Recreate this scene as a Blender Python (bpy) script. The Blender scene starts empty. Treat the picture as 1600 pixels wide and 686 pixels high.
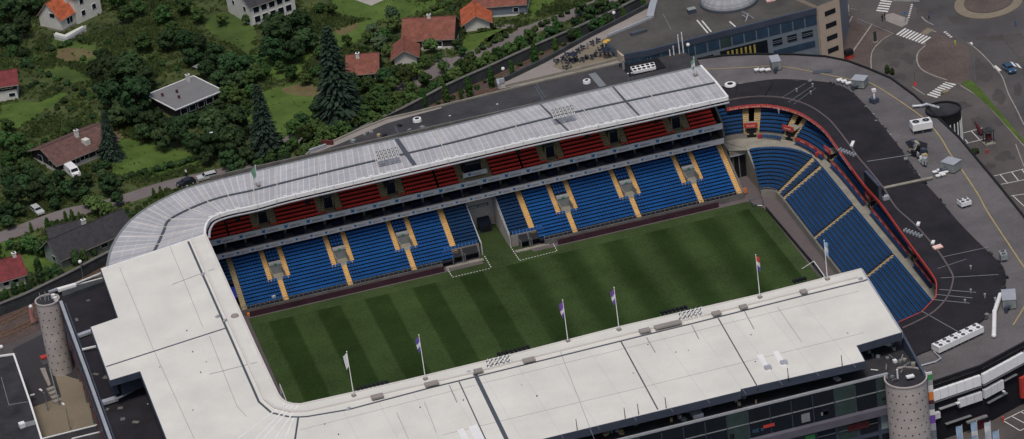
import bpy, bmesh, math, random
from mathutils import Vector, Matrix, noise
random.seed(7)
rnd=random.random
def ru(a,b): return a+(b-a)*rnd()
col=bpy.context.scene.collection
sc=bpy.context.scene
# ------------------------------------------------------------------ camera
CAM=(-72.2251,-538.6699,322.1585); YAW,PIT,ROLL=0.2066071,0.4662263,-0.1343316; FPX=5346.389
_f=Vector((math.sin(YAW)*math.cos(PIT),math.cos(YAW)*math.cos(PIT),-math.sin(PIT)))
_r=Vector((math.cos(YAW),-math.sin(YAW),0)); _u=_r.cross(_f)
R_=math.cos(ROLL)*_r+math.sin(ROLL)*_u; U_=-math.sin(ROLL)*_r+math.cos(ROLL)*_u
C_=Vector(CAM)
def at(px,py,z=0.0):
    d=_f+(px-800)/FPX*R_-(py-343)/FPX*U_
    return C_+d*((z-C_.z)/d.z)
def a2(px,py,z=0.0):
    p=at(px,py,z); return (p.x,p.y)
def atx(px,py,y):
    d=_f+(px-800)/FPX*R_-(py-343)/FPX*U_
    return C_+d*((y-C_.y)/d.y)
cam=bpy.data.cameras.new('camera'); co=bpy.data.objects.new('camera',cam); col.objects.link(co)
M=Matrix.Identity(4)
for i in range(3): M[i][0]=R_[i]; M[i][1]=U_[i]; M[i][2]=-_f[i]; M[i][3]=C_[i]
co.matrix_world=M; cam.sensor_width=36; cam.lens=FPX/1600*36; cam.clip_start=1; cam.clip_end=6000
sc.camera=co
# ------------------------------------------------------------------ materials
MATS={}
def mat(name,rgb,rough=.85,var=.25,scale=1.5,rgb2=None,metal=0,spec=.3,coord='Object',bump=0,randobj=0,detail=6,grain=0):
    m=bpy.data.materials.new(name); m.use_nodes=True; nt=m.node_tree; N=nt.nodes; L=nt.links
    b=N['Principled BSDF']; b.inputs['Roughness'].default_value=rough; b.inputs['Metallic'].default_value=metal
    b.inputs['Specular IOR Level'].default_value=spec
    tc=N.new('ShaderNodeTexCoord')
    nz=N.new('ShaderNodeTexNoise'); nz.inputs['Scale'].default_value=scale; nz.inputs['Detail'].default_value=detail
    nz.inputs['Roughness'].default_value=.65
    L.new(tc.outputs[coord],nz.inputs['Vector'])
    rp=N.new('ShaderNodeValToRGB'); rp.color_ramp.elements[0].position=.3; rp.color_ramp.elements[1].position=.7
    a=tuple(c*(1-var) for c in rgb)+(1,); bb=tuple(min(1,c*(1+var)) for c in (rgb2 or rgb))+(1,)
    rp.color_ramp.elements[0].color=a; rp.color_ramp.elements[1].color=bb
    L.new(nz.outputs['Fac'],rp.inputs['Fac']); out=rp.outputs['Color']
    if grain:
        n2=N.new('ShaderNodeTexNoise'); n2.inputs['Scale'].default_value=4.5; n2.inputs['Detail'].default_value=2
        L.new(tc.outputs[coord],n2.inputs['Vector'])
        mr=N.new('ShaderNodeMapRange'); mr.inputs[1].default_value=.3; mr.inputs[2].default_value=.7; mr.inputs[3].default_value=1-grain; mr.inputs[4].default_value=1+grain
        L.new(n2.outputs['Fac'],mr.inputs[0])
        vm=N.new('ShaderNodeVectorMath'); vm.operation='SCALE'; L.new(out,vm.inputs[0]); L.new(mr.outputs[0],vm.inputs['Scale']); out=vm.outputs[0]
    if randobj:
        oi=N.new('ShaderNodeObjectInfo'); hs=N.new('ShaderNodeHueSaturation')
        mr=N.new('ShaderNodeMapRange'); mr.inputs[3].default_value=1-randobj; mr.inputs[4].default_value=1+randobj
        L.new(oi.outputs['Random'],mr.inputs[0]); L.new(mr.outputs[0],hs.inputs['Value'])
        mh=N.new('ShaderNodeMapRange'); mh.inputs[3].default_value=.47; mh.inputs[4].default_value=.53
        ml=N.new('ShaderNodeMath'); ml.operation='MULTIPLY'; ml.inputs[1].default_value=7.31; fr=N.new('ShaderNodeMath'); fr.operation='FRACT'
        L.new(oi.outputs['Random'],ml.inputs[0]); L.new(ml.outputs[0],fr.inputs[0]); L.new(fr.outputs[0],mh.inputs[0]); L.new(mh.outputs[0],hs.inputs['Hue'])
        L.new(out,hs.inputs['Color']); out=hs.outputs['Color']
    L.new(out,b.inputs['Base Color'])
    if bump:
        bp=N.new('ShaderNodeBump'); bp.inputs['Strength'].default_value=bump; bp.inputs['Distance'].default_value=.1
        L.new(nz.outputs['Fac'],bp.inputs['Height']); L.new(bp.outputs['Normal'],b.inputs['Normal'])
    MATS[name]=m; return m
def glassmat(name,rgb,rough=.15):
    m=mat(name,rgb,.22,.2,.5,spec=.25); return m
mat('asphalt',(.075,.066,.066),.95,.2,.07,rgb2=(.092,.081,.08),grain=.28)
mat('asphalt_dark',(.04,.038,.043),.95,.2,.06,grain=.22)
mat('asphalt_road',(.062,.06,.063),.95,.2,.08,rgb2=(.08,.076,.078),grain=.28)
mat('asphalt_patch',(.066,.06,.06),.95,.2,.2,grain=.3)
mat('lane',(.15,.125,.125),.95,.12,.08,rgb2=(.17,.15,.15),grain=.2)
mat('brick_pave',(.088,.066,.06),.95,.2,.1,rgb2=(.105,.082,.075),grain=.28)
mat('tan_pave',(.20,.17,.125),.95,.15,.1,grain=.18)
mat('plaza_pave',(.26,.235,.22),.95,.12,.15,grain=.16)
mat('kerb',(.33,.31,.28),.9,.12,.5)
mat('paint',(.62,.61,.6),.8,.12,.8)
mat('paint_worn',(.28,.26,.24),.9,.25,.8)
mat('yellow_line',(.34,.27,.13),.9,.15,.5)
mat('lawn',(.036,.062,.014),.95,.35,.06,rgb2=(.062,.1,.02),grain=.3)
mat('meadow',(.032,.05,.013),.95,.4,.1,rgb2=(.058,.075,.024),grain=.45)
mat('lawn_bright',(.05,.098,.014),.95,.3,.13,rgb2=(.072,.115,.022),grain=.35)
mat('bare_soil',(.17,.105,.06),.95,.3,.3,rgb2=(.1,.1,.04),grain=.25)
mat('tuft',(.035,.07,.014),.95,.35,.1,rgb2=(.07,.095,.03),grain=.4)
mat('leaf_dark',(.017,.038,.016),.9,.35,.5,rgb2=(.032,.06,.022),randobj=.4,spec=.15)
mat('leaf_mid',(.028,.06,.016),.9,.35,.5,rgb2=(.052,.09,.026),randobj=.45,spec=.15)
mat('leaf_light',(.045,.085,.022),.9,.3,.5,rgb2=(.085,.125,.04),randobj=.2,spec=.15)
mat('leaf_grey',(.07,.105,.055),.9,.3,.5,randobj=.15,spec=.15)
mat('needle',(.016,.034,.022),.9,.35,.6,rgb2=(.035,.055,.04),randobj=.15,spec=.15)
mat('cypress',(.035,.08,.016),.9,.3,.6,randobj=.2,spec=.15)
mat('bark',(.075,.055,.04),.95,.3,3)
mat('concrete',(.25,.235,.2),.9,.2,.4,grain=.12)
mat('concrete_dark',(.13,.125,.12),.9,.25,.4,grain=.12)
mat('track_grey',(.115,.095,.10),.95,.12,.2,grain=.15)
mat('seat_blue',(.008,.082,.27),.6,.08,.3,rgb2=(.010,.095,.30))
mat('seat_navy',(.008,.045,.125),.6,.08,.3)
mat('step_dark',(.02,.025,.04),.95,.15,.5)
mat('step_red',(.05,.02,.02),.95,.15,.5)
mat('tunnel_pale',(.5,.48,.46),.9,.12,.4)
mat('wine',(.045,.018,.028),.8,.3,.3)
mat('seat_deep',(.008,.055,.16),.6,.08,.3,rgb2=(.010,.066,.19))
mat('step_blue',(.035,.042,.06),.9,.2,.5)
mat('stair_tan2',(.42,.32,.17),.85,.15,1.2)
mat('seat_red',(.70,.05,.032),.6,.1,.3,rgb2=(.76,.058,.036))
mat('stair_yellow',(.62,.40,.16),.85,.12,1.2)
mat('stair_tan',(.36,.29,.17),.85,.15,1.2)
mat('roof_white',(.61,.60,.56),.75,.05,.12,rgb2=(.66,.645,.60),grain=.05,detail=10)
mat('roof_white2',(.60,.575,.55),.75,.05,.2,grain=.03)
mat('groove',(.07,.08,.10),.7,.1,1)
mat('bluegrey',(.06,.075,.11),.5,.2,.3,metal=.2)
mat('lightsteel',(.42,.44,.48),.5,.12,.5,metal=.3)
mat('greysteel',(.24,.26,.27),.55,.15,.5,metal=.3)
mat('greenbox',(.24,.27,.265),.6,.1,.5)
mat('white_metal',(.75,.75,.75),.5,.06,.5)
mat('dark_roof',(.013,.012,.016),.9,.25,.15,rgb2=(.02,.018,.023),grain=.35)
mat('dark_roof2',(.022,.022,.027),.9,.25,.25,rgb2=(.036,.035,.04),grain=.2)
mat('strip_roof',(.036,.036,.042),.9,.22,.12,rgb2=(.055,.053,.056),grain=.2)
mat('deck',(.105,.098,.103),.9,.16,.12,rgb2=(.125,.117,.12),grain=.2)
mat('bldg_roof',(.06,.057,.055),.9,.2,.12,rgb2=(.082,.077,.072),grain=.18)
mat('red_banner',(.45,.05,.04),.6,.12,1)
mat('orange',(.75,.22,.05),.6,.1,1)
mat('banner_white',(.68,.67,.67),.6,.05,1)
mat('logo_blue',(.0,.18,.45),.5,.1,1)
mat('text_dark',(.08,.12,.18),.6,.1,1)
mat('text_pink',(.85,.55,.5),.6,.1,1)
mat('purple_ledge',(.10,.095,.125),.8,.15,.4)
mat('purple_wall',(.085,.08,.105),.85,.2,.3,grain=.1)
mat('turf_green',(.05,.28,.09),.7,.1,1)
mat('panel_white',(.86,.87,.9),.4,.06,.3)
mat('panel_pale',(.7,.7,.72),.4,.08,.3)
mat('glass_pale2',(.2,.25,.27),.3,.1,.3)
mat('flag_pale',(.5,.55,.62),.8,.05,1)
mat('house_trim',(.3,.27,.24),.8,.1,1)
mat('banner_pink',(.55,.22,.2),.8,.1,1)
mat('cloth_maroon',(.1,.02,.03),.9,.1,1)
mat('black',(.012,.012,.015),.6,.2,1)
mat('navy_dark',(.012,.018,.035),.4,.2,1)
mat('tarp_blue',(.012,.03,.30),.5,.1,1)
mat('tower_conc',(.40,.36,.345),.9,.1,.3,rgb2=(.44,.40,.385),grain=.06)
mat('beige_wall',(.42,.34,.27),.9,.08,.5,grain=.05)
mat('panel_grey',(.15,.18,.215),.5,.1,.5)
glassmat('glass_dark',(.01,.014,.02),.12)
glassmat('glass_blue',(.03,.055,.09),.12)
glassmat('glass_green',(.035,.055,.053),.12)
mat('glass_pale',(.5,.52,.55),.35,.08,.8)
mat('ochre',(.35,.27,.06),.7,.3,1)
mat('house_white',(.58,.57,.53),.85,.08,.6,grain=.05)
mat('house_dark',(.035,.03,.03),.85,.2,1)
mat('house_green',(.22,.26,.23),.85,.12,1)
def tiled(name,c1,c2,rough=.85,sx=3.2,sy=2.6):
    m=bpy.data.materials.new(name); m.use_nodes=True; N=m.node_tree.nodes; L=m.node_tree.links; b=N['Principled BSDF']; b.inputs['Roughness'].default_value=rough
    uv=N.new('ShaderNodeTexCoord'); br=N.new('ShaderNodeTexBrick'); br.inputs['Scale'].default_value=1; br.inputs['Brick Width'].default_value=.5; br.inputs['Row Height'].default_value=.38
    br.inputs['Color1'].default_value=c1+(1,); br.inputs['Color2'].default_value=c2+(1,); br.inputs['Mortar'].default_value=tuple(c*.5 for c in c1)+(1,); br.inputs['Mortar Size'].default_value=.04
    nz=N.new('ShaderNodeTexNoise'); nz.inputs['Scale'].default_value=.8; nz.inputs['Detail'].default_value=8
    L.new(uv.outputs['UV'],br.inputs['Vector']); L.new(uv.outputs['Object'],nz.inputs['Vector'])
    mr=N.new('ShaderNodeMapRange'); mr.inputs[1].default_value=.3; mr.inputs[2].default_value=.7; mr.inputs[3].default_value=.7; mr.inputs[4].default_value=1.3; L.new(nz.outputs['Fac'],mr.inputs[0])
    vm=N.new('ShaderNodeVectorMath'); vm.operation='SCALE'; L.new(br.outputs['Color'],vm.inputs[0]); L.new(mr.outputs[0],vm.inputs['Scale']); L.new(vm.outputs[0],b.inputs['Base Color'])
    MATS[name]=m
tiled('tile_orange',(.46,.11,.04),(.35,.08,.035))
tiled('tile_red',(.23,.078,.052),(.18,.06,.042))
tiled('tile_maroon',(.19,.03,.035),(.15,.028,.03))
tiled('tile_brown',(.14,.07,.06),(.11,.058,.05))
tiled('tile_black',(.04,.038,.045),(.03,.03,.036))
mat('felt_grey',(.17,.17,.175),.9,.1,.5,grain=.12)
for n,c in dict(white=(.75,.75,.75),silver=(.45,.47,.48),black=(.015,.017,.02),blue=(.03,.08,.15)).items(): mat('car_'+n,c,.3,.03,1,spec=.6)
mat('rubber',(.02,.02,.02),.9,.1,2); mat('skin',(.45,.27,.2),.7,.05,3)
mat('cloth_black',(.015,.015,.02),.9,.2,3); mat('cloth_blue',(.05,.12,.3),.9,.2,3); mat('cloth_white',(.6,.6,.6),.9,.2,3); mat('cloth_lime',(.45,.65,.05),.8,.1,3); mat('hair',(.03,.02,.015),.9,.2,3)
mat('rail_rust',(.2,.1,.055),.8,.2,1); mat('ballast',(.085,.062,.055),.95,.3,.5,grain=.3)
mat('wall_dark',(.045,.05,.055),.9,.35,.4,grain=.2)
mat('flag_blue',(.10,.08,.32),.8,.1,1); mat('flag_purple',(.16,.07,.34),.8,.1,1); mat('flag_white',(.62,.62,.64),.8,.05,1); mat('flag_green',(.16,.30,.22),.8,.1,1); mat('flag_light',(.3,.42,.58),.8,.1,1)
mat('umbrella_yellow',(.55,.33,.06),.8,.1,1)
# pitch: mown stripes, real colour differences of the turf nap
def pitchmat():
    m=bpy.data.materials.new('pitch_turf'); m.use_nodes=True; N=m.node_tree.nodes; L=m.node_tree.links; b=N['Principled BSDF']; b.inputs['Roughness'].default_value=.95; b.inputs['Specular IOR Level'].default_value=.1
    tc=N.new('ShaderNodeTexCoord'); sp=N.new('ShaderNodeSeparateXYZ'); L.new(tc.outputs['Object'],sp.inputs[0])
    nz0=N.new('ShaderNodeTexNoise'); nz0.inputs['Scale'].default_value=.25; nz0.inputs['Detail'].default_value=3; L.new(tc.outputs['Object'],nz0.inputs['Vector'])
    wob=N.new('ShaderNodeMath'); wob.operation='MULTIPLY_ADD'; L.new(nz0.outputs['Fac'],wob.inputs[0]); wob.inputs[1].default_value=.5; 
    def mt(op,a,bv,clamp=False):
        n=N.new('ShaderNodeMath'); n.operation=op; n.use_clamp=clamp
        for i,x in enumerate((a,bv)):
            if x is None: continue
            if isinstance(x,(int,float)): n.inputs[i].default_value=x
            else: L.new(x,n.inputs[i])
        return n.outputs[0]
    L.new(sp.outputs['X'],wob.inputs[2])
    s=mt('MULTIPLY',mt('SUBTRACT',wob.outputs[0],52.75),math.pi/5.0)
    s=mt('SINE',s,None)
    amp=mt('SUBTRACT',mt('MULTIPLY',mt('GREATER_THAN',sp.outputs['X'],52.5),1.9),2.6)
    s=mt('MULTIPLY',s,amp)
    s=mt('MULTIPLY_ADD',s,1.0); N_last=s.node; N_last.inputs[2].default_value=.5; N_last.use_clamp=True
    # inside mask
    def inside(v,lo,hi): 
        a=mt('MULTIPLY',mt('SUBTRACT',v,lo),3.,True); c=mt('MULTIPLY',mt('SUBTRACT',hi,v),3.,True); return mt('MULTIPLY',a,c)
    mask=mt('MULTIPLY',inside(sp.outputs['X'],0,105),inside(sp.outputs['Y'],-.3,68.4))
    def mix(f,a,bc):
        n=N.new('ShaderNodeMix'); n.data_type='RGBA'
        if isinstance(f,(int,float)): n.inputs['Factor'].default_value=f
        else: L.new(f,n.inputs['Factor'])
        for k,x in ((6,a),(7,bc)):
            if isinstance(x,tuple): n.inputs[k].default_value=x+(1,)
            else: L.new(x,n.inputs[k])
        return n.outputs[2]
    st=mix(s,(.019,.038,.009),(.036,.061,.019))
    c=mix(mask,(.042,.067,.024),st)
    nz=N.new('ShaderNodeTexNoise'); nz.inputs['Scale'].default_value=.05; nz.inputs['Detail'].default_value=9; nz.inputs['Roughness'].default_value=.75; L.new(tc.outputs['Object'],nz.inputs['Vector'])
    mr=N.new('ShaderNodeMapRange'); mr.inputs[1].default_value=.3; mr.inputs[2].default_value=.7; mr.inputs[3].default_value=.62; mr.inputs[4].default_value=1.38; L.new(nz.outputs['Fac'],mr.inputs[0])
    n2=N.new('ShaderNodeTexNoise'); n2.inputs['Scale'].default_value=2.2; n2.inputs['Detail'].default_value=3; L.new(tc.outputs['Object'],n2.inputs['Vector'])
    mr2=N.new('ShaderNodeMapRange'); mr2.inputs[1].default_value=.3; mr2.inputs[2].default_value=.7; mr2.inputs[3].default_value=.75; mr2.inputs[4].default_value=1.25; L.new(n2.outputs['Fac'],mr2.inputs[0])
    k=mt('MULTIPLY',mr.outputs[0],mr2.outputs[0])
    vm=N.new('ShaderNodeVectorMath'); vm.operation='SCALE'; L.new(c,vm.inputs[0]); L.new(k,vm.inputs['Scale']); L.new(vm.outputs[0],b.inputs['Base Color'])
    MATS['pitch_turf']=m
pitchmat()
# corrugated polycarbonate roof, uses UV (u along, v across) in metres
def ribmat(name,base,line,su,sv,wu=.16,wv=.08,var=.16):
    m=bpy.data.materials.new(name); m.use_nodes=True; N=m.node_tree.nodes; L=m.node_tree.links; b=N['Principled BSDF']; b.inputs['Roughness'].default_value=.75; b.inputs['Specular IOR Level'].default_value=.15
    tc=N.new('ShaderNodeTexCoord'); sp=N.new('ShaderNodeSeparateXYZ'); L.new(tc.outputs['UV'],sp.inputs[0])
    def mt(op,a,bv=None,c=None,clamp=False):
        n=N.new('ShaderNodeMath'); n.operation=op; n.use_clamp=clamp
        for i,x in enumerate((a,bv,c)):
            if x is None: continue
            if isinstance(x,(int,float)): n.inputs[i].default_value=x
            else: L.new(x,n.inputs[i])
        return n.outputs[0]
    def ln(v,s,w): return mt('LESS_THAN',mt('FRACT',mt('DIVIDE',v,s)),w)
    lines=mt('MAXIMUM',ln(sp.outputs['X'],su,wu),mt('MULTIPLY',ln(sp.outputs['Y'],sv,wv),.5))
    # per panel tone
    fl=mt('FLOOR',mt('DIVIDE',sp.outputs['X'],su)); wn=N.new('ShaderNodeTexWhiteNoise'); wn.noise_dimensions='1D'; L.new(fl,wn.inputs['W'])
    nz=N.new('ShaderNodeTexNoise'); nz.inputs['Scale'].default_value=.35; nz.inputs['Detail'].default_value=7; L.new(tc.outputs['Object'],nz.inputs['Vector'])
    k=mt('MULTIPLY',mt('MULTIPLY_ADD',wn.outputs['Value'],var,1-var/2),mt('MULTIPLY_ADD',nz.outputs['Fac'],.4,.8))
    mx=N.new('ShaderNodeMix'); mx.data_type='RGBA'; mx.inputs[6].default_value=base+(1,); mx.inputs[7].default_value=line+(1,); L.new(lines,mx.inputs['Factor'])
    vm=N.new('ShaderNodeVectorMath'); vm.operation='SCALE'; L.new(mx.outputs[2],vm.inputs[0]); L.new(k,vm.inputs['Scale']); L.new(vm.outputs[0],b.inputs['Base Color'])
    MATS[name]=m
ribmat('poly_roof',(.37,.372,.395),(.54,.54,.56),1.2,2.2,.12,.07)
ribmat('dome_glass',(.27,.28,.31),(.5,.48,.46),1.5,1.9,.07,.07)
ribmat('fur_facade',(.004,.0045,.007),(.015,.015,.02),1.6,3.0,.05,.04)
# ------------------------------------------------------------------ mesh collector
class MB:
    def __init__(s): s.v=[]; s.f=[]; s.m=[]; s.mats=[]; s.uv=None
    def mi(s,m):
        m=MATS[m] if isinstance(m,str) else m
        if m not in s.mats: s.mats.append(m)
        return s.mats.index(m)
    def add(s,vs,fs,m):
        o=len(s.v); s.v+= [tuple(v) for v in vs]; k=s.mi(m)
        for f in fs: s.f.append(tuple(i+o for i in f)); s.m.append(k)
        return s
    def box(s,x0,x1,y0,y1,z0,z1,m):
        return s.add([(x0,y0,z0),(x1,y0,z0),(x1,y1,z0),(x0,y1,z0),(x0,y0,z1),(x1,y0,z1),(x1,y1,z1),(x0,y1,z1)],[(3,2,1,0),(4,5,6,7),(0,1,5,4),(1,2,6,5),(2,3,7,6),(3,0,4,7)],m)
    def obox(s,c,sz,ang,m,bevel=0):
        ca,sa=math.cos(ang),math.sin(ang); vs=[]
        for z in (0,1):
            for a,b in ((-1,-1),(1,-1),(1,1),(-1,1)):
                x=a*sz[0]/2; y=b*sz[1]/2; vs.append((c[0]+ca*x-sa*y,c[1]+sa*x+ca*y,c[2]+z*sz[2]))
        return s.add(vs,[(3,2,1,0),(4,5,6,7),(0,1,5,4),(1,2,6,5),(2,3,7,6),(3,0,4,7)],m)
    def prism(s,poly,z0,z1,m,mtop=None,bottom=True):
        poly=[tuple(p[:2]) for p in poly]
        if area(poly)<0: poly=poly[::-1]
        n=len(poly); vs=[(x,y,z0) for x,y in poly]+[(x,y,z1) for x,y in poly]
        s.add(vs,[(i,(i+1)%n,(i+1)%n+n,i+n) for i in range(n)],m)
        s.add([(x,y,z1) for x,y in poly],[tuple(range(n))],mtop or m)
        if bottom: s.add([(x,y,z0) for x,y in poly],[tuple(range(n))[::-1]],m)
        return s
    def sheet(s,poly,z,m):
        poly=[tuple(p[:2]) for p in poly]
        if area(poly)<0: poly=poly[::-1]
        return s.add([(x,y,z) for x,y in poly],[tuple(range(len(poly)))],m)
    def tube(s,p,q,r0,r1,m,n=8,caps=True):
        p=Vector(p);q=Vector(q);d=(q-p)
        if d.length<1e-6: return s
        d.normalize(); a=d.orthogonal().normalized(); b=d.cross(a); vs=[]
        for c,r in ((p,r0),(q,r1)):
            for i in range(n):
                t=2*math.pi*i/n; vs.append(c+(a*math.cos(t)+b*math.sin(t))*r)
        fs=[(i,(i+1)%n,(i+1)%n+n,i+n) for i in range(n)]
        if caps: fs+=[tuple(range(n))[::-1],tuple(range(n,2*n))]
        return s.add(vs,fs,m)
    def path(s,pts,r,m,n=8):
        for a,b in zip(pts,pts[1:]): s.tube(a,b,r,r,m,n)
        return s
    def ball(s,c,r,m,n=10,h=6,sz=1):
        vs=[(c[0],c[1],c[2]-r*sz)]
        for j in range(1,h):
            t=math.pi*j/h
            for i in range(n):
                a=2*math.pi*i/n; vs.append((c[0]+r*math.sin(t)*math.cos(a),c[1]+r*math.sin(t)*math.sin(a),c[2]-r*sz*math.cos(t)))
        vs.append((c[0],c[1],c[2]+r*sz)); fs=[]
        for i in range(n): fs.append((0,1+(i+1)%n,1+i))
        for j in range(h-2):
            for i in range(n):
                a=1+j*n+i; b=1+j*n+(i+1)%n; fs.append((a,b,b+n,a+n))
        l=len(vs)-1
        for i in range(n): fs.append((l,1+(h-2)*n+i,1+(h-2)*n+(i+1)%n))
        return s.add(vs,fs,m)
    def ribbon(s,pts,w,z,m):
        # flat strip along centre line
        L=offset(pts,w/2); Rr=offset(pts,-w/2)
        for i in range(len(pts)-1):
            s.add([(L[i][0],L[i][1],z),(Rr[i][0],Rr[i][1],z),(Rr[i+1][0],Rr[i+1][1],z),(L[i+1][0],L[i+1][1],z)],[(0,1,2,3)],m)
        return s
    def wall(s,pts,w,z0,z1,m,closed=False):
        L=offset(pts,w/2); Rr=offset(pts,-w/2); n=len(pts)
        vs=[]
        for i in range(n): vs+=[(L[i][0],L[i][1],z0),(Rr[i][0],Rr[i][1],z0),(Rr[i][0],Rr[i][1],z1),(L[i][0],L[i][1],z1)]
        fs=[]
        for i in range(n-1):
            a=4*i;b=a+4
            fs+=[(a+2,a+3,b+3,b+2),(a,a+1,b+1,b),(a+1,a+2,b+2,b+1),(a+3,a,b,b+3)]
        fs+=[(0,3,2,1),(4*n-4,4*n-3,4*n-2,4*n-1)]
        return s.add(vs,fs,m)
    def build(s,name,parent=None,uv=None,smooth=False,loc=None):
        me=bpy.data.meshes.new(name); me.from_pydata(s.v,[],s.f)
        for m in s.mats: me.materials.append(m)
        me.polygons.foreach_set('material_index',s.m)
        if smooth: me.polygons.foreach_set('use_smooth',[True]*len(s.f))
        if uv:
            l=me.uv_layers.new(name='UVMap')
            for i,lp in enumerate(me.loops): l.data[i].uv=uv(lp.vertex_index)
        me.update()
        o=bpy.data.objects.new(name,me); col.objects.link(o)
        if loc is not None: o.location=loc
        if parent is not None:
            o.parent=parent
            o.matrix_parent_inverse=parent.matrix_world.inverted() if loc is None else Matrix.Identity(4)
        return o
def area(p): return sum(p[i][0]*p[(i+1)%len(p)][1]-p[(i+1)%len(p)][0]*p[i][1] for i in range(len(p)))/2
def offset(pts,d):
    out=[]; n=len(pts)
    for i in range(n):
        a=Vector(pts[max(0,i-1)][:2]);b=Vector(pts[i][:2]);c=Vector(pts[min(n-1,i+1)][:2])
        t1=(b-a).normalized() if i>0 else (c-b).normalized(); t2=(c-b).normalized() if i<n-1 else t1
        n1=Vector((-t1.y,t1.x)); n2=Vector((-t2.y,t2.x)); nn=(n1+n2)
        if nn.length<1e-4: nn=n1
        nn.normalize(); k=1/max(.5,nn.dot(n1)); p=b+nn*d*k; out.append((p.x,p.y))
    return out
def smooth(pts,k=6):
    out=[]; P=[Vector(p) for p in pts]; n=len(P)
    for i in range(n-1):
        p0=P[max(0,i-1)];p1=P[i];p2=P[i+1];p3=P[min(n-1,i+2)]
        for j in range(k):
            t=j/k; out.append(tuple(.5*((2*p1)+(-p0+p2)*t+(2*p0-5*p1+4*p2-p3)*t*t+(-p0+3*p1-3*p2+p3)*t**3)))
    out.append(tuple(P[-1])); return out
def resample(pts,step):
    P=[Vector(p[:2]) for p in pts]; d=[0]
    for a,b in zip(P,P[1:]): d.append(d[-1]+(b-a).length)
    n=max(1,round(d[-1]/step)); out=[]; j=0
    for i in range(n+1):
        s=d[-1]*i/n
        while j<len(d)-2 and d[j+1]<s: j+=1
        t=(s-d[j])/max(1e-6,d[j+1]-d[j]); p=P[j].lerp(P[j+1],t); out.append((p.x,p.y))
    return out
def empty(name,loc=(0,0,0),label=None,cat=None,group=None,rz=0):
    o=bpy.data.objects.new(name,None); col.objects.link(o); o.location=loc; o.rotation_euler=(0,0,rz); o.empty_display_size=.5
    o.matrix_world=Matrix.Translation(Vector(loc))@Matrix.Rotation(rz,4,'Z')
    tag(o,label,cat,group); return o
def tag(o,label=None,cat=None,group=None,kind=None):
    if label: o['label']=label
    if cat: o['category']=cat
    if group: o['group']=group
    if kind: o['kind']=kind
    return o
def struct(mb,name,**k): o=mb.build(name,**k); o['kind']='structure'; return o
def copy_tree(o,parent=None):
    c=o.copy(); col.objects.link(c)
    if parent is not None: c.parent=parent
    for ch in list(o.children):
        copy_tree(ch,c)
    return c
def place(o,loc,rz=0,s=1,label=None,group=None):
    o.matrix_world=Matrix.Translation(Vector(loc))@Matrix.Rotation(rz,4,'Z')@Matrix.Scale(s,4)
    o.location=loc; o.rotation_euler=(0,0,rz); o.scale=(s,s,s)
    if label: o['label']=label
    if group: o['group']=group
    return o
def textmesh(name,txt,size,material,extrude=.01):
    cu=bpy.data.curves.new(name,'FONT'); cu.body=txt; cu.size=size; cu.extrude=extrude; cu.resolution_u=2; cu.align_x='CENTER'; cu.align_y='CENTER'
    o=bpy.data.objects.new(name,cu); col.objects.link(o); dg=bpy.context.evaluated_depsgraph_get(); me=bpy.data.meshes.new_from_object(o.evaluated_get(dg))
    bpy.data.objects.remove(o); me.materials.clear(); me.materials.append(MATS[material]); return me
def meshobj(name,me,parent=None):
    o=bpy.data.objects.new(name,me); col.objects.link(o)
    if parent is not None: o.parent=parent
    return o
ORD=['first','second','third','fourth','fifth','sixth','seventh','eighth','ninth','tenth','eleventh','twelfth','thirteenth','fourteenth','fifteenth','sixteenth','seventeenth','eighteenth','nineteenth','twentieth','twenty-first','twenty-second','twenty-third','twenty-fourth','twenty-fifth','twenty-sixth','twenty-seventh','twenty-eighth','twenty-ninth','thirtieth']
# ------------------------------------------------------------------ world and light
w=bpy.data.worlds.new('World'); sc.world=w; w.use_nodes=True; nt=w.node_tree
sky=nt.nodes.new('ShaderNodeTexSky'); sky.sky_type='NISHITA'; sky.sun_disc=False; sky.sun_elevation=math.radians(66); sky.sun_rotation=math.radians(200)
sky.air_density=1; sky.dust_density=4; sky.ozone_density=1
bg=nt.nodes['Background']; bg.inputs['Strength'].default_value=.07; nt.links.new(sky.outputs[0],bg.inputs[0])
sl=bpy.data.lights.new('sun','SUN'); sl.energy=1.5; sl.angle=math.radians(13); sl.color=(1,.95,.88)
so=bpy.data.objects.new('sun',sl); col.objects.link(so)
az=math.radians(200); el=math.radians(66)
sd=Vector((math.sin(az)*math.cos(el),math.cos(az)*math.cos(el),math.sin(el)))
so.rotation_euler=(-sd).to_track_quat('-Z','Y').to_euler()
sc.view_settings.view_transform='Standard'; sc.view_settings.look='None'; sc.view_settings.exposure=0.3; sc.view_settings.gamma=1
# ================================================================== GROUND
P=lambda *ps,z=0: [a2(x,y,z) for x,y in ps]
g=MB(); g.sheet([(-1500,-1500),(1500,-1500),(1500,1500),(-1500,1500)],0,'asphalt'); struct(g,'ground')
g=MB(); g.sheet(P((-150,520),(0,478),(60,452),(170,395),(300,330),(480,245),(620,175),(700,135),(860,62),(1010,2),(1060,-60),(900,-260),(-500,-200),(-500,400)),.004,'meadow'); struct(g,'garden_ground')
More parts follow.
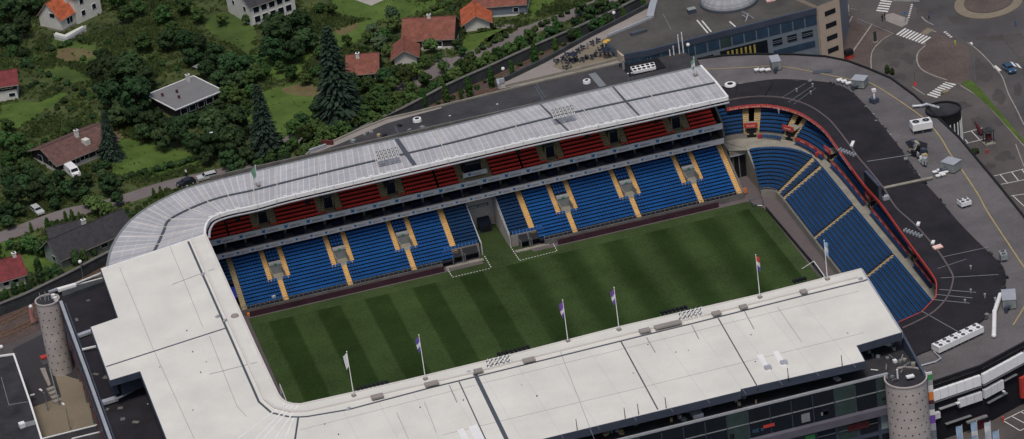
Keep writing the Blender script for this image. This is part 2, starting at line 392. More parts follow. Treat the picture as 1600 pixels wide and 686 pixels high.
# brighter lawns
lawns=[[(0,165),(35,158),(60,160),(95,145),(105,150),(70,172),(30,200),(0,205)],[(80,60),(150,72),(170,95),(120,100),(90,95)],[(190,215),(235,225),(300,240),(320,250),(250,275),(175,278),(170,245),(180,225)],
[(370,165),(420,140),(470,128),(500,140),(495,165),(480,195),(455,218),(432,222),(400,200)],[(400,95),(450,70),(490,85),(470,118),(430,128),(400,112)],[(510,55),(560,35),(590,30),(575,52),(540,75),(515,78)],[(520,0),(640,-10),(660,8),(620,30),(560,30),(520,20)],
[(728,55),(780,45),(830,30),(850,10),(880,0),(850,-20),(820,0),(830,25),(800,40),(760,60),(735,85),(722,75)],[(0,380),(40,372),(75,400),(90,420),(60,432),(35,420),(0,400)],[(310,25),(360,20),(400,45),(390,90),(360,70),(330,55)],[(600,20),(680,0),(700,20),(640,32)],[(60,110),(110,105),(145,125),(110,130)]]
g=MB()
for k,l in enumerate(lawns): g.sheet(smooth([a2(*p) for p in l]+[a2(*l[0])],4)[:-1],.008+.0005*k,'lawn_bright' if k not in (1,9,11) else 'lawn')
struct(g,'lawn')
g=MB()
for k,l in enumerate([[(440,138),(480,130),(500,140),(500,150),(470,150),(445,145)],[(178,195),(210,200),(205,213),(188,215),(175,208)],[(70,80),(120,75),(150,85),(120,95),(80,95)],[(510,30),(540,25),(560,40),(530,55)]]):
    g.sheet(smooth([a2(*p) for p in l]+[a2(*l[0])],4)[:-1],.016+.0005*k,'bare_soil')
struct(g,'bare_earth')
# lane through the gardens
lane=smooth([a2(*p) for p in [(-40,386),(0,371),(33,359),(70,345),(105,333),(150,324),(189,313),(238,297),(285,284),(340,272),(385,258),(425,236),(462,216),(520,188),(600,150),(650,128),(690,106),(745,84),(800,60),(850,38),(900,20),(960,-5),(1010,-30)]],4)
g=MB(); g.ribbon(lane,4.9,.022,'lane'); struct(g,'lane')
g=MB(); g.sheet(smooth(P((682,88),(715,92),(735,95),(730,105),(705,118),(690,120),(680,105),(682,88)),4)[:-1],.026,'lane'); g.sheet(P((772,38),(810,36),(832,44),(820,48),(775,44)),.027,'lane'); g.sheet(P((555,0),(580,9),(600,0),(598,-8),(560,-8)),.028,'kerb'); struct(g,'driveway')
# railway
trk=smooth([a2(*p) for p in [(-80,545),(0,516),(55,490),(110,462),(200,412),(330,345),(480,270),(600,215),(680,172),(730,148),(800,115),(870,80),(940,45),(1010,8),(1060,-20)]],5)
g=MB(); g.ribbon(trk,13,.03,'ballast'); struct(g,'railway_bed')
rt=empty('railway_track',(trk[0][0],trk[0][1],.03),'twin rusty railway tracks on brown ballast beside the dark retaining wall','railway')
for d in (-2.6,2.6):
    c=offset(trk,d)
    for r in (-.72,.72): MB().wall(offset(c,r),.16,.06,.2,'rail_rust').build('rail',rt)
    sl_=MB(); rs=resample(c,1.4)
    for a,b in zip(rs,rs[1:]):
        an=math.atan2(b[1]-a[1],b[0]-a[0]); sl_.obox((a[0],a[1],.034),(.3,2.3,.08),an,'bark')
    sl_.build('sleepers',rt)
# retaining wall behind the tracks
wl=smooth([a2(x,y,2.6) for x,y in [(-60,498),(0,475),(41,458.6),(81.6,439),(114,423),(163,397),(240,360),(360,305),(480,248),(570,197),(631,168),(700,132),(763,104),(803,85.6),(856,62),(930,30),(1000,-4)]],4)
rw=empty('retaining_wall',(wl[0][0],wl[0][1],0),'long dark concrete retaining wall between the gardens and the railway','wall')
MB().wall(wl,.5,0,2.6,'wall_dark').build('wall',rw); MB().wall(wl,.8,2.602,2.8,'concrete_dark').build('coping',rw)
# right hand streets
g=MB(); g.sheet(smooth(P((1395,-40),(1425,5),(1450,30),(1470,45),(1500,60),(1530,78),(1560,110),(1580,160),(1600,200),(1680,300),(1800,280),(1700,-60),(1500,-90)),3),.004,'asphalt_road'); struct(g,'road')
isl=smooth([a2(1545+ (54*math.cos(t)),4+25*math.sin(t)-.12*54*math.cos(t)) for t in [i*math.pi/10 for i in range(21)]],2)
g=MB(); g.prism(isl[:-1],0.01,.14,'tan_pave'); struct(g,'roundabout_island')
g=MB(); g.prism(offset(isl[:-1],3.2),.145,.25,'brick_pave') if False else g.prism([(a2(1545,0)[0]+(x-a2(1545,0)[0])*.72,a2(1545,0)[1]+(y-a2(1545,0)[1])*.72) for x,y in isl[:-1]],.145,.3,'brick_pave'); struct(g,'roundabout_centre')
g=MB(); random.seed(21)
for k,(x,y,rx,ry) in enumerate([(1400,70,16,7),(1420,92,12,10),(1398,100,10,6),(1388,76,9,5),(1470,86,10,3),(1462,95,8,4),(1540,120,16,8),(1562,150,10,12),(1500,165,20,8),(1530,190,14,8),(1560,190,9,7),(1570,245,16,8),(1548,260,12,6),(1530,105,10,14),(1550,60,30,5),(1500,30,18,8),(1405,120,14,5),(1375,45,9,4),(1590,140,6,14),(1580,330,12,6),(1345,70,10,8),(1440,20,10,6)]):
    pts=[]
    for i in range(12):
        t=2*math.pi*i/12; f=ru(.6,1.2); pts.append(a2(x+rx*f*math.cos(t),y+ry*f*math.sin(t)))
    g.sheet(smooth(pts+[pts[0]],3)[:-1],.0065+.0002*k,'asphalt_patch')
struct(g,'road_patches')
# pavements with kerbs
pav1=P((1462,52),(1448,66),(1438,78),(1432,92),(1436,106),(1448,116),(1466,123),(1480,129),(1498,131),(1512,126),(1514,100),(1512,75),(1480,60))
g=MB(); g.prism(smooth(pav1+[pav1[0]],4)[:-1],.004,.12,'kerb','brick_pave'); struct(g,'pavement')
g=MB(); g.prism(P((1300,28),(1332,24),(1340,38),(1396,53),(1380,62),(1366,76),(1362,92),(1364,112),(1340,104),(1300,94)),.004,.12,'kerb','brick_pave')
g.prism(P((1382,24),(1395,21),(1420,30),(1418,38),(1409,43),(1384,33)),.004,.13,'kerb','plaza_pave'); g.prism(P((1439,52),(1449,44),(1459,47),(1447,55)),.004,.13,'kerb','tan_pave')
g.prism(P((1395,2),(1437,3),(1432,-8),(1390,-10)),.004,.14,'kerb','felt_grey'); g.prism(P((1566,58),(1580,54),(1596,52),(1606,100),(1594,94),(1578,76)),.004,.14,'yellow_line','asphalt')
struct(g,'pavement')
g=MB(); g.prism(P((1502,131),(1512,126),(1520,128),(1535,143),(1556,168),(1600,220),(1598,225),(1552,174),(1530,153)),.004,.13,'kerb','lawn_bright'); struct(g,'verge')
g=MB()
def zebra(a,b,w,n,f=.55,wide=None):
    A=at(*a);B=at(*b);W=at(*w)-A
    for i in range(n):
        p=A.lerp(B,i/n); q=A.lerp(B,(i+f)/n); g.add([p,q,q+W,p+W],[(0,1,2,3)],'paint')
g2=g
A=g
zebra((1400,54),(1448,71),(14,0) and (1414,44),10); 
zebra((1448,148),(1480,126),(1464,153),8)
zebra((1369,17),(1377,-2),(1387,19),5,.5)
zebra((1474,50),(1486,60),(1478,49),4,.5); zebra((1418,28),(1424,5),(1421,28),8,.5)
zebra((1551,104),(1560,112),(1556,102),1,1); zebra((1578,96),(1594,101),(1584,103) ,2,.6)
for v in range(len(g.v)): x,y,z=g.v[v]; g.v[v]=(x,y,.012)
def pl(pts,w=.25,m='paint_worn',z=.135,sm=True): g.ribbon(smooth([a2(*p) for p in pts],4) if sm else [a2(*p) for p in pts],w,z,m)
pl([(1332,26),(1314,60)],.35,sm=False); pl([(1363,38),(1332,82)],.35,sm=False)
pl([(1396,53),(1380,62),(1366,76),(1361,90),(1362,112)],.25); pl([(1340,16),(1305,10)],.15); pl([(1340,30),(1398,54)],.15)
pl([(1446,72),(1434,84),(1434,100),(1446,113),(1480,126)],.3,z=.14); pl([(1512,66),(1530,80),(1552,103),(1566,120),(1575,145),(1588,170),(1600,195)],.25,z=.014)
pl([(1500,133),(1530,152),(1555,177),(1600,228)],.25,z=.014); pl([(1425,135),(1445,148)],.25,z=.014); pl([(1459,39),(1447,33),(1440,26)],.3,z=.014); pl([(1447,45),(1463,50)],.3,z=.014)
pl([(1587,225),(1600,260)],.2,z=.014)
# parking bays
def bays(lines):
    for l in lines: pl(l,.18,'paint',.015,False)
bays([[(1508,207),(1535,200)],[(1510,224),(1547,215)],[(1518,205),(1532,220)],[(1508,218),(1513,224)],[(1500,209),(1508,207)]])
bays([[(1553,275),(1600,264)],[(1564,288),(1600,281)],[(1563,273),(1575,287)],[(1581,269),(1592,283)],[(1597,265),(1606,278)],[(1580,306),(1602,303)],[(1583,306),(1600,322)]])
bays([[(1567,657),(1600,641)],[(1567,657),(1594,673)],[(1580,650),(1606,664)],[(1594,673),(1620,660)],[(1594,643),(1620,657)]])
struct(g,'road_markings')
# bottom left yard
g=MB(); g.sheet(P((20,545),(110,500),(240,500),(240,760),(20,760)),.004,'asphalt_dark'); struct(g,'yard_ground')
g=MB(); g.sheet(P((42,640),(96,620),(84,580),(112,590),(150,600),(170,690),(150,740),(65,740)),.010,'tan_pave'); struct(g,'yard_paving')
# ================================================================== PITCH
g=MB(); g.sheet([(-1,-4.2),(107.6,-4.2),(107.9,67),(105.8,71.6),(59.2,71.6),(58.6,93),(47.3,93),(48.6,71.6),(-1,71.6)],.02,'pitch_turf'); struct(g,'pitch')
g=MB(); g.sheet([(-7,-9),(113,-9),(113,72),(109.5,76),(109.5,84),(104,84),(104,76),(62,76),(60,97),(45,97),(44,76),(-7,76)],.012,'track_grey'); struct(g,'track')
g=MB()
def dash(a,b,n):
    A=at(*a,.028);B=at(*b,.028)
    for i in range(n):
        p=A.lerp(B,i/n);q=A.lerp(B,(i+.55)/n); d=(B-A).normalized(); nn=Vector((-d.y,d.x,0))*.09
        g.add([p-nn,q-nn,q+nn,p+nn],[(0,1,2,3)],'paint')
dash((696,415),(707,433),6); dash((707,433),(767,419),13); dash((757,400),(768,419),6); dash((800,389),(812,407),6); dash((812,407),(871,392),13); dash((861,374),(871,393),6)
struct(g,'touchline_marks')
# ================================================================== generic seating
def seat_shape(p,t,n,m,mb):
    # p seat centre, t along row, n outwards(back)
    w=.243; X=Vector(p); T=Vector((t[0],t[1],0))*w; Nn=Vector((n[0],n[1],0))
    a=X-T-Nn*.14+Vector((0,0,.43)); b=X+T-Nn*.14+Vector((0,0,.43)); c=X+T+Nn*.2+Vector((0,0,.40)); d=X-T+Nn*.2+Vector((0,0,.40))
    e=d+Nn*.08+Vector((0,0,.30)); f=c+Nn*.08+Vector((0,0,.30)); dz=Vector((0,0,.05)); k=Nn*.05
    mb.add([a,b,c,d,e,f,a-dz,b-dz,e+k,f+k,d+k,c+k],[(0,1,2,3),(3,2,5,4),(6,7,1,0),(4,5,9,8),(9,11,10,8)],m)
def rows_on(path,rows,tread,rise,z0,m,blocks,parent,stepmat='concrete_dark',skip=None,pitch=.5,dist0=0,blockname='seat_block'):
    """path: front line, outward normal is LEFT-hand side of travel reversed via sign of tread"""
    d=[0]
    for a,b in zip(path,path[1:]): d.append(d[-1]+(Vector(b)-Vector(a)).length)
    sgn=1 if tread>0 else -1
    offs=[offset(path,dist0+tread*(r+.5)) for r in range(rows)]
    edges=[offset(path,dist0+tread*r) for r in range(rows+1)]
    def ev(line,s):
        j=0
        while j<len(d)-2 and d[j+1]<s: j+=1
        t=(s-d[j])/(d[j+1]-d[j]); t=max(0,min(1,t)); a=Vector(line[j]); b=Vector(line[j+1]); return a.lerp(b,t),(b-a).normalized()
    total=d[-1]
    for bi,(s0,s1,mm,r0,r1) in enumerate(blocks):
        mb=MB(); ks=[s0]+[x for x in d if s0+.01<x<s1-.01]+[s1]
        for r in range(r0,r1):
            z=z0+rise*r
            for a,b in zip(ks,ks[1:]):
                p=[ev(edges[r],a)[0],ev(edges[r],b)[0],ev(edges[r+1],b)[0],ev(edges[r+1],a)[0]]
                q=[(p[0].x,p[0].y,z-rise),(p[1].x,p[1].y,z-rise),(p[0].x,p[0].y,z),(p[1].x,p[1].y,z),(p[2].x,p[2].y,z),(p[3].x,p[3].y,z)]
                fs=[(0,1,3,2),(2,3,4,5)]
                mb.add(q,fs,stepmat)
        blk=mb.build(blockname,parent)
        for r in range(r0,r1):
            z=z0+rise*r; sb=MB(); 
            # number of seats follow true length of this row
            L=0;pp=None
            for a in ks:
                q=ev(offs[r],a)[0]
                if pp is not None: L+=(q-pp).length
                pp=q
            n=max(1,int((L-.2)/pitch))
            for i in range(n):
                s=s0+(s1-s0)*(i+.5)/n
                p,t=ev(offs[r],s); 
                if skip and skip(p.x,p.y,z): continue
                nn=(-t.y*sgn,t.x*sgn)
                seat_shape((p.x,p.y,z),t,nn,mm,sb)
            if sb.v: sb.build('seat_row',blk)
def stair(parent,path,s0,s1,rows,tread,rise,z0,m,r0=0,r1=None,dist0=0):
    d=[0]
    for a,b in zip(path,path[1:]): d.append(d[-1]+(Vector(b)-Vector(a)).length)
    def ev(line,s):
        j=0
        while j<len(d)-2 and d[j+1]<s: j+=1
        t=(s-d[j])/(d[j+1]-d[j]); return Vector(line[j]).lerp(Vector(line[j+1]),max(0,min(1,t)))
    mb=MB(); r1=r1 or rows
    for r in range(r0*2,r1*2):
        e0=offset(path,dist0+tread*r/2); e1=offset(path,dist0+tread*(r+1)/2); z=z0-rise+rise*(r+1)/2+.03
        a,b,c,dd=ev(e0,s0),ev(e0,s1),ev(e1,s1),ev(e1,s0)
        mb.add([(a.x,a.y,z-rise/2),(b.x,b.y,z-rise/2),(a.x,a.y,z),(b.x,b.y,z),(c.x,c.y,z),(dd.x,dd.y,z)],[(0,1,3,2),(2,3,4,5)],m)
    return mb.build('stair',parent)
# ================================================================== FAR STAND
FS=empty('grandstand',(52,90,0),'long two-tier grandstand with red upper seats and blue lower seats under a pale ribbed roof','grandstand')
YF=73.3; Z1=1.5; TR,RI,NR=.8,.4,17
line=[(-16,YF),(52,YF+.2),(106,YF+.4)]
X0=-16
vl=[7.5,21,34.5,69,82.8,96.5]
def S(x): return x-X0
blocks=[]; vr0,vr1=6,11   # vomitory rows
sol='seat_blue'
def addvom_blocks(xa,vx,xb,m='seat_blue'):
    # left part, right part, below pieces, between stairs above vomitory
    blocks.append((S(xa),S(vx-2.4),m,0,NR)); blocks.append((S(vx+2.4),S(xb),m,0,NR))
    blocks.append((S(vx-2.4),S(vx-.55),m,0,vr0)); blocks.append((S(vx+.55),S(vx+2.4),m,0,vr0))
    blocks.append((S(vx-1.35),S(vx+1.35),m,vr1,NR))
edges_=[-1,14.2,27.8,43.2]; 
addvom_blocks(-.6,7.5,14.2); addvom_blocks(14.2,21,27.8); addvom_blocks(27.8,34.5,43.1)
addvom_blocks(61.3,69,75.9); addvom_blocks(75.9,82.8,89.6); addvom_blocks(89.6,96.5,104.2)
blocks.append((S(-15),S(-1.8),'seat_navy',8,NR))
blocks.append((S(44.4),S(49.2),'seat_navy',3,15)); blocks.append((S(55.6),S(60),'seat_navy',3,15))
rows_on(line,NR,TR,RI,Z1,'seat_blue',blocks,FS,stepmat='step_dark')
for vx in vl:
    for sx in (-1.88,1.88): stair(FS,line,S(vx+sx-.5),S(vx+sx+.5),NR,TR,RI,Z1,'stair_yellow',vr0,NR)
    stair(FS,line,S(vx-.53),S(vx+.53),NR,TR,RI,Z1,'stair_yellow',0,vr0)
    y0=YF+.2+TR*vr0; y1=YF+.2+TR*vr1; z0=Z1+RI*(vr0-1)
    v=MB(); v.box(vx-1.34,vx+1.34,y0,y1,z0-.02,z0+.03,'concrete'); v.box(vx-1.36,vx-1.2,y0,y1,z0,z0+1.7,'concrete'); v.box(vx+1.2,vx+1.36,y0,y1,z0,z0+1.7,'concrete'); v.box(vx-1.2,vx+1.2,y1-1.0,y1-.85,z0,z0+2.0,'greysteel')
    vo=v.build('vomitory',FS)
    v=MB(); v.box(vx-1.3,vx+1.3,y1-1.1,y1-.1,z0+2.05,z0+2.5,'lightsteel'); v.build('entrance_canopy',vo)
    v=MB(); v.box(vx-.3,vx+.3,y1-1.16,y1-1.11,z0+2.12,z0+2.42,'turf_green'); v.build('exit_sign',vo)
for x in (43.75,60.65): stair(FS,line,S(x-.6),S(x+.6),NR,TR,RI,Z1,'stair_yellow',1,NR)
stair(FS,line,S(104.25),S(105.4),NR,TR,RI,Z1,'stair_yellow'); stair(FS,line,S(-1.75),S(-.65),NR,TR,RI,Z1,'stair_tan')
# front wall, railing, boards
for x0,x1 in ((-3,40.4),(62.2,105.6)):
    MB().box(x0,x1,YF-.25,YF+.02,0,1.25,'concrete_dark').build('front_wall',FS)
    r=MB(); r.box(x0,x1,YF-.3,YF-.24,2.0,2.08,'greysteel')
    x=x0
    while x<x1: r.box(x,x+.08,YF-.3,YF-.22,1.35,2.0,'greysteel'); x+=1
    r.build('railing',FS)
    MB().box(x0+2.5,x1-(6 if x1>100 else 0),YF-1.3,YF-1.1,.02,1.2,'wine').build('pitch_board',FS)
# dugout zone
for x0,x1 in ((41.2,49.0),(55.8,63.0)):
    d=MB(); yb=YF+2.7
    d.box(x0,x1,yb-.2,yb,.0,2.6,'plaza_pave'); d.box(x0,x1,YF-.6,YF+.3,0.02,.25,'concrete'); d.build('dugout_wall',FS)
    d=MB(); 
    for a,b in ((x0+1.5,(x0+x1)/2-.2),((x0+x1)/2+.2,x1-.6)):
        d.add([(a,YF+.6,1.6),(b,YF+.6,1.6),(b,yb-.25,2.4),(a,yb-.25,2.4),(a,YF+.6,1.5),(b,YF+.6,1.5),(b,yb-.25,2.3),(a,yb-.25,2.3)],[(0,1,2,3),(7,6,5,4),(4,5,1,0),(0,3,7,4),(1,5,6,2)],'black'); d.box(a,b,yb-.9,yb-.25,.1,.9,'navy_dark'); d.box(a,a+.08,YF,yb-.25,.05,1.9,'greysteel'); d.box(b-.08,b,YF,yb-.25,.05,1.9,'greysteel')
    d.build('dugout',FS)
    d=MB(); d.box(x0+.4,x1-.2,yb-.1,yb+.05,2.6,3.2,'seat_blue')
    x=x0+.5
    while x<x1-.5: d.box(x,x+.06,yb-.16,yb-.1,2.6,3.45,'lightsteel'); x+=.75
    d.build('balustrade',FS)
# tunnel
t=MB(); yb=YF+14.6
t.box(43,61,yb,yb+.4,0,6.3,'tunnel_pale'); 
for xx in (49.3,55.4): t.add([(xx,YF+2,0),(xx+.2,YF+2,0),(xx+.2,yb,0),(xx,yb,0),(xx,YF+2,2.7),(xx+.2,YF+2,2.7),(xx+.2,YF+13,7.0),(xx,YF+13,7.0),(xx,yb,7.0),(xx+.2,yb,7.0)],[(0,1,5,4),(4,5,6,7),(7,6,9,8),(0,4,7,8,3),(1,2,9,6,5)],'tunnel_pale')
t.build('tunnel_wall',FS)
for xx in (49.15,55.45):
    r=MB(); r.add([(xx,YF+2,2.8),(xx+.12,YF+2,2.8),(xx+.12,yb,8.9),(xx,yb,8.9),(xx,YF+2,3.2),(xx+.12,YF+2,3.2),(xx+.12,yb,9.3),(xx,yb,9.3)],[(0,1,5,4),(4,5,6,7),(0,4,7,3),(1,2,6,5)],'lightsteel'); r.build('handrail',FS)
t=MB(); t.add([(51.6,YF+11.8,0),(54.1,YF+11.8,0),(54.1,yb,0),(51.6,yb,0),(51.6,YF+12.2,1.9),(54.1,YF+12.2,1.9),(54.1,yb-.5,2.5),(51.6,yb-.5,2.5)],[(0,1,5,4),(1,2,6,5),(2,3,7,6),(3,0,4,7),(4,5,6,7)],'navy_dark'); t.box(52.0,53.7,YF+11.6,YF+11.75,0,1.4,'black'); t.build('player_tunnel',FS)
t=MB(); t.box(50,54.5,yb-.12,yb-.02,4.6,5.2,'black'); t.box(50.3,52.2,yb-.14,yb-.125,4.7,5.1,'lightsteel'); t.box(52.4,54.3,yb-.14,yb-.125,4.7,5.1,'lightsteel'); t.build('press_board',FS)
t=MB(); t.box(43.5,61,yb+.02,yb+3,6.3,6.5,'concrete')
for x0,x1 in ((44,47.2),(49,55.2),(57,60.3)): t.box(x0,x1,yb-.3,yb-.1,6.3,7.5,'red_banner')
for x in (51,52.5,54): t.box(x,x+.8,yb+.5,yb+1.2,6.5,7.3,'stair_yellow')
t.build('media_platform',FS)
# balcony bands, boxes between them
yB=83.9
MB().box(-13,105.4,yB+4.5,yB+4.8,8.5,12.5,'glass_dark').build('box_glazing',FS)
m_=MB(); m_.box(-13,105.4,yB,yB+4.5,8.35,8.55,'concrete_dark'); m_.box(-13,105.4,yB+.2,yB+5,11.75,11.95,'concrete_dark'); m_.build('balcony_floor',FS)
m_=MB()
x=-8
while x<104: m_.box(x,x+2.2,yB+2.5,yB+4.2,8.55,9.7,'navy_dark'); m_.box(x+2.5,x+3.0,yB+4.2,yB+4.45,8.55,11.7,'greysteel'); x+=4.2
m_.build('box_furniture',FS)
b1=MB().box(-13,105.5,yB-.25,yB+.05,11.75,13.0,'banner_white').build('balcony_banner',FS)
b2=MB().box(-13,105.5,yB-.35,yB-.05,8.45,9.55,'banner_white').build('balcony_banner',FS)
txt=textmesh('lettering','telenor',.85,'text_dark'); 
def logo(k):
    L=MB()
    for a0,ln,wd in ((.5,.52,.17),(2.2,.5,.15),(3.7,.42,.14),(-.9,.42,.16)):
        c=[];n=10
        for i in range(n):
            t=2*math.pi*i/n; x=ln*.5*(1+math.cos(t)); y=wd*math.sin(t)+.12*x*x; c.append((k*(x*math.cos(a0)-y*math.sin(a0)),-.012,k*(x*math.sin(a0)+y*math.cos(a0))))
        L.add(c,[tuple(range(n))],'logo_blue')
    return L
lg=logo(1.05).build('logo'); lm=lg.data; bpy.data.objects.remove(lg)
txt2=txt
def letter(parent,x,y,z,k):
    o=meshobj('lettering',txt,parent); o.matrix_world=Matrix.Translation((x+1.35*k,y,z-.05))@Matrix.Rotation(math.pi/2,4,'X')@Matrix.Scale(k*.95,4)
    q=meshobj('logo',lm,parent); q.matrix_world=Matrix.Translation((x-.65*k,y,z))@Matrix.Scale(k,4)
x=-2.2
while x<103: letter(b1,x,yB-.265,12.38,1.0); x+=4.7
x=-2.0
while x<103: letter(b2,x,yB-.365,9.0,.72); x+=3.1
# upper tier
uline=[(-16,yB+.2),(52,yB+.2),(105,yB+.2)]; UR=13; UT,URi,UZ=.85,.5,12.6
vu=[7.3,21.1,34.5,52,68.8,82.7,96.4]
ub=[]; xs=-8
for i,vx in enumerate(vu):
    hw=2.6 if vx!=52 else 3.6
    ub.append((S(xs),S(vx-hw),'seat_red',0,UR)); xs=vx+hw
    if vx!=52: ub.append((S(vx-hw),S(vx-1.0),'seat_red',0,1)); ub.append((S(vx+1.0),S(vx+hw),'seat_red',0,1))
ub.append((S(xs),S(104.4),'seat_red',0,UR))
ub2=[]
for (s0,s1,mm,r0,r1) in ub:
    if s1-s0>9 and r1==UR:
        c=(s0+s1)/2+1.2; ub2+= [(s0,c-.2,mm,r0,r1),(c+.2,s1,mm,r0,r1)]
    else: ub2.append((s0,s1,mm,r0,r1))
rows_on(uline,UR,UT,URi,UZ,'seat_red',ub2,FS,stepmat='step_red')
for vx in vu:
    hw=2.6 if vx!=52 else 3.6
    for sg in (-1,1): stair(FS,uline,S(vx+sg*(hw-.75)-.72),S(vx+sg*(hw-.75)+.72),UR,UT,URi,UZ,'stair_tan',0 if vx==52 else 1,UR)
    y0=yB+.2
    v=MB(); v.box(vx-hw+1.5,vx+hw-1.5,y0+UT*1,y0+UT*3,UZ,UZ+.25,'stair_tan'); v.box(vx-hw+1.5,vx+hw-1.5,y0,y0+UT*1,UZ-.3,UZ-.03,'stair_tan')
    z=UZ+.5; v.box(vx-hw+1.5,vx-hw+1.7,y0+UT*3,y0+UT*6,UZ,z+2.0,'stair_tan'); v.box(vx+hw-1.7,vx+hw-1.5,y0+UT*3,y0+UT*6,UZ,z+2.0,'stair_tan'); v.box(vx-hw+1.7,vx+hw-1.7,y0+UT*3.4,y0+UT*3.6,UZ,z+1.9,'navy_dark'); v.box(vx-hw+1.5,vx+hw-1.5,y0+UT*3.6,y0+UT*6.5,z+1.2,z+2.1,'concrete_dark')
    vo=v.build('vomitory',FS)
    if vx==52:
        v=MB(); v.box(vx-2.6,vx+2.6,y0+.4,y0+.6,UZ+1.0,UZ+2.0,'banner_white'); s_=v.build('media_box',FS); letter(s_,vx-.7,y0+.38,UZ+1.5,.8)
    # small black speaker hanging between blocks
# stand body (back, ends)
bd=MB(); bd.box(-1,105.6,95.2,95.6,0,21.6,'concrete_dark'); bd.build('back_wall',FS)
bd=MB(); e=[(YF+.5,0),(96,0),(96,21.5),(95.2,19),(yB+.1,12.6),(yB+.1,8.4),(YF+15,8.6),(YF+.5,1.2)]
bd.add([(105.5,a,b) for a,b in e]+[(105.9,a,b) for a,b in e],[tuple(range(8))[::-1],tuple(range(8,16))]+[(i,(i+1)%8,(i+1)%8+8,i+8) for i in range(8)],'concrete_dark'); bd.build('end_wall',FS)
# roof
ins=[(1137,152),(1000,182.5),(860,212.5),(700,249.5),(560,282),(450,307.6),(399.3,321.4),(360.5,329.7),(338.4,336.6),(328,342.5),(323,350),(320.5,357),(320,366.5)]
mid=[(1118,128),(980,157),(843,187),(690,226),(556,257),(450,282.6),(396.5,296),(344,307.6),(305,321.4),(265,342),(256,359),(248,377),(239.5,393.5)]
out=[(1095,103),(957,135),(820,168),(675,204),(552,231.5),(450,255.5),(393.8,268.8),(330,284),(283,298),(230,325),(197,352),(175,386),(167,418.5)]
ZR=22

I=smooth([a2(*p,ZR) for p in ins],4); Mi=smooth([a2(*p,ZR-.0) for p in mid],4); O=smooth([a2(*p,ZR) for p in out],4)
u=[0]
for a,b in zip(Mi,Mi[1:]): u.append(u[-1]+(Vector(b)-Vector(a)).length)
rf=MB(); n=len(I); wd=9.0
for i in range(n):
    for q,zz in ((I[i],ZR),(Mi[i],ZR-.25),(O[i],ZR)): rf.v.append((q[0],q[1],zz))
k=rf.mi('poly_roof')
for i in range(n-1):
    a=3*i
    rf.f+=[(a,a+3,a+4,a+1),(a+1,a+4,a+5,a+2)]; rf.m+=[k,k]
top=len(rf.v)
def uvf(vi): return (u[vi//3 if vi<3*n else (vi-3*n)//3],[0,8.9,17.9][vi%3])
for i in range(n):
    for q in (I[i],Mi[i],O[i]): rf.v.append((q[0],q[1],ZR-.7))
kk=rf.mi('greysteel')
for i in range(n-1):
    a=3*n+3*i; rf.f+=[(a+1,a+4,a+3,a),(a+2,a+5,a+4,a+1)]; rf.m+=[kk,kk]
rf.f+=[(0,1,2,3*n+2,3*n+1,3*n)]; rf.m.append(kk)
rf.f=[tuple(reversed(f)) if False else f for f in rf.f]
roof=rf.build('roof',FS,uv=uvf)
MB().wall(Mi,.5,ZR-.3,ZR-.02,'groove').build('roof_gutter',roof)
MB().wall([(a,b) for a,b in offset(I,.0)],.45,ZR-.6,ZR+.15,'white_metal').build('roof_edge_beam',roof)
MB().wall(offset(I,.75) if Vector(offset(I,.75)[0]).y<I[0][1] else offset(I,-.75),.45,ZR-.95,ZR-.8,'lightsteel').build('catwalk',roof)
MB().wall(O,.5,ZR-1.3,ZR+.08,'greysteel').build('roof_edge_beam',roof)
MB().wall([I[0],Mi[0],O[0]],.45,ZR-.6,ZR+.2,'white_metal').build('end_trim',roof)
for a,b,w_ in (((618,215),(648,258),.9),((957,135),(1000,182),.35),((843,162),(890,206),.3)):
    A_=a2(*a,ZR);B_=a2(*b,ZR); MB().wall([A_,B_],w_,ZR-.2,ZR+.07,'groove').build('roof_joint',roof)
# fine pale purlin lines across
for i in range(0,n,3):
    if abs(i-0)<1: continue
    MB().wall([I[i],Mi[i],O[i]],.12,ZR-.2,ZR+.04,'roof_white2').build('roof_rib',roof)
# small rail posts / white clips on the front edge
cl=MB()
for i,(x,y) in enumerate(resample(I[:40],2.0)):
    cl.obox((x,y+.5,ZR+.02),(.9 if i%3 else 1.6,.25,.2),-.0,'white_metal') if (i//4)%2 else None
    if i%2==0: cl.tube((x,y-.5,ZR-.9),(x,y-.5,ZR+.5),.04,.04,'lightsteel',5)
cl.build('edge_clips',roof)
# columns that carry the roof at the back of the upper tier
cm=MB()
for x in range(-6,106,14): cm.tube((x,94.2,18.5),(x,94.2,ZR-.7),.3,.3,'greysteel',8); cm.tube((x,94.2,19),(x,80,ZR-.75),.18,.18,'greysteel',6)
cm.build('roof_truss',FS)
sp=MB()
for px,py in ((371,340),(480,313),(604,287),(724,262),(809,236),(917,211),(1025,187)):
    q=atx(px,py,82.5); sp.box(q.x-.45,q.x+.45,82.1,82.9,q.z-.7,q.z+.5,'black'); sp.tube((q.x,82.5,q.z+.5),(q.x,82.5,ZR-.7),.05,.05,'black',5)
sp.build('loudspeakers',roof)
# blue tarpaulin and corner gate at the left end
q=MB(); q.add([at(356,442,4),at(379,437,4),at(388,462,2.2),at(365,466,2.2)],[(0,1,2,3)],'tarp_blue'); o=q.build('tarpaulin'); tag(o,'plain bright blue tarpaulin spread in the corner left of the main stand','tarpaulin')
o=MB().obox((*a2(396,489,.3),.06),(2.6,.8,.5),.0,'orange').build('safety_mat'); tag(o,'orange mat lying at the left corner of the track','mat')
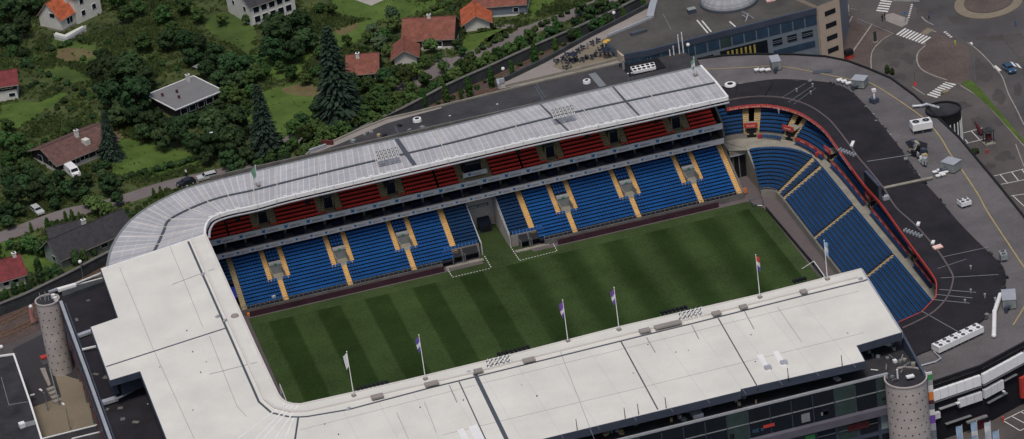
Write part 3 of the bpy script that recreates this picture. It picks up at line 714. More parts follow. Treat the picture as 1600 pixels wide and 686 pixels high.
# floodlight racks on the far roof
def floodrack(px,py,z,label,nx=6,ny=3,group='floodlight racks on the roofs',face=0):
    p=at(px,py,z); e=empty('floodlight_rack',(p.x,p.y,z),label,'floodlight',group)
    f=MB(); 
    for i in range(ny): f.tube((p.x-2.2,p.y-.9+i*.9,z+1.5+i*.35),(p.x+2.2,p.y-.9+i*.9,z+1.5+i*.35),.05,.05,'lightsteel',5)
    for sx in (-1,1): f.tube((p.x+sx*.8,p.y,z),(p.x+sx*1.6,p.y,z+1.5),.07,.07,'lightsteel',5)
    f.build('frame',e)
    for i in range(ny):
        for j in range(nx):
            x=p.x-2+4*j/(nx-1); y=p.y-.9+i*.9; zz=z+1.5+i*.35
            l=MB(); l.obox((x,y,zz+.1),(.6,.5,.4),.1,'white_metal'); l.tube((x,y-.1,zz+.5),(x,y-.12,zz+.53),.22,.22,'black',8); l.obox((x+.3,y+.3,zz),(.3,.3,.45),.1,'black'); l.build('lamp',e)
floodrack(607,256,22,'floodlight rack on the pale far roof, left of centre'); floodrack(881,190,22,'floodlight rack on the pale far roof, right of centre')
# ================================================================== RIGHT (curved) STAND
RS=empty('curved_grandstand',(118,40,0),'curved grandstand with dark blue seats and red banners under a black flat roof','grandstand')
front=[(110.6,-14),(110.9,0),(111.2,25),(111.6,50),(111.9,66)]
for i in range(1,7):
    t=math.radians(90*i/6); front.append((108.9+3.0*math.cos(t),69+3.0*math.sin(t)))
front=front[:]
# travel is +y so the outward side is the right hand: negative offset
fd=[0]
for a,b in zip(front,front[1:]): fd.append(fd[-1]+(Vector(b)-Vector(a)).length)
def s_at(y): return y+14
LR,LT,LI=11,-.8,.47
T=fd[-1]
sst=[s_at(1),s_at(23),s_at(46.3),s_at(66.0),s_at(66)+3.0]
bl=[]; prev=0
for s in sst+[T+0]:
    bl.append((prev,s-(.6 if s!=T else 0),'seat_deep',0,LR)); prev=s+.6

rows_on(front,LR,LT,LI,1.9,'seat_deep',bl,RS,stepmat='step_blue')
for s in sst: stair(RS,front,s-.6,s+.6,LR,LT,LI,1.9,'stair_tan2')
MB().wall(offset(front,.15),.3,0,1.75,'concrete').build('front_wall',RS)
r=MB(); fo=offset(front,.3); r.wall(fo,.07,2.3,2.38,'greysteel')
for a in resample(fo,1.5): r.tube((a[0],a[1],1.7),(a[0],a[1],2.35),.04,.04,'greysteel',4)
r.build('railing',RS)
fe=resample([(107.9,66),(108.3,38),(108.4,0),(108.4,-4)],2.2)
for a,b in zip(fe,fe[1:]): pass
r=MB().wall(fe,.12,.02,.95,'dark_roof2'); r.build('pitch_board',RS)
# concourse ring
back=offset(front,LT*LR); zc=1.9+LI*LR
upf=smooth([(121.5,-14),(121.6,3),(121.9,15),(122.3,40),(122.7,58),(122.2,68),(120.3,76.9),(115.9,83.2),(110.3,86.0),(105.9,86.7)],4)
ring=MB()
bk=resample(back,2.5); nb=len(bk); uf=resample(upf,2.5); m_=max(nb,len(uf))
def samp(l,t):
    x=t*(len(l)-1); i=min(int(x),len(l)-2); f=x-i; return (l[i][0]*(1-f)+l[i+1][0]*f,l[i][1]*(1-f)+l[i+1][1]*f)
def params(l):
    d=[0]
    for a,b in zip(l,l[1:]): d.append(d[-1]+math.dist(a,b))
    return d
K=60
# pair by nearest: sweep upper path, take nearest point on the back path
def nearest(p,l):
    best=None
    for a,b in zip(l,l[1:]):
        A=Vector(a);B=Vector(b);t=max(0,min(1,(Vector(p)-A).dot(B-A)/max(1e-6,(B-A).length_squared))); q=A.lerp(B,t); d=(Vector(p)-q).length
        if best is None or d<best[0]: best=(d,q)
    return best[1]
prs=[(nearest(u_,back),Vector(u_)) for u_ in uf]
for (a,b),(c,d) in zip(prs,prs[1:]):
    ring.add([(a.x,a.y,zc-.1),(b.x,b.y,zc+.3),(d.x,d.y,zc+.3),(c.x,c.y,zc-.1)],[(0,1,2,3)],'concrete')
ring.add([(back[-1][0],back[-1][1],zc-.1),(105.9,82.4,zc-.1),(105.9,86.2,zc+.3),(prs[-1][0].x,prs[-1][0].y,zc-.1)],[(0,1,2,3)],'concrete')
ring.build('concourse',RS)
# corner passage between the two stands; a black slab paints the shade inside
MB().box(106.0,110.3,83.0,83.3,0,5.8,'black').build('passage_shade',RS)
MB().box(105.95,110.6,82.1,82.5,5.7,6.75,'concrete').build('corner_lintel',RS)
MB().box(105.95,110.6,81.95,82.08,5.65,5.85,'lightsteel').build('lintel_rail',RS)
g_=MB(); pr_=[(73.0,0),(83,0),(83,7.2),(81.5,7.2),(73.0,2.0)]
g_.add([(109.5,y,z) for y,z in pr_]+[(109.9,y,z) for y,z in pr_],[(4,3,2,1,0),(5,6,7,8,9)]+[(i,(i+1)%5,(i+1)%5+5,i+5) for i in range(5)],'concrete'); g_.build('side_wall',RS)
MB().box(106.5,106.9,82.6,82.9,0,5.7,'concrete_dark').build('pillar',RS)
MB().box(107.9,108.1,82.6,82.8,0,5.7,'greysteel').build('pillar',RS)
# seats of the upper ring
ud=[0]
for a,b in zip(upf,upf[1:]): ud.append(ud[-1]+math.dist(a,b))
UT_=ud[-1]
def us(px,py,z=8):   # path length nearest to a picked point
    q=at(px,py,z); best=None
    for i,(a,b) in enumerate(zip(upf,upf[1:])):
        A=Vector(a);B=Vector(b);t=max(0,min(1,(q.xy-A).dot(B-A)/(B-A).length_squared)); d=(q.xy-A.lerp(B,t)).length
        if best is None or d<best[0]: best=(d,ud[i]+t*(B-A).length)
    return best[1]
vs_=[us(1434,458),us(1408,408),us(1347,325),us(1293,250),us(1223,222),us(1174,214)]
vs_=sorted(vs_)
ub=[];prev=0
for s in vs_+[UT_]:
    e=s-1.7 if s!=UT_ else s
    if e-prev>1: ub.append((prev,e,'seat_deep',0,7))
    prev=s+1.7
rows_on(upf,7,-.8,.5,zc+1.45,'seat_deep',ub,RS,stepmat='step_blue')
rows_on(upf,1,-.75,.3,zc+.25,'seat_deep',[(s0+.2,s1-.2,m,0,1) for (s0,s1,m,r0,r1) in ub[:6]],RS,stepmat='step_blue',dist0=.8)
for s in vs_:
    stair(RS,upf,s-1.6,s-.5,7,-.8,.5,zc+1.45,'stair_tan2'); stair(RS,upf,s+.5,s+1.6,7,-.8,.5,zc+1.45,'stair_tan2')
def pt(path,dd,s):
    j=0
    while j<len(dd)-2 and dd[j+1]<s: j+=1
    a=Vector(path[j]);b=Vector(path[j+1]); t=(s-dd[j])/(dd[j+1]-dd[j]); return a.lerp(b,t),(b-a).normalized()
rtxt=textmesh('lettering','handel',1.05,'text_pink')
def rlabel(parent,path,dd,s,z,k,off=.2):
    p,t=pt(path,dd,s); n_=Vector((-t.y,t.x))  # inward (left of travel)
    p=p+n_*off; X=Vector((-t.x,-t.y,0)); Y=Vector((0,0,1)); Z=X.cross(Y)
    M_=Matrix.Identity(4)
    for i in range(3): M_[i][0]=X[i]*k; M_[i][1]=Y[i]*k; M_[i][2]=Z[i]*k; M_[i][3]=(p.x,p.y,z)[i]
    o=meshobj('lettering',rtxt,parent); o.matrix_world=M_
def subpath(path,dd,s0,s1,step=1.5):
    n_=max(2,int((s1-s0)/step)); return [tuple(pt(path,dd,s0+(s1-s0)*i/n_)[0]) for i in range(n_+1)]
# low front wall of the upper ring with banners, portals
prev=0
for k,s in enumerate(vs_+[UT_]):
    e=s-1.0 if s!=UT_ else s
    if e-prev>1:
        sp_=subpath(upf,ud,prev,e); MB().wall(sp_,.2,zc+.2,zc+1.35,'concrete').build('parapet',RS)
        if k in (0,1,2,3,4):
            a,b=prev+.8,e-.8; o=MB().wall(offset(subpath(upf,ud,a,b),.2),.1,zc+.85,zc+1.65,'red_banner').build('banner',RS)
            x=a+1.8
            while x<b-1.2: rlabel(o,upf,ud,x,zc+1.25,.6,.27); x+=3.4
    prev=s+1.0
for k,s in enumerate(vs_):
    p,t=pt(upf,ud,s); n_=Vector((t.y,-t.x)); an=math.atan2(t.y,t.x)
    q=p+n_*1.3; v=MB(); v.obox((q.x,q.y,zc+.3),(1.9,2.4,2.3),an,'black'); v.obox((q.x,q.y,zc+2.6),(2.6,3.0,.15),an,'concrete'); vo=v.build('vomitory',RS)
    q=p-n_*.1; o=MB().obox((q.x,q.y,zc+2.7),(2.9,.25,1.05),an,'red_banner').build('portal_sign',vo)
    rlabel(o,upf,ud,s,zc+3.2,.62,.25)
for (px,py) in ((1189,212),(1279,240)):
    q=at(px,py,7.8); o=MB().obox((q.x,q.y,7.2),(1.6,.3,1.0),.3,'red_banner').build('banner',RS)
# roof
rin=smooth([a2(*p,13.2) for p in [(1462,468),(1463,452),(1462,438),(1450,419),(1411,366),(1372,312),(1350,288),(1322,250),(1297,214),(1285,200),(1270,188),(1250,176),(1230,169),(1208,164.5),(1187,163),(1160,165),(1135,169)]],3)
rin=[a2(1404,503,13.2)]+[a2(1440,487,13.2)]+rin[1:]
rout=smooth([a2(*p,12.6) for p in [(1405,575),(1430,556),(1490,532),(1530,505),(1555,480),(1570,452),(1569,420),(1545,395),(1500,350),(1465,308),(1440,280),(1405,230),(1345,157),(1310,133),(1260,126),(1215,124),(1180,128),(1120,137)]],3)
def ringmesh(a,b,za,zb,th,m,mb=None,mu=None):
    mb=mb or MB(); N_=90; A=[];B=[]
    da=params(a);db=params(b)
    for i in range(N_+1):
        pa,_=pt(a,da,da[-1]*i/N_); pb,_=pt(b,db,db[-1]*i/N_); A.append(pa);B.append(pb)
    vs=[];fs=[]
    for i in range(N_+1): vs+=[(A[i].x,A[i].y,za),(B[i].x,B[i].y,zb),(B[i].x,B[i].y,zb-th),(A[i].x,A[i].y,za-th)]
    for i in range(N_):
        o=4*i; fs+=[(o,o+1,o+5,o+4),(o+1,o+2,o+6,o+5),(o+2,o+3,o+7,o+6),(o+3,o,o+4,o+7)]
    fs+=[(0,3,2,1),(4*N_,4*N_+1,4*N_+2,4*N_+3)]
    return mb.add(vs,fs,m)
rr=ringmesh(rin,rout,13.2,12.7,.35,'dark_roof').build('roof',RS)
rb=MB().wall(rin,.2,12.5,13.2,'red_banner').build('roof_banner',RS)
rd=params(rin); x=rd[-1]-1.5
while x>rd[-1]-48: rlabel(rb,rin,rd,x,12.85,.72,.19); x-=2.35
gl=smooth([a2(*p,13.1) for p in [(1410,513),(1432,503),(1460,487),(1480,465),(1489,440),(1486,425),(1465,392),(1430,352),(1400,325),(1381,295),(1357,265),(1340,245),(1320,217),(1300,192),(1290,183),(1272,170),(1250,160),(1222,153),(1190,151),(1160,153),(1138,157)]],3)
MB().wall(gl,.32,12.9,13.26,'track_grey').build('roof_gutter',rr)
for a,b,w_,m_ in (((1381,294),(1457,277),.7,'concrete'),((1355,252),(1430,240),.12,'greysteel'),((1440,487),(1502,520),.16,'greysteel'),((1470,402),(1545,385),.1,'greysteel'),((1222,152),(1258,130),.1,'greysteel'),((1240,163),(1275,137),.1,'greysteel'),((1232,160),(1268,135),.1,'greysteel'),((1465,420),(1510,405),.1,'greysteel'),((1470,435),(1560,428),.08,'greysteel'),((1468,453),(1525,457),.1,'greysteel'),((1462,461),(1520,466),.1,'greysteel'),((1458,469),(1515,474),.1,'greysteel'),((1194,150),(1208,128),.35,'black'),((1148,155),(1152,128),.12,'black')):
    A_=at(*a,13.1);B_=at(*b,12.9)
    def rz_(p):
        d1=(nearest((p.x,p.y),rin)-p.xy).length; d2=(nearest((p.x,p.y),rout)-p.xy).length; return 13.2-.5*d1/(d1+d2)+.03
    MB().tube((A_.x,A_.y,rz_(A_)),(B_.x,B_.y,rz_(B_)),w_/2,w_/2,m_,6).build('roof_pipe',rr)
# roof edge clutter line where black roof meets deck
for (x,y) in resample(offset(rout[10:],.3),1.3):
    if rnd()<.5: MB().obox((x+ru(-.5,.5),y+ru(-.5,.5),12.4),(ru(.3,1.2),ru(.3,.9),ru(.15,.5)),ru(0,3),random.choice(['black','dark_roof2','greysteel','wall_dark'])).build('edge_box',rr)
sc_=empty('scoreboard',tuple(at(1365,300,13)),'large black scoreboard panel at the inner edge of the black roof','scoreboard')
A_=at(1354,288,13.2);B_=at(1376,312,13.2)
m_=MB().wall([(A_.x,A_.y),(B_.x,B_.y)],.6,13.3,16.3,'bluegrey'); m_.build('back_panel',sc_)
o_=offset([(A_.x,A_.y),(B_.x,B_.y)],-.36 if True else 0); MB().wall(o_,.08,13.4,16.2,'black').build('screen',sc_)
m_=MB(); m_.tube((B_.x+.6,B_.y,13.1),(B_.x+.6,B_.y,15.5),.2,.2,'black'); m_.obox((B_.x+1.0,B_.y-.2,13.1),(1.2,1,.8),0,'lightsteel'); m_.build('support',sc_)
# black/steel under-roof back
# ------------------------------------------------------------------ deck
ST=empty('stadium_deck_building',(125,0,0),'grey flat-roofed podium building wrapped round the curved black roof','building')
deck_out=[a2(*p,12) for p in [(1090,95),(1130,90),(1180,87.5),(1240,88),(1290,91),(1325,98),(1355,109),(1393,125),(1430,152)]]+[a2(*p,12) for p in [(1500,218),(1530,254),(1560,290),(1600,340),(1640,396),(1672,450),(1670,495)]]+[a2(*p,12.5) for p in [(1600,537),(1533,573),(1453,600)]]
deck_in=[a2(1404,590,12.3)]+rout[3:-1]+[a2(1110,140,12.3)]
db_=deck_out[::-1]
mbd=ringmesh(deck_in,db_[0:],12.42,12.4,.5,'deck'); 
dk=mbd.build('deck_roof',ST)
pa=MB().wall(offset(deck_out,-.2),.4,12.0,12.75,'black').build('parapet',ST)
fw=MB(); ow=offset(deck_out,-.6) ; fw.wall(ow,.3,0,12.05,'fur_facade'); fw.build('outer_wall',ST)
yl=smooth([a2(*p,12.45) for p in [(1096,108),(1108,108),(1174,105),(1200,103),(1230,105),(1278,113.7),(1330,124.5),(1357,128.8),(1381.7,142),(1419,167),(1447,188),(1469,214),(1484.6,240),(1502,264),(1529,305),(1543,331),(1587,398),(1606,428),(1612,455),(1600,480),(1583,508)]],3)
MB().ribbon(yl,.28,12.47,'yellow_line').build('painted_line',ST)
# round stair tower with white columns
q=at(1474,176,12.4); tw=empty('entrance_rotunda',(q.x,q.y,0),'round black-topped glass rotunda with white columns at the street edge of the grey deck','rotunda')
cx,cy=at(1474,172,12.6).x,at(1474,172,12.6).y
ring_=[(cx+3.6*math.cos(t),cy+3.5*math.sin(t)) for t in [i*math.pi/12 for i in range(24)]]
MB().prism(ring_,10.6,12.6,'black','dark_roof2').build('roof',tw); MB().prism([(cx+(x-cx)*.9,cy+(y-cy)*.9) for x,y in ring_],0,10.6,'glass_green').build('glazing',tw)
MB().wall([ring_[i%24] for i in range(0,25)],.35,12.6,13.0,'black').build('parapet',tw)
for i in range(15,24,1):
    x,y=ring_[i]; MB().tube((x,y,0),(x,y,10.6),.13,.13,'white_metal',8).build('column',tw)
q=at(1477,147,12.6); MB().obox((q.x,q.y,12.6),(1.5,1.2,.7),.3,'tan_pave').build('roof_hatch',tw)
# rooftop plant
def eq(px,py,name,label,cat,z=12.45,rz=0,group=None): p=at(px,py,z); return empty(name,(p.x,p.y,z),label,cat,group,rz)
DA=math.atan2(*(Vector(at(1213,112,12))-Vector(at(1203,112,12)))[1::-1]) if False else 0
def cabin(px,py,w_,l_,h_,rz,label,m_='greenbox',extra=True):
    e=eq(px,py,'plant_cabin',label,'plant unit',rz=rz,group='plant cabins on the grey deck')
    b=MB(); b.obox((0,0,0.25),(w_,l_,h_),0,m_); b.obox((0,0,h_+.25),(w_+.2,l_+.2,.12),0,'lightsteel'); o=b.build('casing',e,loc=(0,0,0))
    b=MB(); b.obox((0,-l_/2-.03,.7),(w_*.6,.04,h_*.55),0,'greysteel'); b.build('louvre',o,loc=(0,0,0)); 
    f=MB(); 
    for sx in (-1,1):
        for sy in (-1,1): f.obox((sx*w_*.4,sy*l_*.4,0),(.2,.2,.25),0,'black')
    f.build('feet',e,loc=(0,0,0))
    if extra: b=MB(); b.tube((-w_*.3,-l_/2-1.0,.0),(-w_*.3,-l_/2-1.0,1.2),.35,.35,'bluegrey',10); b.tube((-w_*.3,-l_/2-1.0,.8),(0,-l_/2,.9),.25,.25,'bluegrey',8); b.build('duct',e,loc=(0,0,0))
cabin(1212,106,1.9,3.4,1.9,-.15,'pale green plant cabin on the grey deck near the office block')
cabin(1344,135,2.8,2.6,1.7,-.7,'grey-green plant cabin on the grey deck at the corner of the black roof')
cabin(1487,266,3.0,2.6,1.8,-1.0,'grey plant cabin on the deck beside the yellow line, nearest the parked machinery')
cabin(1577,476,2.4,4.0,1.8,-.35,'grey plant cabin on the deck beside the long white bent pipe')
def vent(px,py,group,label,s=1.0,rz=0):
    e=eq(px,py,'roof_vent',label,'vent',group=group,rz=rz); b=MB(); b.obox((0,0,0),(.7*s,.6*s,.55*s),0,'greysteel'); b.build('base',e,loc=(0,0,0)); b=MB(); b.obox((0,0,.55*s),(1.15*s,.9*s,.25*s),0,'white_metal'); b.build('cowl',e,loc=(0,0,0))
for i,(x,y) in enumerate([(1183,113),(1191,113),(1200,113)]): vent(x,y,'white vents in a row beside the pale green cabin','white roof vent in the row beside the pale green cabin, '+ORD[i]+' from the left')
for i,(x,y) in enumerate([(1312,129),(1319,131),(1326,134)]): vent(x,y,'white vents beside the grey-green cabin','small white roof vent in the slanting row beside the grey-green cabin, '+ORD[i]+' from the left')
for i,(x,y) in enumerate([(1461,272),(1468,269),(1466,278),(1474,276),(1471,274),(1478,272)]): vent(x,y,'cluster of white vents on the deck','one of the white roof vents in the cluster next to the grey plant cabin',.8)
def fanbox(px,py,w_,l_,h_,rz,nx,ny,label,name='cooling_unit',m_='white_metal',legs=.5):
    e=eq(px,py,name,label,'cooling unit',rz=rz)
    b=MB(); b.obox((0,0,legs),(w_,l_,h_),0,m_)
    for k in range(nx+1): b.obox((-w_/2+w_*k/nx,0,legs+h_),(.08,l_,.06),0,'lightsteel')
    b.build('casing',e,loc=(0,0,0))
    for i in range(nx):
        for j in range(ny):
            x=-w_/2+w_*(i+.5)/nx; y=-l_/2+l_*(j+.5)/ny; r=min(w_/nx,l_/ny)*.36
            f=MB(); f.tube((x,y,legs+h_-.02),(x,y,legs+h_+.12),r*1.1,r*1.1,'lightsteel',14); f.tube((x,y,legs+h_+.1),(x,y,legs+h_+.13),r*.92,r*.92,'black',14); f.tube((x,y,legs+h_+.13),(x,y,legs+h_+.16),r*.3,r*.3,'greysteel',8); f.build('fan',e,loc=(0,0,0))
    f=MB()
    for i in range(nx+1):
        for sy in (-1,1): f.obox((-w_/2+.1+(w_-.2)*i/nx,sy*l_*.42,0),(.12,.12,legs),0,'greysteel')
    f.build('legs',e,loc=(0,0,0)); return e
q1=at(1462,549,13);q2=at(1532,516,13); fanbox(1497,536,(q2-q1).length,2.1,1.1,math.atan2(q2.y-q1.y,q2.x-q1.x),6,2,'long white chiller with two rows of black fans on the edge of the grey deck')
fanbox(1440,205,4.2,2.6,1.4,-.1,2,1,'large white cooling unit with round fan on the deck behind the black roof',legs=.9)
fanbox(1507,322,2.2,2.0,.8,.1,2,2,'small white four-fan unit alone on the grey deck')
fanbox(1568,406,1.2,2.2,1.0,-.2,1,2,'small grey two-fan unit on the deck by the yellow line',m_='greenbox')
def pipe(name,label,pts,r,z,m_='white_metal'):
    P_=[Vector((*a2(x,y,z),z)) for x,y in pts]; e=empty(name,tuple(P_[0]),label,'duct'); MB().path(P_,r,m_,10).build('pipe_run',e)
    b=MB()
    for p in P_: b.ball(p,r*1.15,m_,8,6); b.obox((p.x,p.y,12.42),(r*1.8,.2,max(.1,z-12.42)),0,'greysteel')
    b.build('pipe_supports',e)
pipe('ventilation_duct','long bent white duct lying on the grey deck beside the plant cabin',[(1563,461),(1554,487),(1553,524)],.42,13.0)
pipe('ventilation_duct','short curved white and blue duct beside the black rotunda roof',[(1427,166),(1440,165),(1448,163),(1459,166),(1466,168)],.3,12.9,'lightsteel')
pipe('pipe_bundle','pale zigzag pipes leading to the long white chiller',[(1440,571),(1462,565),(1470,560),(1460,550),(1458,546)],.16,12.7,'lightsteel')
e=eq(1366,160,'exhaust_stack','white exhaust stack on a grey base beside the black roof','exhaust'); b=MB(); b.obox((0,0,0),(1.5,1.5,1),.4,'bluegrey'); b.build('base',e,loc=(0,0,0)); b=MB(); b.tube((.1,0,1),(.1,0,2.6),.22,.22,'white_metal',10); b.obox((.1,0,2.5),(.9,.6,.6),0,'white_metal'); b.build('stack',e,loc=(0,0,0))
# machinery yard
e=eq(1436,232,'machinery_cluster','cluster of pipes and white boxes in the deck recess by the large cooling unit','machinery')
b=MB(); base=at(1436,232,12.45)
b.sheet([(x-base.x,y-base.y) for x,y in [a2(1414,222,12.45),a2(1426,217,12.45),a2(1449,224,12.45),a2(1448,262,12.45),a2(1441,260,12.45)]],.03,'dark_roof'); b.build('floor',e,loc=(0,0,0))
for k in range(26):
    px=ru(1422,1446); py=218+(px-1420)*1.0+ru(-2,22)
    p=at(px,min(py,256),12.5)-base; b=MB(); m_=random.choice(['white_metal','lightsteel','greysteel','black','bluegrey','stair_tan','red_banner' if k<2 else 'greenbox'])
    if k%3: b.obox((p.x,p.y,0.05),(ru(.4,1.4),ru(.4,1.2),ru(.4,1.4)),ru(0,1),m_)
    else: b.tube((p.x,p.y,.3),(p.x+ru(-1.4,1.4),p.y+ru(-1.4,1.4),ru(.3,1.3)),.13,.13,m_)
    b.build('machine_part',e,loc=(0,0,0))
def drum(px,py,z,r,h,label,m_='white_metal',name='roof_drum'):
    e=eq(px,py,name,label,'roof vent',z); b=MB(); b.tube((0,0,0),(0,0,h),r,r*.9,m_,14); b.build('drum',e,loc=(0,0,0)); b=MB(); b.tube((0,0,h),(0,0,h+.05),r*.5,r*.5,'black',12); b.build('opening',e,loc=(0,0,0))
drum(1141,133,12.9,1.3,.35,'flat white ring vent on the black roof beside the end of the pale roof')
o=MB().obox((*a2(1285,112,12.5),12.45),(4.2,1.4,.12),-.35,'groove').build('skylight'); tag(o,'flat dark skylight hatch on the grey deck between the two plant cabins','skylight')
for i,(x,y) in enumerate([(1332,226),(1435,351),(1458,380)]):
    q=at(x,y,13.1); o=MB().obox((q.x,q.y,13.1),(.6,2.2 if i==0 else 1.2,.35),-.55,'white_metal').build('roof_hatch'); tag(o,['long white hatch on the black roof above the scoreboard','small white hatch on the black roof gutter below the scoreboard','small white hatch on the black roof, lowest of the three'][i],'hatch','white hatches along the black roof gutter')
q=at(1465,387,13.1); o=MB().obox((q.x,q.y,13.1),(1.8,1.2,.3),.1,'text_pink').build('roof_box'); tag(o,'pinkish white flat box lying on the black roof','box')
for k,(x0,y0) in enumerate([(1311,236),(1413,362)]):
    e=eq(x0,y0,'lamp_rack',['row of small white lamps on the roof edge above the scoreboard','row of small white lamps on the roof edge below the scoreboard'][k],'lamps',13.2,group='lamp rows on the black roof edge')
    for i in range(6):
        for j in (0,1): b=MB(); b.obox((i*.35+j*.5,-i*.75+j*.3,.0),(.35,.3,.45),.4,'lightsteel'); b.build('lamp',e,loc=(0,0,0))
for i,(x,y) in enumerate([(1245,143),(1270,135),(1267,147),(1217,176),(1517,457),(1508,473),(1539,464),(1555,470),(1517,420)]):
    q=at(x,y,13.0); o=MB().tube((q.x,q.y,12.8),(q.x,q.y,13.7),.12,.22,'lightsteel',8).build('roof_vent_pipe'); tag(o,'pale vent pipe on the black roof, '+('office block end, ' if i<4 else 'chiller end, ')+ORD[i if i<4 else i-4]+' of its cluster','vent pipe','vent pipes on the black roof')
# ------------------------------------------------------------------ roof strip and plaza behind the far stand
SB=empty('service_building',(60,110,0),'long low building with dark ribbed flat roof behind the pale-roofed stand','building')
zS=12.2
back=[a2(*p,zS) for p in [(478,243),(487,236),(520,222),(560,204),(605,186),(645,177),(690,166),(800,139),(900,115),(985,95.5),(1065,78),(1088,94)]]
q=back+[(111,117),(106.5,96),(10,96),(8,100)]
MB().prism(q,0,zS,'concrete_dark','strip_roof').build('building_block',SB)
MB().wall(back[:10],.35,zS,zS+.35,'concrete').build('parapet',SB)
edge=[a2(*p,zS) for p in [(497,236),(520,226),(558,211),(604,192),(645,181)]]
MB().sheet([a2(*p,zS) for p in [(478,240),(520,222.5),(560,204.5),(605,186.6),(645,178),(690,167),(690,169),(645,181),(604,193),(558,213),(530,225),(500,236),(488,240)]],zS+.012,'plaza_pave').build('roof_path',SB)
e=eq(512,226,'red_barrier','dark red box beside a white ramp at the left end of the dark strip roof','barrier',zS); MB().obox((0,0,0),(2.6,.5,1.0),-.5,'tile_maroon').build('panel',e,loc=(0,0,0)); MB().obox((-2.5,-1.6,.0),(4,.5,.8),.25,'lightsteel').build('ramp_wall',e,loc=(0,0,0))
drum(652,189,zS,1.0,.6,'white domed vent on the dark strip roof, left'); drum(917,129,zS,.9,.6,'white vent on the dark strip roof near the plaza tables')
for i,(a,b,w_) in enumerate((((617,198),(626,216),.4),((836,135),(849,157),.4),((838,131),(852,153),.4),((925,115),(942,135),1.6))):
    MB().wall([a2(*a,zS),a2(*b,zS)],w_,zS,zS+.08,'groove' if i<3 else 'greysteel').build('roof_seam',SB)
for i,(x,y) in enumerate([(552,200+22),(570,212),(580,207),(592,213),(601,213),(640,205),(625,197),(660,200)]):
    q=at(x,y,zS); o=MB().obox((q.x,q.y,zS),(ru(.5,1.1),ru(.4,.9),ru(.3,.6)),ru(0,3),random.choice(['greysteel','black','stair_tan','greenbox'])).build('roof_box'); tag(o,'small service box on the left part of the dark strip roof, '+ORD[i]+' from the left','box','service boxes on the dark strip roof')
for i,(x,y) in enumerate([(705,193),(779,175),(983,127),(989,126)]):
    q=at(x,y+4,zS); e=empty('roof_lamp',(q.x,q.y,zS),'thin lamp post on the dark strip roof beside the pale roof, '+ORD[i]+' from the left','lamp','lamp posts along the dark strip roof'); MB().tube((0,0,0),(0,0,2.4),.06,.05,'greysteel',6).build('post',e,loc=(0,0,0)); MB().obox((0,0,2.4),(.4,.2,.15),0,'white_metal').build('lamp_head',e,loc=(0,0,0))
# solar-like white fan grid in dark pit
q=at(1005,108,zS); e=empty('cooling_pit',(q.x,q.y,zS),'white fan bank with ten black fans in a dark pit on the strip roof','cooling unit')
A_,B_,Cc,D_=[Vector((*a2(*p,zS+.02),zS+.02)) for p in ((971,105),(1028,92),(1040,106),(984,120))]
MB().prism([A_.xy,B_.xy,Cc.xy,D_.xy],zS-.2,zS+.3,'black').build('pit',e)
A_,B_,Cc,D_=[Vector((*a2(*p,zS+.5),0)) for p in ((985,107),(1022,99.5),(1025,107),(990,114.5))]
b=MB(); b.prism([A_.xy,B_.xy,Cc.xy,D_.xy],zS+.32,zS+.9,'white_metal'); b.build('casing',e)
for i in range(5):
    for j in range(2):
        u_=(i+.5)/5; v_=(j+.5)/2; p=A_.lerp(B_,u_).lerp(D_.lerp(Cc,u_),v_); b=MB(); b.tube((p.x,p.y,zS+.9),(p.x,p.y,zS+.98),.42,.42,'black',12); b.build('fan',e)
# plaza
PZ=empty('raised_plaza',(90,140,0),'triangular pale paved terrace raised beside the railway','terrace')
pz=[a2(*p,12.0) for p in [(780,139),(778,133),(788,131),(790,127),(850,98),(922,58),(970,34),(1018,9),(1040,-5),(1080,10),(1060,80),(985,97),(900,117)]]
MB().prism(pz,0,12.0,'concrete_dark','plaza_pave').build('paved_floor',PZ)
MB().wall([a2(*p,12.0) for p in [(790,127),(850,98),(922,58),(970,34),(1018,9)]],.5,12,13.0,'wall_dark').build('parapet',PZ)
MB().wall([a2(*p,12.0) for p in [(780,138),(778,131),(788,129)]],.5,12,13.1,'lightsteel').build('end_wall',PZ)
MB().wall([a2(*p,12.0) for p in [(790,136),(880,115),(970,93)]],.3,12,12.6,'concrete').build('low_wall',PZ)
MB().sheet([a2(*p,12.0) for p in [(863,104),(880,90),(930,66),(945,62),(970,92),(900,112),(888,113)]],12.02,'tan_pave').build('brick_area',PZ)
tb=[(871,98),(879,94),(888,88),(902,82),(912,77),(924,70),(936,66),(885,99),(893,97),(897,92),(900,97),(910,95),(917,93),(925,91),(931,89),(938,83),(945,86),(950,80),(960,88),(886,108),(941,76)]
def cafe(px,py,i):
    q=at(px,py,12.03); e=empty('cafe_table',(q.x,q.y,12.03),'dark cafe table with chairs on the terrace paving, '+ORD[i]+' counted from the railway side','table set','cafe tables on the raised terrace')
    MB().tube((0,0,.7),(0,0,.75),.5,.5,'black',10).tube((0,0,0),(0,0,.7),.06,.06,'black',6).build('table',e,loc=(0,0,0))
    for k in range(3):
        a=k*2.1+i; c=(math.cos(a)*.85,math.sin(a)*.85); b=MB(); b.obox((c[0],c[1],.4),(.42,.42,.05),a,'groove'); b.obox((c[0]*1.2,c[1]*1.2,.0),(.06,.42,.8),a,'groove'); b.build('chair',e,loc=(0,0,0))
for i,(x,y) in enumerate(tb): cafe(x,y,i)
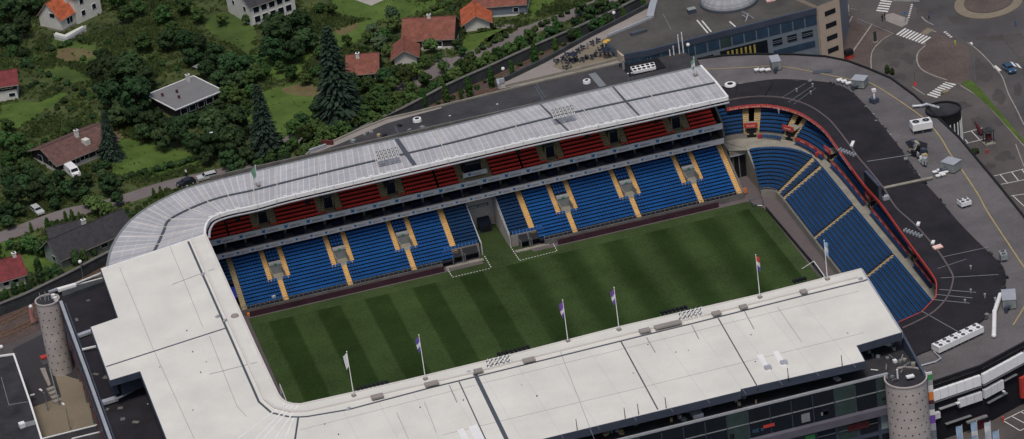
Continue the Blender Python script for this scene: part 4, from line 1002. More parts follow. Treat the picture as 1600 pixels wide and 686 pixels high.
def parasol(px,py,m_,label,z=12.03,closed=False):
    q=at(px,py,z); e=empty('parasol',(q.x,q.y,z),label,'parasol','parasols on the raised terrace'); MB().tube((0,0,0),(0,0,2.6),.05,.05,'greysteel',6).build('pole',e,loc=(0,0,0))
    b=MB(); n_=8; R0=1.15 if not closed else .3; vs=[(0,0,2.7)]+[(R0*math.cos(2*math.pi*i/n_),R0*math.sin(2*math.pi*i/n_),2.15 if not closed else 1.2) for i in range(n_)]
    b.add(vs,[(0,1+i,1+(i+1)%n_) for i in range(n_)]+[tuple(range(n_,0,-1))],m_); b.build('canopy',e,loc=(0,0,0))
parasol(951,78,'umbrella_yellow','single yellow-orange parasol on the terrace near the pavilion')
for i,(x,y) in enumerate([(897,98),(949,91)]): parasol(x,y,'navy_dark','dark parasol among the terrace tables, '+ORD[i]+' from the left')
# ------------------------------------------------------------------ office block with the glass dome
OB=empty('office_block',(150,150,0),'grey office block with a flat roof, round glass dome and beige stair tower','office block')
zO=14.4
roofp=[a2(*p,zO) for p in [(944,62),(950,57),(980,45),(1018,29),(1020,20),(1035,-30),(1320,-50),(1306,2),(1275,14),(1065,66),(1010,80),(975,86)]]
MB().prism(roofp,0,zO,'panel_grey','bldg_roof').build('wall',OB)
MB().wall([a2(*p,zO) for p in [(975,86),(1010,80),(1065,66),(1275,14)]],.5,zO-1.1,zO+.25,'bluegrey').build('roof_edge',OB)
MB().wall([a2(*p,zO) for p in [(950,57),(980,45),(1018,29)]],.4,zO-.6,zO+.5,'lightsteel').build('roof_edge',OB)
MB().wall([a2(*p,zO) for p in [(1016,28),(1020,10),(1030,-20)]],1.6,zO-.1,zO+.5,'lightsteel').build('curved_canopy',OB)
# facade line and its features
F0=Vector(a2(1065,66,zO));F1=Vector(a2(1275,14,zO)); Fd=(F1-F0); FL=Fd.length; Fd.normalize(); Fn=Vector((Fd.y,-Fd.x))
def fac(s0,s1,z0,z1,m_,name='window',d=.12,parent=OB):
    p=F0+Fd*s0; q=F0+Fd*s1; o=Fn*d
    b=MB(); b.add([(p.x+o.x,p.y+o.y,z0),(q.x+o.x,q.y+o.y,z0),(q.x+o.x,q.y+o.y,z1),(p.x+o.x,p.y+o.y,z1),(p.x-o.x,p.y-o.y,z0),(q.x-o.x,q.y-o.y,z0),(q.x-o.x,q.y-o.y,z1),(p.x-o.x,p.y-o.y,z1)],[(0,1,2,3),(1,5,6,2),(4,0,3,7),(3,2,6,7),(4,5,1,0)],m_)
    return b.build(name,parent)
nf=11
for i in range(6):
    fac(-15+2.5*i+.1,-15+2.5*(i+1)-.1,zO-3.6,zO-1.4,'glass_blue')
fac(-15,-.3,zO-4.6,zO-4.0,'lightsteel','ledge')
for i in range(nf):
    a=FL*i/nf; fac(a+.15,FL*(i+1)/nf-.15,zO-3.6,zO-1.4,'glass_blue' if i!=3 else 'glass_green')
def at_s(px,py,z): return (Vector(a2(px,py,z))-F0).dot(Fd)
s1_,s2_=FL*.27,FL*.62
o=fac(s1_,s2_,zO-8,zO-4.4,'glass_dark','glazed_hall',.16)
k=s1_+.5
while k<s2_-.5:
    fac(k,k+.45,zO-7.6,zO-4.8,random.choice(['ochre','ochre','glass_dark']),'curtain_panel',.2,o); k+=1.05
for (a,b) in ((.66,.73),(.77,.84),(.88,.96),(.1,.22)):
    for z in (zO-6.0,):
        w_=fac(FL*a,FL*b,z-.2,z+1.3,'glass_dark','window',.15)
        for t in (.3,.7): fac(FL*a,FL*b,z+t,z+t+.1,'panel_grey','frame',.19,w_)
for z in (zO-8.6,): fac(FL*.66,FL*.97,z-.2,z+1.2,'glass_blue','window',.15)
# beige tower
tA=Vector(a2(1275,14,zO)); tB=Vector(a2(1308,1,zO)); d_=(tB-tA); n_=Vector((d_.y,-d_.x)).normalized(); tw_=[tuple(tA+n_*.8),tuple(tB+n_*.8),tuple(tB-n_*9),tuple(tA-n_*9)]
bt=MB().prism(tw_,0,zO+.9,'beige_wall','bldg_roof').build('stair_tower',OB)
dd_=d_.normalized()
for k in range(4):
    z=zO-2.2-k*3.05
    p=tA+n_*.8+dd_*d_.length*.28; q=tA+n_*.8+dd_*d_.length*.78; b=MB(); o=n_*.05
    b.add([(p.x+o.x,p.y+o.y,z),(q.x+o.x,q.y+o.y,z),(q.x+o.x,q.y+o.y,z+1.15),(p.x+o.x,p.y+o.y,z+1.15),(p.x-o.x,p.y-o.y,z),(q.x-o.x,q.y-o.y,z),(q.x-o.x,q.y-o.y,z+1.15),(p.x-o.x,p.y-o.y,z+1.15)],[(0,1,2,3),(1,5,6,2),(4,0,3,7),(3,2,6,7),(4,5,1,0)],'glass_dark'); b.build('window',bt)
# dome
dc=at(1139,3,zO); b=MB(); vs=[];RD=6.2;uvs=[]
for j in range(9):
    t=j/8*math.pi/2*.95
    for i in range(40):
        a=2*math.pi*i/40; r=RD*math.cos(t); vs.append((dc.x+r*math.cos(a),dc.y+r*math.sin(a),zO+.6+2.6*math.sin(t))); uvs.append((i*1.5,j*1.9))
b.add(vs,[(j*40+i,j*40+(i+1)%40,(j+1)*40+(i+1)%40,(j+1)*40+i) for j in range(8) for i in range(40)]+[tuple(range(320,360))],'dome_glass')
dm=b.build('glass_dome',OB,uv=lambda v:uvs[v])
b=MB()
for i in range(20):
    a=2*math.pi*i/20
    for j in range(8): b.tube(vs[j*40+2*i],vs[(j+1)*40+2*i],.06,.06,'plaza_pave',4,False)
for j in (2,4,6):
    for i in range(40): b.tube(vs[j*40+i],vs[j*40+(i+1)%40],.05,.05,'plaza_pave',4,False)
b.build('glazing_bars',dm); MB().prism([(dc.x+6.6*math.cos(a),dc.y+6.6*math.sin(a)) for a in [i*math.pi/20 for i in range(40)]],zO,zO+.6,'groove').build('dome_kerb',dm)
def lowwall(a,b,w_,h,m_,name,z=zO): MB().wall([a2(*a,z),a2(*b,z)],w_,z,z+h,m_).build(name,OB)
lowwall((1089,32),(1106,52),.3,.12,'paint','roof_strip'); lowwall((1097,33),(1111,50),.3,.12,'paint','roof_strip'); lowwall((1140,34),(1149,42),.3,.1,'paint','roof_strip')
lowwall((986,56),(1010,49),1.0,.7,'groove','roof_box'); lowwall((1036,22),(1049,39+8),.1,.1,'greysteel','roof_seam')
e=eq(1081,20,'roof_box','small blue-grey box on the office roof left of the dome','box',zO); MB().obox((0,0,0),(1.8,1.4,1.0),0,'bluegrey').build('casing',e,loc=(0,0,0)); MB().obox((0,0,1.0),(1.9,1.5,.1),0,'greenbox').build('lid',e,loc=(0,0,0))
e=eq(1168,30,'antenna_group','cluster of pale antennas on the office roof at the dome edge','antennas',zO)
for k in range(7): MB().tube((ru(-1.6,1.6),ru(-1,1),0),(ru(-1.6,1.6),ru(-1,1),ru(.8,2)),.08,.06,'lightsteel',6).build('antenna',e,loc=(0,0,0))
o=MB().obox((*a2(1204,1,zO),zO),(2,1.2,.4),0,'text_pink').build('roof_hatch'); tag(o,'small pale hatch on the office roof at the right of the dome','hatch')
# pavilion front with pale column
e=OB
MB().wall([a2(*p,14.3) for p in [(958,62),(968,82),(974,87)]],.6,12.25,14.3,'beige_wall').build('pavilion_wall',OB)
MB().tube((*a2(975,110,12.1),12.25),(*a2(975,110,12.1),14.6),.3,.3,'plaza_pave',12).build('column',OB)
ps=[(1043+12,80-8),(1060,76),(1063,70)]
e=eq(1062,84,'white_mast','group of tall white masts at the office roof edge','mast',12.3)
for k,(dx,h) in enumerate(((0,4.6),(.9,5),(-1.3,2.2),(-2.2,1.5))): MB().tube((dx,0,0),(dx,0,h),.14,.12,'white_metal',8).build('mast_pole',e,loc=(0,0,0))
def globe(px,py,z0,h,label,group='globe lamps'):
    q=at(px,py,z0+h); e=empty('globe_lamp',(q.x,q.y,z0),label,'lamp',group); MB().tube((0,0,0),(0,0,h-.3),.07,.05,'greysteel',6).build('post',e,loc=(0,0,0)); MB().ball((0,0,h),.42,'white_metal',12,8).build('globe',e,loc=(0,0,0))
globe(1075,70,12.3,3,'white globe lamp beside the white masts'); globe(959,20,0,6,'white globe lamp beside the railway above the terrace'); globe(786,107.5,0,6,'white globe lamp above the tracks left of the terrace corner'); globe(48,479,0,5,'white globe lamp above a pink banner by the tracks at lower left'); globe(2,542,0,5,'white globe lamp at the left edge beside the black-roofed building'); globe(125,409,0,4,'white globe lamp in front of the conifers by the dark-roofed house')
# ================================================================== NEAR + LEFT STAND
NS=empty('corner_grandstand',(-10,-10,0),'L-shaped grandstand with smooth off-white roof wrapped round the near left corner of the pitch','grandstand')
ZN=22
inner=[(1346.7,421),(1188,461),(967,512),(800,555),(640,594),(553,614),(470,632.5),(457,632),(445.7,629),(439,624),(433.6,617),(400,545),(360,456),(320.4,367)]
outer=[(158,421),(184.5,496.4),(142,511),(172,594),(219,580),(262,690),(285,770),(560,770),(847,686),(1157,611),(1157,608),(1351,564),(1338,540),(1409,519)]
I2=[a2(*p,ZN) for p in inner]; O2=[a2(*p,ZN) for p in outer]
b=MB(); b.prism(I2+O2,ZN-.4,ZN,'bluegrey','roof_white'); nr=b.build('roof',NS)
b=MB(); b.wall([O2[k] for k in (5,6,7,8,9)],.3,ZN-1.5,ZN-.02,'bluegrey'); b.build('fascia',nr)
MB().wall([O2[k] for k in (10,11,12,13)],.3,ZN-1.5,ZN-.02,'bluegrey').build('fascia',nr)
MB().wall([O2[k] for k in (0,1,2,3,4,5)],.3,ZN-1.3,ZN-.02,'bluegrey').build('fascia',nr)
MB().wall([I2[-1],O2[0]],.35,ZN-1.0,ZN+.12,'white_metal').build('edge_trim',nr)
MB().wall([O2[-1],I2[0]],.3,ZN-1.2,ZN+.1,'lightsteel').build('edge_trim',nr)
MB().wall(offset(I2,-.1),.35,ZN-1.3,ZN+.16,'roof_white2').build('edge_trim',nr)
gv=[(294,377.5),(317,430),(348,500),(357,520),(378,568),(404.5,628),(424,645),(452,651.5),(467,651.8),(480,651),(545,640),(673,606),(800,575),(1000,525.7),(1085.7,504.7),(1260,461),(1350,439),(1355,437)]
G=[a2(*p,ZN) for p in gv]
MB().wall(G,.42,ZN,ZN+.05,'groove').build('roof_gutter',nr)
g2=[(300,373.5),(325,430),(356,498),(388,568),(414,625),(430,638),(455,644),(480,643),(640,606),(740,583),(800,567),(1000,518),(1160,479),(1340,434)]
G2=[a2(*p,ZN) for p in g2]
MB().wall(G2,.5,ZN,ZN+.35,'roof_white2').build('upstand',nr)
# raised walkway blocks
for (x,y,w_) in ((590,623,2.2),(675,603,2.5),(827,566,2.2),(1008,520,2.0),(1044,511,5.0),(1120,493,1.6),(1162,483,1.4),(1256,459,1.2),(748,583,1.6)):
    q=at(x,y,ZN); MB().obox((q.x,q.y,ZN+.36),(w_,1.3,.3),0,'plaza_pave').build('walkway_cover',nr)
def joint(a,b,w_=.2,m_='groove',h=.03): MB().wall([a2(*a,ZN),a2(*b,ZN)],w_,ZN,ZN+h,m_).build('roof_joint',nr)
joint((352,513),(166,573),.4); joint((742,584),(797,698),.75,h=.06); joint((717,596),(764,698),.22); joint((970,533),(1028,640),.25); joint((1122,497),(1184,605),.22)
joint((1163,486),(1178,514),.15,'greysteel'); joint((1010,527),(1024,551),.15,'greysteel'); joint((1081,508),(1092,530),.15,'greysteel'); joint((702,602),(714,629),.15,'greysteel')
joint((466,653),(459,700),.35); joint((269,444.6),(334.7,420),.14,'greysteel'); joint((327,585),(402,566),.14,'greysteel')
for a,b in (((187,418),(240,546.6)),((240,546.6),(310,700)),((266,386),(317,511.6)),((327,525),(370,634)),((370,634),(385,651)),((468,672),(742,602)),((745,601),(1342,455)),((690,680),(1000,606)),((1000,606),(1350,520)),((663,628),(682,676)),((1215,480),(1253,535)),((875,548),(930,690)),((620,645),(640,690))):
    joint(a,b,.07,'greysteel',.02)
for a,b in (((445.7,629.5),(366,690)),((452,632),(396,690)),((458,633),(408,690)),((466,633),(427,690)),((459,653),(444,690))): joint(a,b,.3,'white_metal',.06)
for q4 in ([(1182,555.5),(1191,554),(1204.6,579),(1195.5,580.5)],[(1207,550),(1216,548.6),(1229.6,572),(1220,574)],[(714,673),(724,670),(735,690),(724,694)],[(732,668),(745,664),(757,686),(742,690)]):
    MB().prism([a2(*p,ZN) for p in q4],ZN,ZN+.14,'white_metal').build('skylight',nr)
for (x,y) in ((1200,577),(1225,569)): q=at(x,y,ZN); MB().obox((q.x,q.y,ZN+.15),(1.2,.9,.5),0,'lightsteel').build('vent_box',nr)
for (x,y) in ((1345,437),(545,640),(428,465),(317,430),(352,502),(733,583),(340,466+30)):
    q=at(x,y,ZN); MB().obox((q.x,q.y,ZN),(.7,.5,.4),ru(0,1),'lightsteel').build('vent_box',nr)
q=at(367,494,ZN); MB().tube((q.x,q.y,ZN),(q.x,q.y,ZN+.25),.8,.7,'plaza_pave',14).build('roof_drum',nr)
random.seed(44)
for k in range(22):
    if k<15: px=ru(500,1330); t=ru(.12,.92); y0=644-(px-470)*.239; y1=y0+115; 
    else: px=None
    q=at(px,y0+(y1-y0)*t,ZN) if px else at(ru(230,340),ru(420,660),ZN)
    MB().tube((q.x,q.y,ZN),(q.x,q.y,ZN+ru(.12,.3)),.13,.1,random.choice(['groove','greysteel','lightsteel']),6).build('roof_drain',nr)
for k in range(1,16):
    A_=at(480+k*55,652-(k*55)*.239,ZN); 
    MB().wall([(A_.x,A_.y),(A_.x+.4,A_.y-28)],.035,ZN,ZN+.012,'lightsteel').build('roof_seam',nr) if A_.x<93 else None
# black lamp rows along the inner edge
for k,(a,b_) in enumerate((((558,613),(609,601)),((778,553+6),(830,546)),((1033,494),(1076,484)),((1240,444.5),(1262,439)))):
    A_=at(*a,ZN);B_=at(*b_,ZN); e=empty('loudspeaker_row',tuple(A_),['row of black loudspeakers on the roof edge between the two leftmost flagpoles','row of black loudspeakers on the roof edge behind the left floodlight rack','row of black loudspeakers on the roof edge behind the right floodlight rack','short row of black loudspeakers on the roof edge near the goal'][k],'loudspeakers','loudspeaker rows on the off-white roof edge')
    n_=max(4,int((B_-A_).length/.75))
    for i in range(n_):
        p=A_.lerp(B_,(i+.5)/n_); b=MB(); b.obox((p.x,p.y+.5,ZN+.1),(.5,.6,.55),.2,'black'); b.build('speaker',e)
    MB().wall([(A_.x,A_.y+.5),(B_.x,B_.y+.5)],.1,ZN-.1,ZN+.08,'greysteel').build('bracket',e)
def floodrack2(px,py,label):
    p=at(px,py,ZN); e=empty('floodlight_rack',(p.x,p.y,ZN),label,'floodlight','floodlight racks on the roofs')
    f=MB()
    for i in range(4): f.tube((p.x-2.2,p.y-.3,ZN+.5+i*.45),(p.x+2.2,p.y-.3,ZN+.5+i*.45),.06,.06,'white_metal',5)
    for sx in (-2,-1,0,1,2): f.tube((p.x+sx,p.y-.3,ZN),(p.x+sx,p.y-.3,ZN+2.1),.05,.05,'white_metal',5); f.tube((p.x+sx,p.y-.3,ZN+1.6),(p.x+sx,p.y-1.8,ZN),.05,.05,'white_metal',5)
    f.build('frame',e)
    for i in range(4):
        for j in range(5 if i%2 else 6):
            x=p.x-2+4*j/5+(.35 if i%2 else 0); zz=ZN+.5+i*.45; l=MB(); l.tube((x,p.y-.45,zz),(x,p.y+.1,zz-.15),.2,.26,'black',8); l.tube((x,p.y-.5,zz+.01),(x,p.y-.45,zz),.2,.2,'white_metal',8); l.build('lamp',e)
floodrack2(780,571,'floodlight rack on the off-white roof edge, between the second and third flagpoles from the left'); floodrack2(1080,497,'floodlight rack on the off-white roof edge right of the two purple flags')
# small rods at the outer edge
for i,(x,y) in enumerate([(902,672),(977,654),(1041,638),(1232,592),(1316,572),(998,648)]):
    q=at(x,y,ZN); o=MB().tube((q.x,q.y,ZN-.5),(q.x,q.y,ZN+2.2),.08,.06,'black',6).build('edge_rod'); tag(o,'thin dark rod at the roof edge above the glazed facade, '+['first','second','fourth','fifth','sixth','third'][i]+' from the left','rod','rods along the outer roof edge')
# interior terrace under the roof, facade of the near stand
z18=17.8
MB().prism([(-30,-37.6),(97,-37.6),(102.5,-34),(102.5,-24),(-30,-24)],z18-.4,z18,'concrete_dark','dark_roof2').build('upper_terrace',NS)
MB().box(-30,90,-24.2,-23.8,z18,ZN-.5,'navy_dark').build('terrace_wall',NS)
for i in range(34):
    x=ru(15,97); MB().obox((x,ru(-36.8,-33 if x<88 else -26),z18),(ru(.3,1.1),ru(.3,.9),ru(.2,.7)),ru(0,3),random.choice(['stair_tan','greysteel','black','lightsteel','dark_roof2','ochre','concrete'])).build('service_box',NS)
MB().box(60.3,62.2,-37.2,-34.5,z18,z18+.8,'lightsteel').build('service_box',NS)
fy=-37.9
MB().box(-60,96.2,fy-.1,fy+.3,0,z18-.5,'bluegrey').build('facade_wall',NS)
MB().box(-60,96.3,fy-.25,fy+.25,z18-.1,z18+.25,'lightsteel').build('facade_coping',NS)
x=-58
while x<95:
    w_=MB().box(x+.1,x+3.9,fy-.22,fy-.1,11.9,z18-.1,'glass_dark' if rnd()<.8 else 'glass_green').build('glazing',NS)
    MB().box(x+.1,x+3.9,fy-.3,fy-.22,14.8,15.0,'greysteel').build('transom',w_)
    if x>20:
        for k in range(2): 
            if rnd()<.6: a=x+ru(.2,2); MB().box(a,a+ru(.5,1.6),fy-.26,fy-.225,ru(12,13),ru(13.2,14.4),random.choice(['glass_green','navy_dark','black','greysteel','glass_blue'])).build('pane',w_)
    x+=4
MB().box(-60,96.3,fy-1.2,fy-.1,10.4,11.8,'purple_ledge').build('ledge',NS)
x=-58
while x<95:
    w_=MB().box(x+.3,x+3.7,fy-.2,fy-.1,7.0,10.2,random.choice(['glass_dark','glass_dark','glass_green','glass_pale2','navy_dark'])).build('window',NS)
    MB().box(x+.3,x+3.7,fy-.25,fy-.2,8.6,8.75,'greysteel').build('frame',w_)
    MB().box(x+.3,x+3.7,fy-.2,fy-.1,2.5,6.0,'glass_dark').build('window',NS); x+=4
for a,b_,z0,z1,m_ in ((72.5,74.6,13.2,13.8,'red_banner'),(88,92,8.3,9.6,'tile_maroon'),(80,81.8,8.2,9.6,'turf_green')):
    MB().box(a,b_,fy-.32,fy-.27,z0,z1,m_).build('sign_panel',NS)
for (a,m_) in ((73,'black'),(75,'house_white')): pass
# tiers inside (facing the pitch)
nline=[(104,-5.6),(50,-5.8),(-1,-6)]
rows_on(nline,15,.8,.4,1.5,'seat_blue',[(5+13*i,5+13*i+11.6,'seat_blue',0,15) for i in range(7)],NS)
for i in range(7): stair(NS,nline,5+13*i-1.2,5+13*i-.1,15,.8,.4,1.5,'stair_yellow')
MB().wall(offset(nline,-.15),.3,0,1.4,'concrete').build('front_wall',NS)
lline=[(-5,2),(-4.8,34),(-4.6,66)]
rows_on(lline,15,.8,.4,1.5,'seat_blue',[(1+13*i,1+13*i+11.6,'seat_blue',0,15) for i in range(5)],NS)
MB().wall(offset(lline,-.15),.3,0,1.4,'concrete').build('front_wall',NS)
MB().box(-24,101,-24.2,-23.8,0,z18-.5,'concrete_dark').build('inner_wall',NS); MB().box(-24.4,-24,-24,70,0,ZN-.5,'concrete_dark').build('inner_wall',NS)
cm=MB()
for x in range(4,100,12): MB().tube((x,-20,0),(x,-20,ZN-.4),.3,.3,'greysteel',8).build('column',NS)
# right end wall
A_=at(1409,519,21.2);B_=at(1447,588,17.6); b=MB(); an=Vector((B_.y-A_.y,-(B_.x-A_.x),0)).normalized()*.2
b.add([A_-an,A_+an,B_+an,B_-an]+[Vector((v.x,v.y,12)) for v in (A_-an,A_+an,B_+an,B_-an)],[(0,1,2,3),(4,7,6,5),(0,4,5,1),(1,5,6,2),(2,6,7,3),(3,7,4,0)],'bluegrey'); b.build('end_wall',NS)
MB().box(98,102.3,-36,-24,12,17.4,'wall_dark').build('end_block',NS)
e=empty('roof_machinery',(98.5,-33,z18),'tangle of pale pipes and boxes on top of the speckled tower at lower right','machinery')
for k in range(24):
    x,y=ru(95,101.5),ru(-40.5,-28); b=MB(); m_=random.choice(['lightsteel','greysteel','white_metal','concrete','greysteel'])
    if k%2: b.tube((x,y,z18+.2),(x+ru(-1.5,1.5),y+ru(-1.5,1.5),z18+ru(.2,1.2)),.09,.09,m_,6)
    else: b.obox((x,y,z18+.02),(ru(.3,.8),ru(.3,.8),ru(.2,.7)),ru(0,2),m_)
    b.build('machine_part',e)
b=MB(); b.tube((97.3,-40.3,z18),(97.3,-40.3,z18+1.9),.16,.16,'white_metal',8); b.build('chimney',e); b=MB(); b.obox((99.3,-41.2,z18+.3),(1.4,.8,.3),0,'white_metal'); b.build('hood',e)
def tower(cx,cy,r,h,label,a0,a1,n_=48):
    e=empty('speckled_tower',(cx,cy,0),label,'tower','round concrete stair towers')
    b=MB(); vs=[(cx+r*math.cos(2*math.pi*i/n_),cy+r*math.sin(2*math.pi*i/n_)) for i in range(n_)]; b.prism(vs,0,h,'tower_conc','dark_roof2'); b.build('shaft',e,smooth=False)
    MB().wall(vs+[vs[0]],.25,h,h+.25,'tower_conc').build('parapet',e)
    k=0; z=h-1.6
    hm=None
    while z>.6:
        st_=math.degrees(1.25/r); m=int((a1-a0)/st_)
        for j in range(m):
            a=math.radians(a0+st_*(j+(.5 if k%2 else 0))+5); c,s=math.cos(a),math.sin(a)
            if hm is None:
                q=MB(); q.tube((0,0,0),(.07,0,0),.15,.15,'black',8); o=q.build('porthole',e,loc=(0,0,0)); hm=o.data
            else: o=meshobj('porthole',hm,e)
            o.matrix_parent_inverse=e.matrix_world.inverted() ; o.matrix_basis=Matrix.Translation((cx+(r-.05)*c,cy+(r-.05)*s,z))@Matrix.Rotation(a,4,'Z')
        z-=1.62; k+=1
    return e
tR=tower(98.8,-40.2,3.7,17.5,'round speckled concrete tower at the right end of the glazed facade',185,360)
tL=tower(-39.9,68.3,2.35,15.9,'round speckled concrete tower beside the railway at lower left',175,350)
b=MB(); b.obox((102.9,-40.6,0),(1.3,.25,17.8),-.15,'banner_white'); mp=b.build('banner_strip',tR)
zz=17.4
for k in range(12):
    h=ru(.7,1.9); m_=['turf_green','lightsteel','banner_white','orange','tile_maroon','panel_grey','banner_white','flag_purple','lightsteel','panel_grey','banner_white','bluegrey'][k]; MB().obox((102.9,-40.76,zz-h),(1.25,.04,h),-.15,m_).build('picture_panel',mp); zz-=h+.1
    if zz<2: break
for (dx,dy) in ((-.4,0),(.3,-.3),(-.1,.9),(-1.2,1.0)):
    MB().tube((-39.9+dx,68.3+dy,15.9),(-39.9+dx,68.3+dy,17.4),.07,.07,'lightsteel',6).build('antenna',tL)
MB().obox((-38.6,68.6,16),(.7,.6,.8),.3,'white_metal').build('roof_box',tL); MB().obox((-38.3,67.2,16),(.7,.6,.8),.3,'white_metal').build('roof_box',tL)
# left terraces
LB=empty('side_building',(-32,30,0),'dark-roofed wing with a long parapet left of the off-white roof','building')
z16=15.8
MB().prism([(-37.4,66.5),(-38.5,71),(-34,73.5),(-15,73.5),(-15,-60),(-36.6,-60)],8.2,z16,'purple_wall','dark_roof').build('upper_block',LB)
MB().box(-36.2,-16,-60,64,0,8.0,'wall_dark').build('lower_block',LB)
pw=MB().wall([(-37.5,66),(-37.2,35),(-36.7,-60)],.6,z16-.2,z16+.55,'lightsteel').build('parapet',LB)
MB().wall([(-36.75,65),(-36.5,35),(-36.0,-60)],.25,z16,z16+.3,'bluegrey').build('gutter',LB)
MB().wall([(-37.75,64),(-37.5,35),(-36.95,-60)],.18,8.0,8.35,'tile_maroon').build('red_trim',LB)
MB().wall([(-37.78,64),(-37.52,35),(-37.0,-60)],.12,11.6,12.0,'bluegrey').build('ledge',LB)
for y in range(58,-58,-8): MB().tube((-37.75,y,9.2),(-37.95,y,9.2),.28,.28,'black',10).build('round_window',LB)
for y in range(62,-58,-9): MB().box(-37.3,-36.7,y-.3,y+.3,0,8.0,'concrete_dark').build('column',LB)
def beam(a,b,z,w_,h,m_,nm='beam'): MB().wall([a2(*a,z),a2(*b,z)],w_,z-h,z,m_).build(nm,LB)
beam((76,455),(91,449.5),16.9,.5,.4,'lightsteel'); beam((90,451),(118,443),17.2,.9,.6,'white_metal'); beam((118,442),(157,426),17.4,.22,.22,'white_metal'); beam((118,445),(163,433),16.8,.22,.22,'white_metal'); beam((128,437),(160,428),16.9,.1,.1,'lightsteel')
beam((122,523),(144,515),16.6,1.0,.5,'lightsteel'); beam((128,545),(150,540),16.8,.3,.3,'white_metal'); beam((160,627),(183,620),16.8,1.2,.6,'lightsteel'); beam((183,622),(226,600),17.5,.25,.25,'lightsteel')
MB().prism([a2(97,459,z16),a2(165,436,z16),a2(169,444,z16),a2(99,469,z16)],z16,z16+.9,'wall_dark').build('roof_plinth',LB)
MB().prism([a2(172,590,19),a2(184,590,19),a2(184,604,19),a2(176,606,19)],17.5,20.4,'bluegrey').build('plant_box',LB); MB().prism([a2(186,588,20),a2(224,574,20),a2(226,584,20),a2(188,600,20)],17.5,20.8,'bluegrey').build('plant_box',LB)
for i,(x,y) in enumerate([(168,640),(188,638),(192,655),(150,585),(167,590),(120,500),(138,470),(212,660)]):
    q=at(x,y,z16); MB().obox((q.x,q.y,z16),(ru(.5,1.2),ru(.5,1.6),.12),ru(0,2),'concrete_dark').build('roof_patch',LB)
# lower left black-roofed building
BB=empty('black_roofed_building',(-45,45,0),'low building with black flat roof and bright white roof edge at the lower left corner','building')
zb=7.5
p5=[a2(*p,zb) for p in [(-60,572),(0,557.5),(21.5,554.5),(46,626),(66,690),(88,770),(-80,780)]]
MB().prism(p5,0,zb,'wall_dark','dark_roof2').build('building_block',BB)
MB().wall(p5[:6],.35,zb-.7,zb+.3,'white_metal').build('roof_edge',BB)
MB().wall([a2(2,590,zb),a2(14,633,zb),a2(44,628,zb)],.12,zb,zb+.1,'greysteel').build('roof_seam',BB)
q=at(35,667,zb); MB().obox((q.x,q.y,zb),(1.1,1.1,.9),.2,'white_metal').build('roof_unit',BB); MB().prism([a2(*p,zb) for p in [(30,663),(54,657),(55,664),(31,670)]],zb,zb+.12,'greysteel').build('roof_patch',BB)
BR=empty('link_roof',(-40,10,0),'flat black link roof with white edges between the black-roofed building and the purple-grey wing','roof')
p6=[a2(*p,zb) for p in [(66,686),(152,664.5),(160,690),(90,720)]]; MB().prism(p6,zb-.5,zb,'wall_dark','dark_roof2').build('roof_deck',BR); MB().wall(p6[:2],.25,zb-.5,zb+.15,'white_metal').build('roof_edge',BR); MB().wall([a2(112,686,zb),a2(158,675,zb)],.25,zb,zb+.15,'white_metal').build('roof_edge',BR)
# yard furniture
MB_=MB(); o=MB().obox((*a2(87,592,0),.02),(3.0,.25,.15),1.2,'concrete').build('kerb_stone'); bpy.data.objects.remove(o)
rp=empty('yard_ramp',tuple(at(75,600,0)),'pale concrete ramp with a stepped lower end beside the left tower','ramp')
MB().prism([a2(*p,.6) for p in [(63,578),(71,577),(80,603),(76,606)]],.012,1.0,'plaza_pave').build('ramp_slab',rp)
for i in range(4):
    q=at(79+i*3.2,608+i*5.5,.5); MB().obox((q.x,q.y,.012),(1.5,1.0,.7-.12*i),.3,'plaza_pave').build('step',rp)
MB().wall([a2(78,578,.5),a2(92,630,.5)],.2,.012,1.1,'greysteel').build('railing',rp)
q=at(72,566,0); e=empty('waste_container',(q.x,q.y,.01),'red-lidded grey container beside the foot of the left tower','container'); MB().obox((0,0,0),(1.7,1.2,1.1),.2,'greysteel').build('body',e,loc=(0,0,0)); MB().obox((0,0,1.1),(1.8,1.3,.35),.2,'red_banner').build('lid',e,loc=(0,0,0))
def lamp(px,py,h,label,z=0,arm=1.2,ang=0,group='street lamps'):
    q=at(px,py,z); e=empty('street_lamp',(q.x,q.y,z),label,'street lamp',group); MB().tube((0,0,0),(0,0,h),.11,.07,'greysteel',8).build('post',e,loc=(0,0,0)); MB().tube((0,0,h),(arm*math.cos(ang),arm*math.sin(ang),h+.25),.06,.05,'greysteel',6).build('arm',e,loc=(0,0,0)); MB().obox((arm*math.cos(ang),arm*math.sin(ang),h+.2),(.9,.35,.18),ang,'white_metal').build('lamp_head',e,loc=(0,0,0))
lamp(75,645-3,4,'thin lamp post standing in the paved yard at lower left',ang=2); lamp(110,672,5,'lamp post on the tan paving of the lower left yard near the link roof',ang=1.8); lamp(43,628,1.0,'low lamp arm by the white roof edge at lower left',ang=0)
lamp(345,250,6.5,'street lamp among dark trees beside the lane above the parked cars',ang=2.6); lamp(702,122,7.5,'street lamp at the small turning place by the red-roofed houses',ang=2.6); lamp(528,190,6,'street lamp in front of the tall spruce left of centre',ang=2.6); lamp(1524,130,9,'tall grey lamp post beside the green verge',ang=1.57,arm=.8); lamp(1550,180,0.01+2,'short post beside the verge',ang=1) if False else None
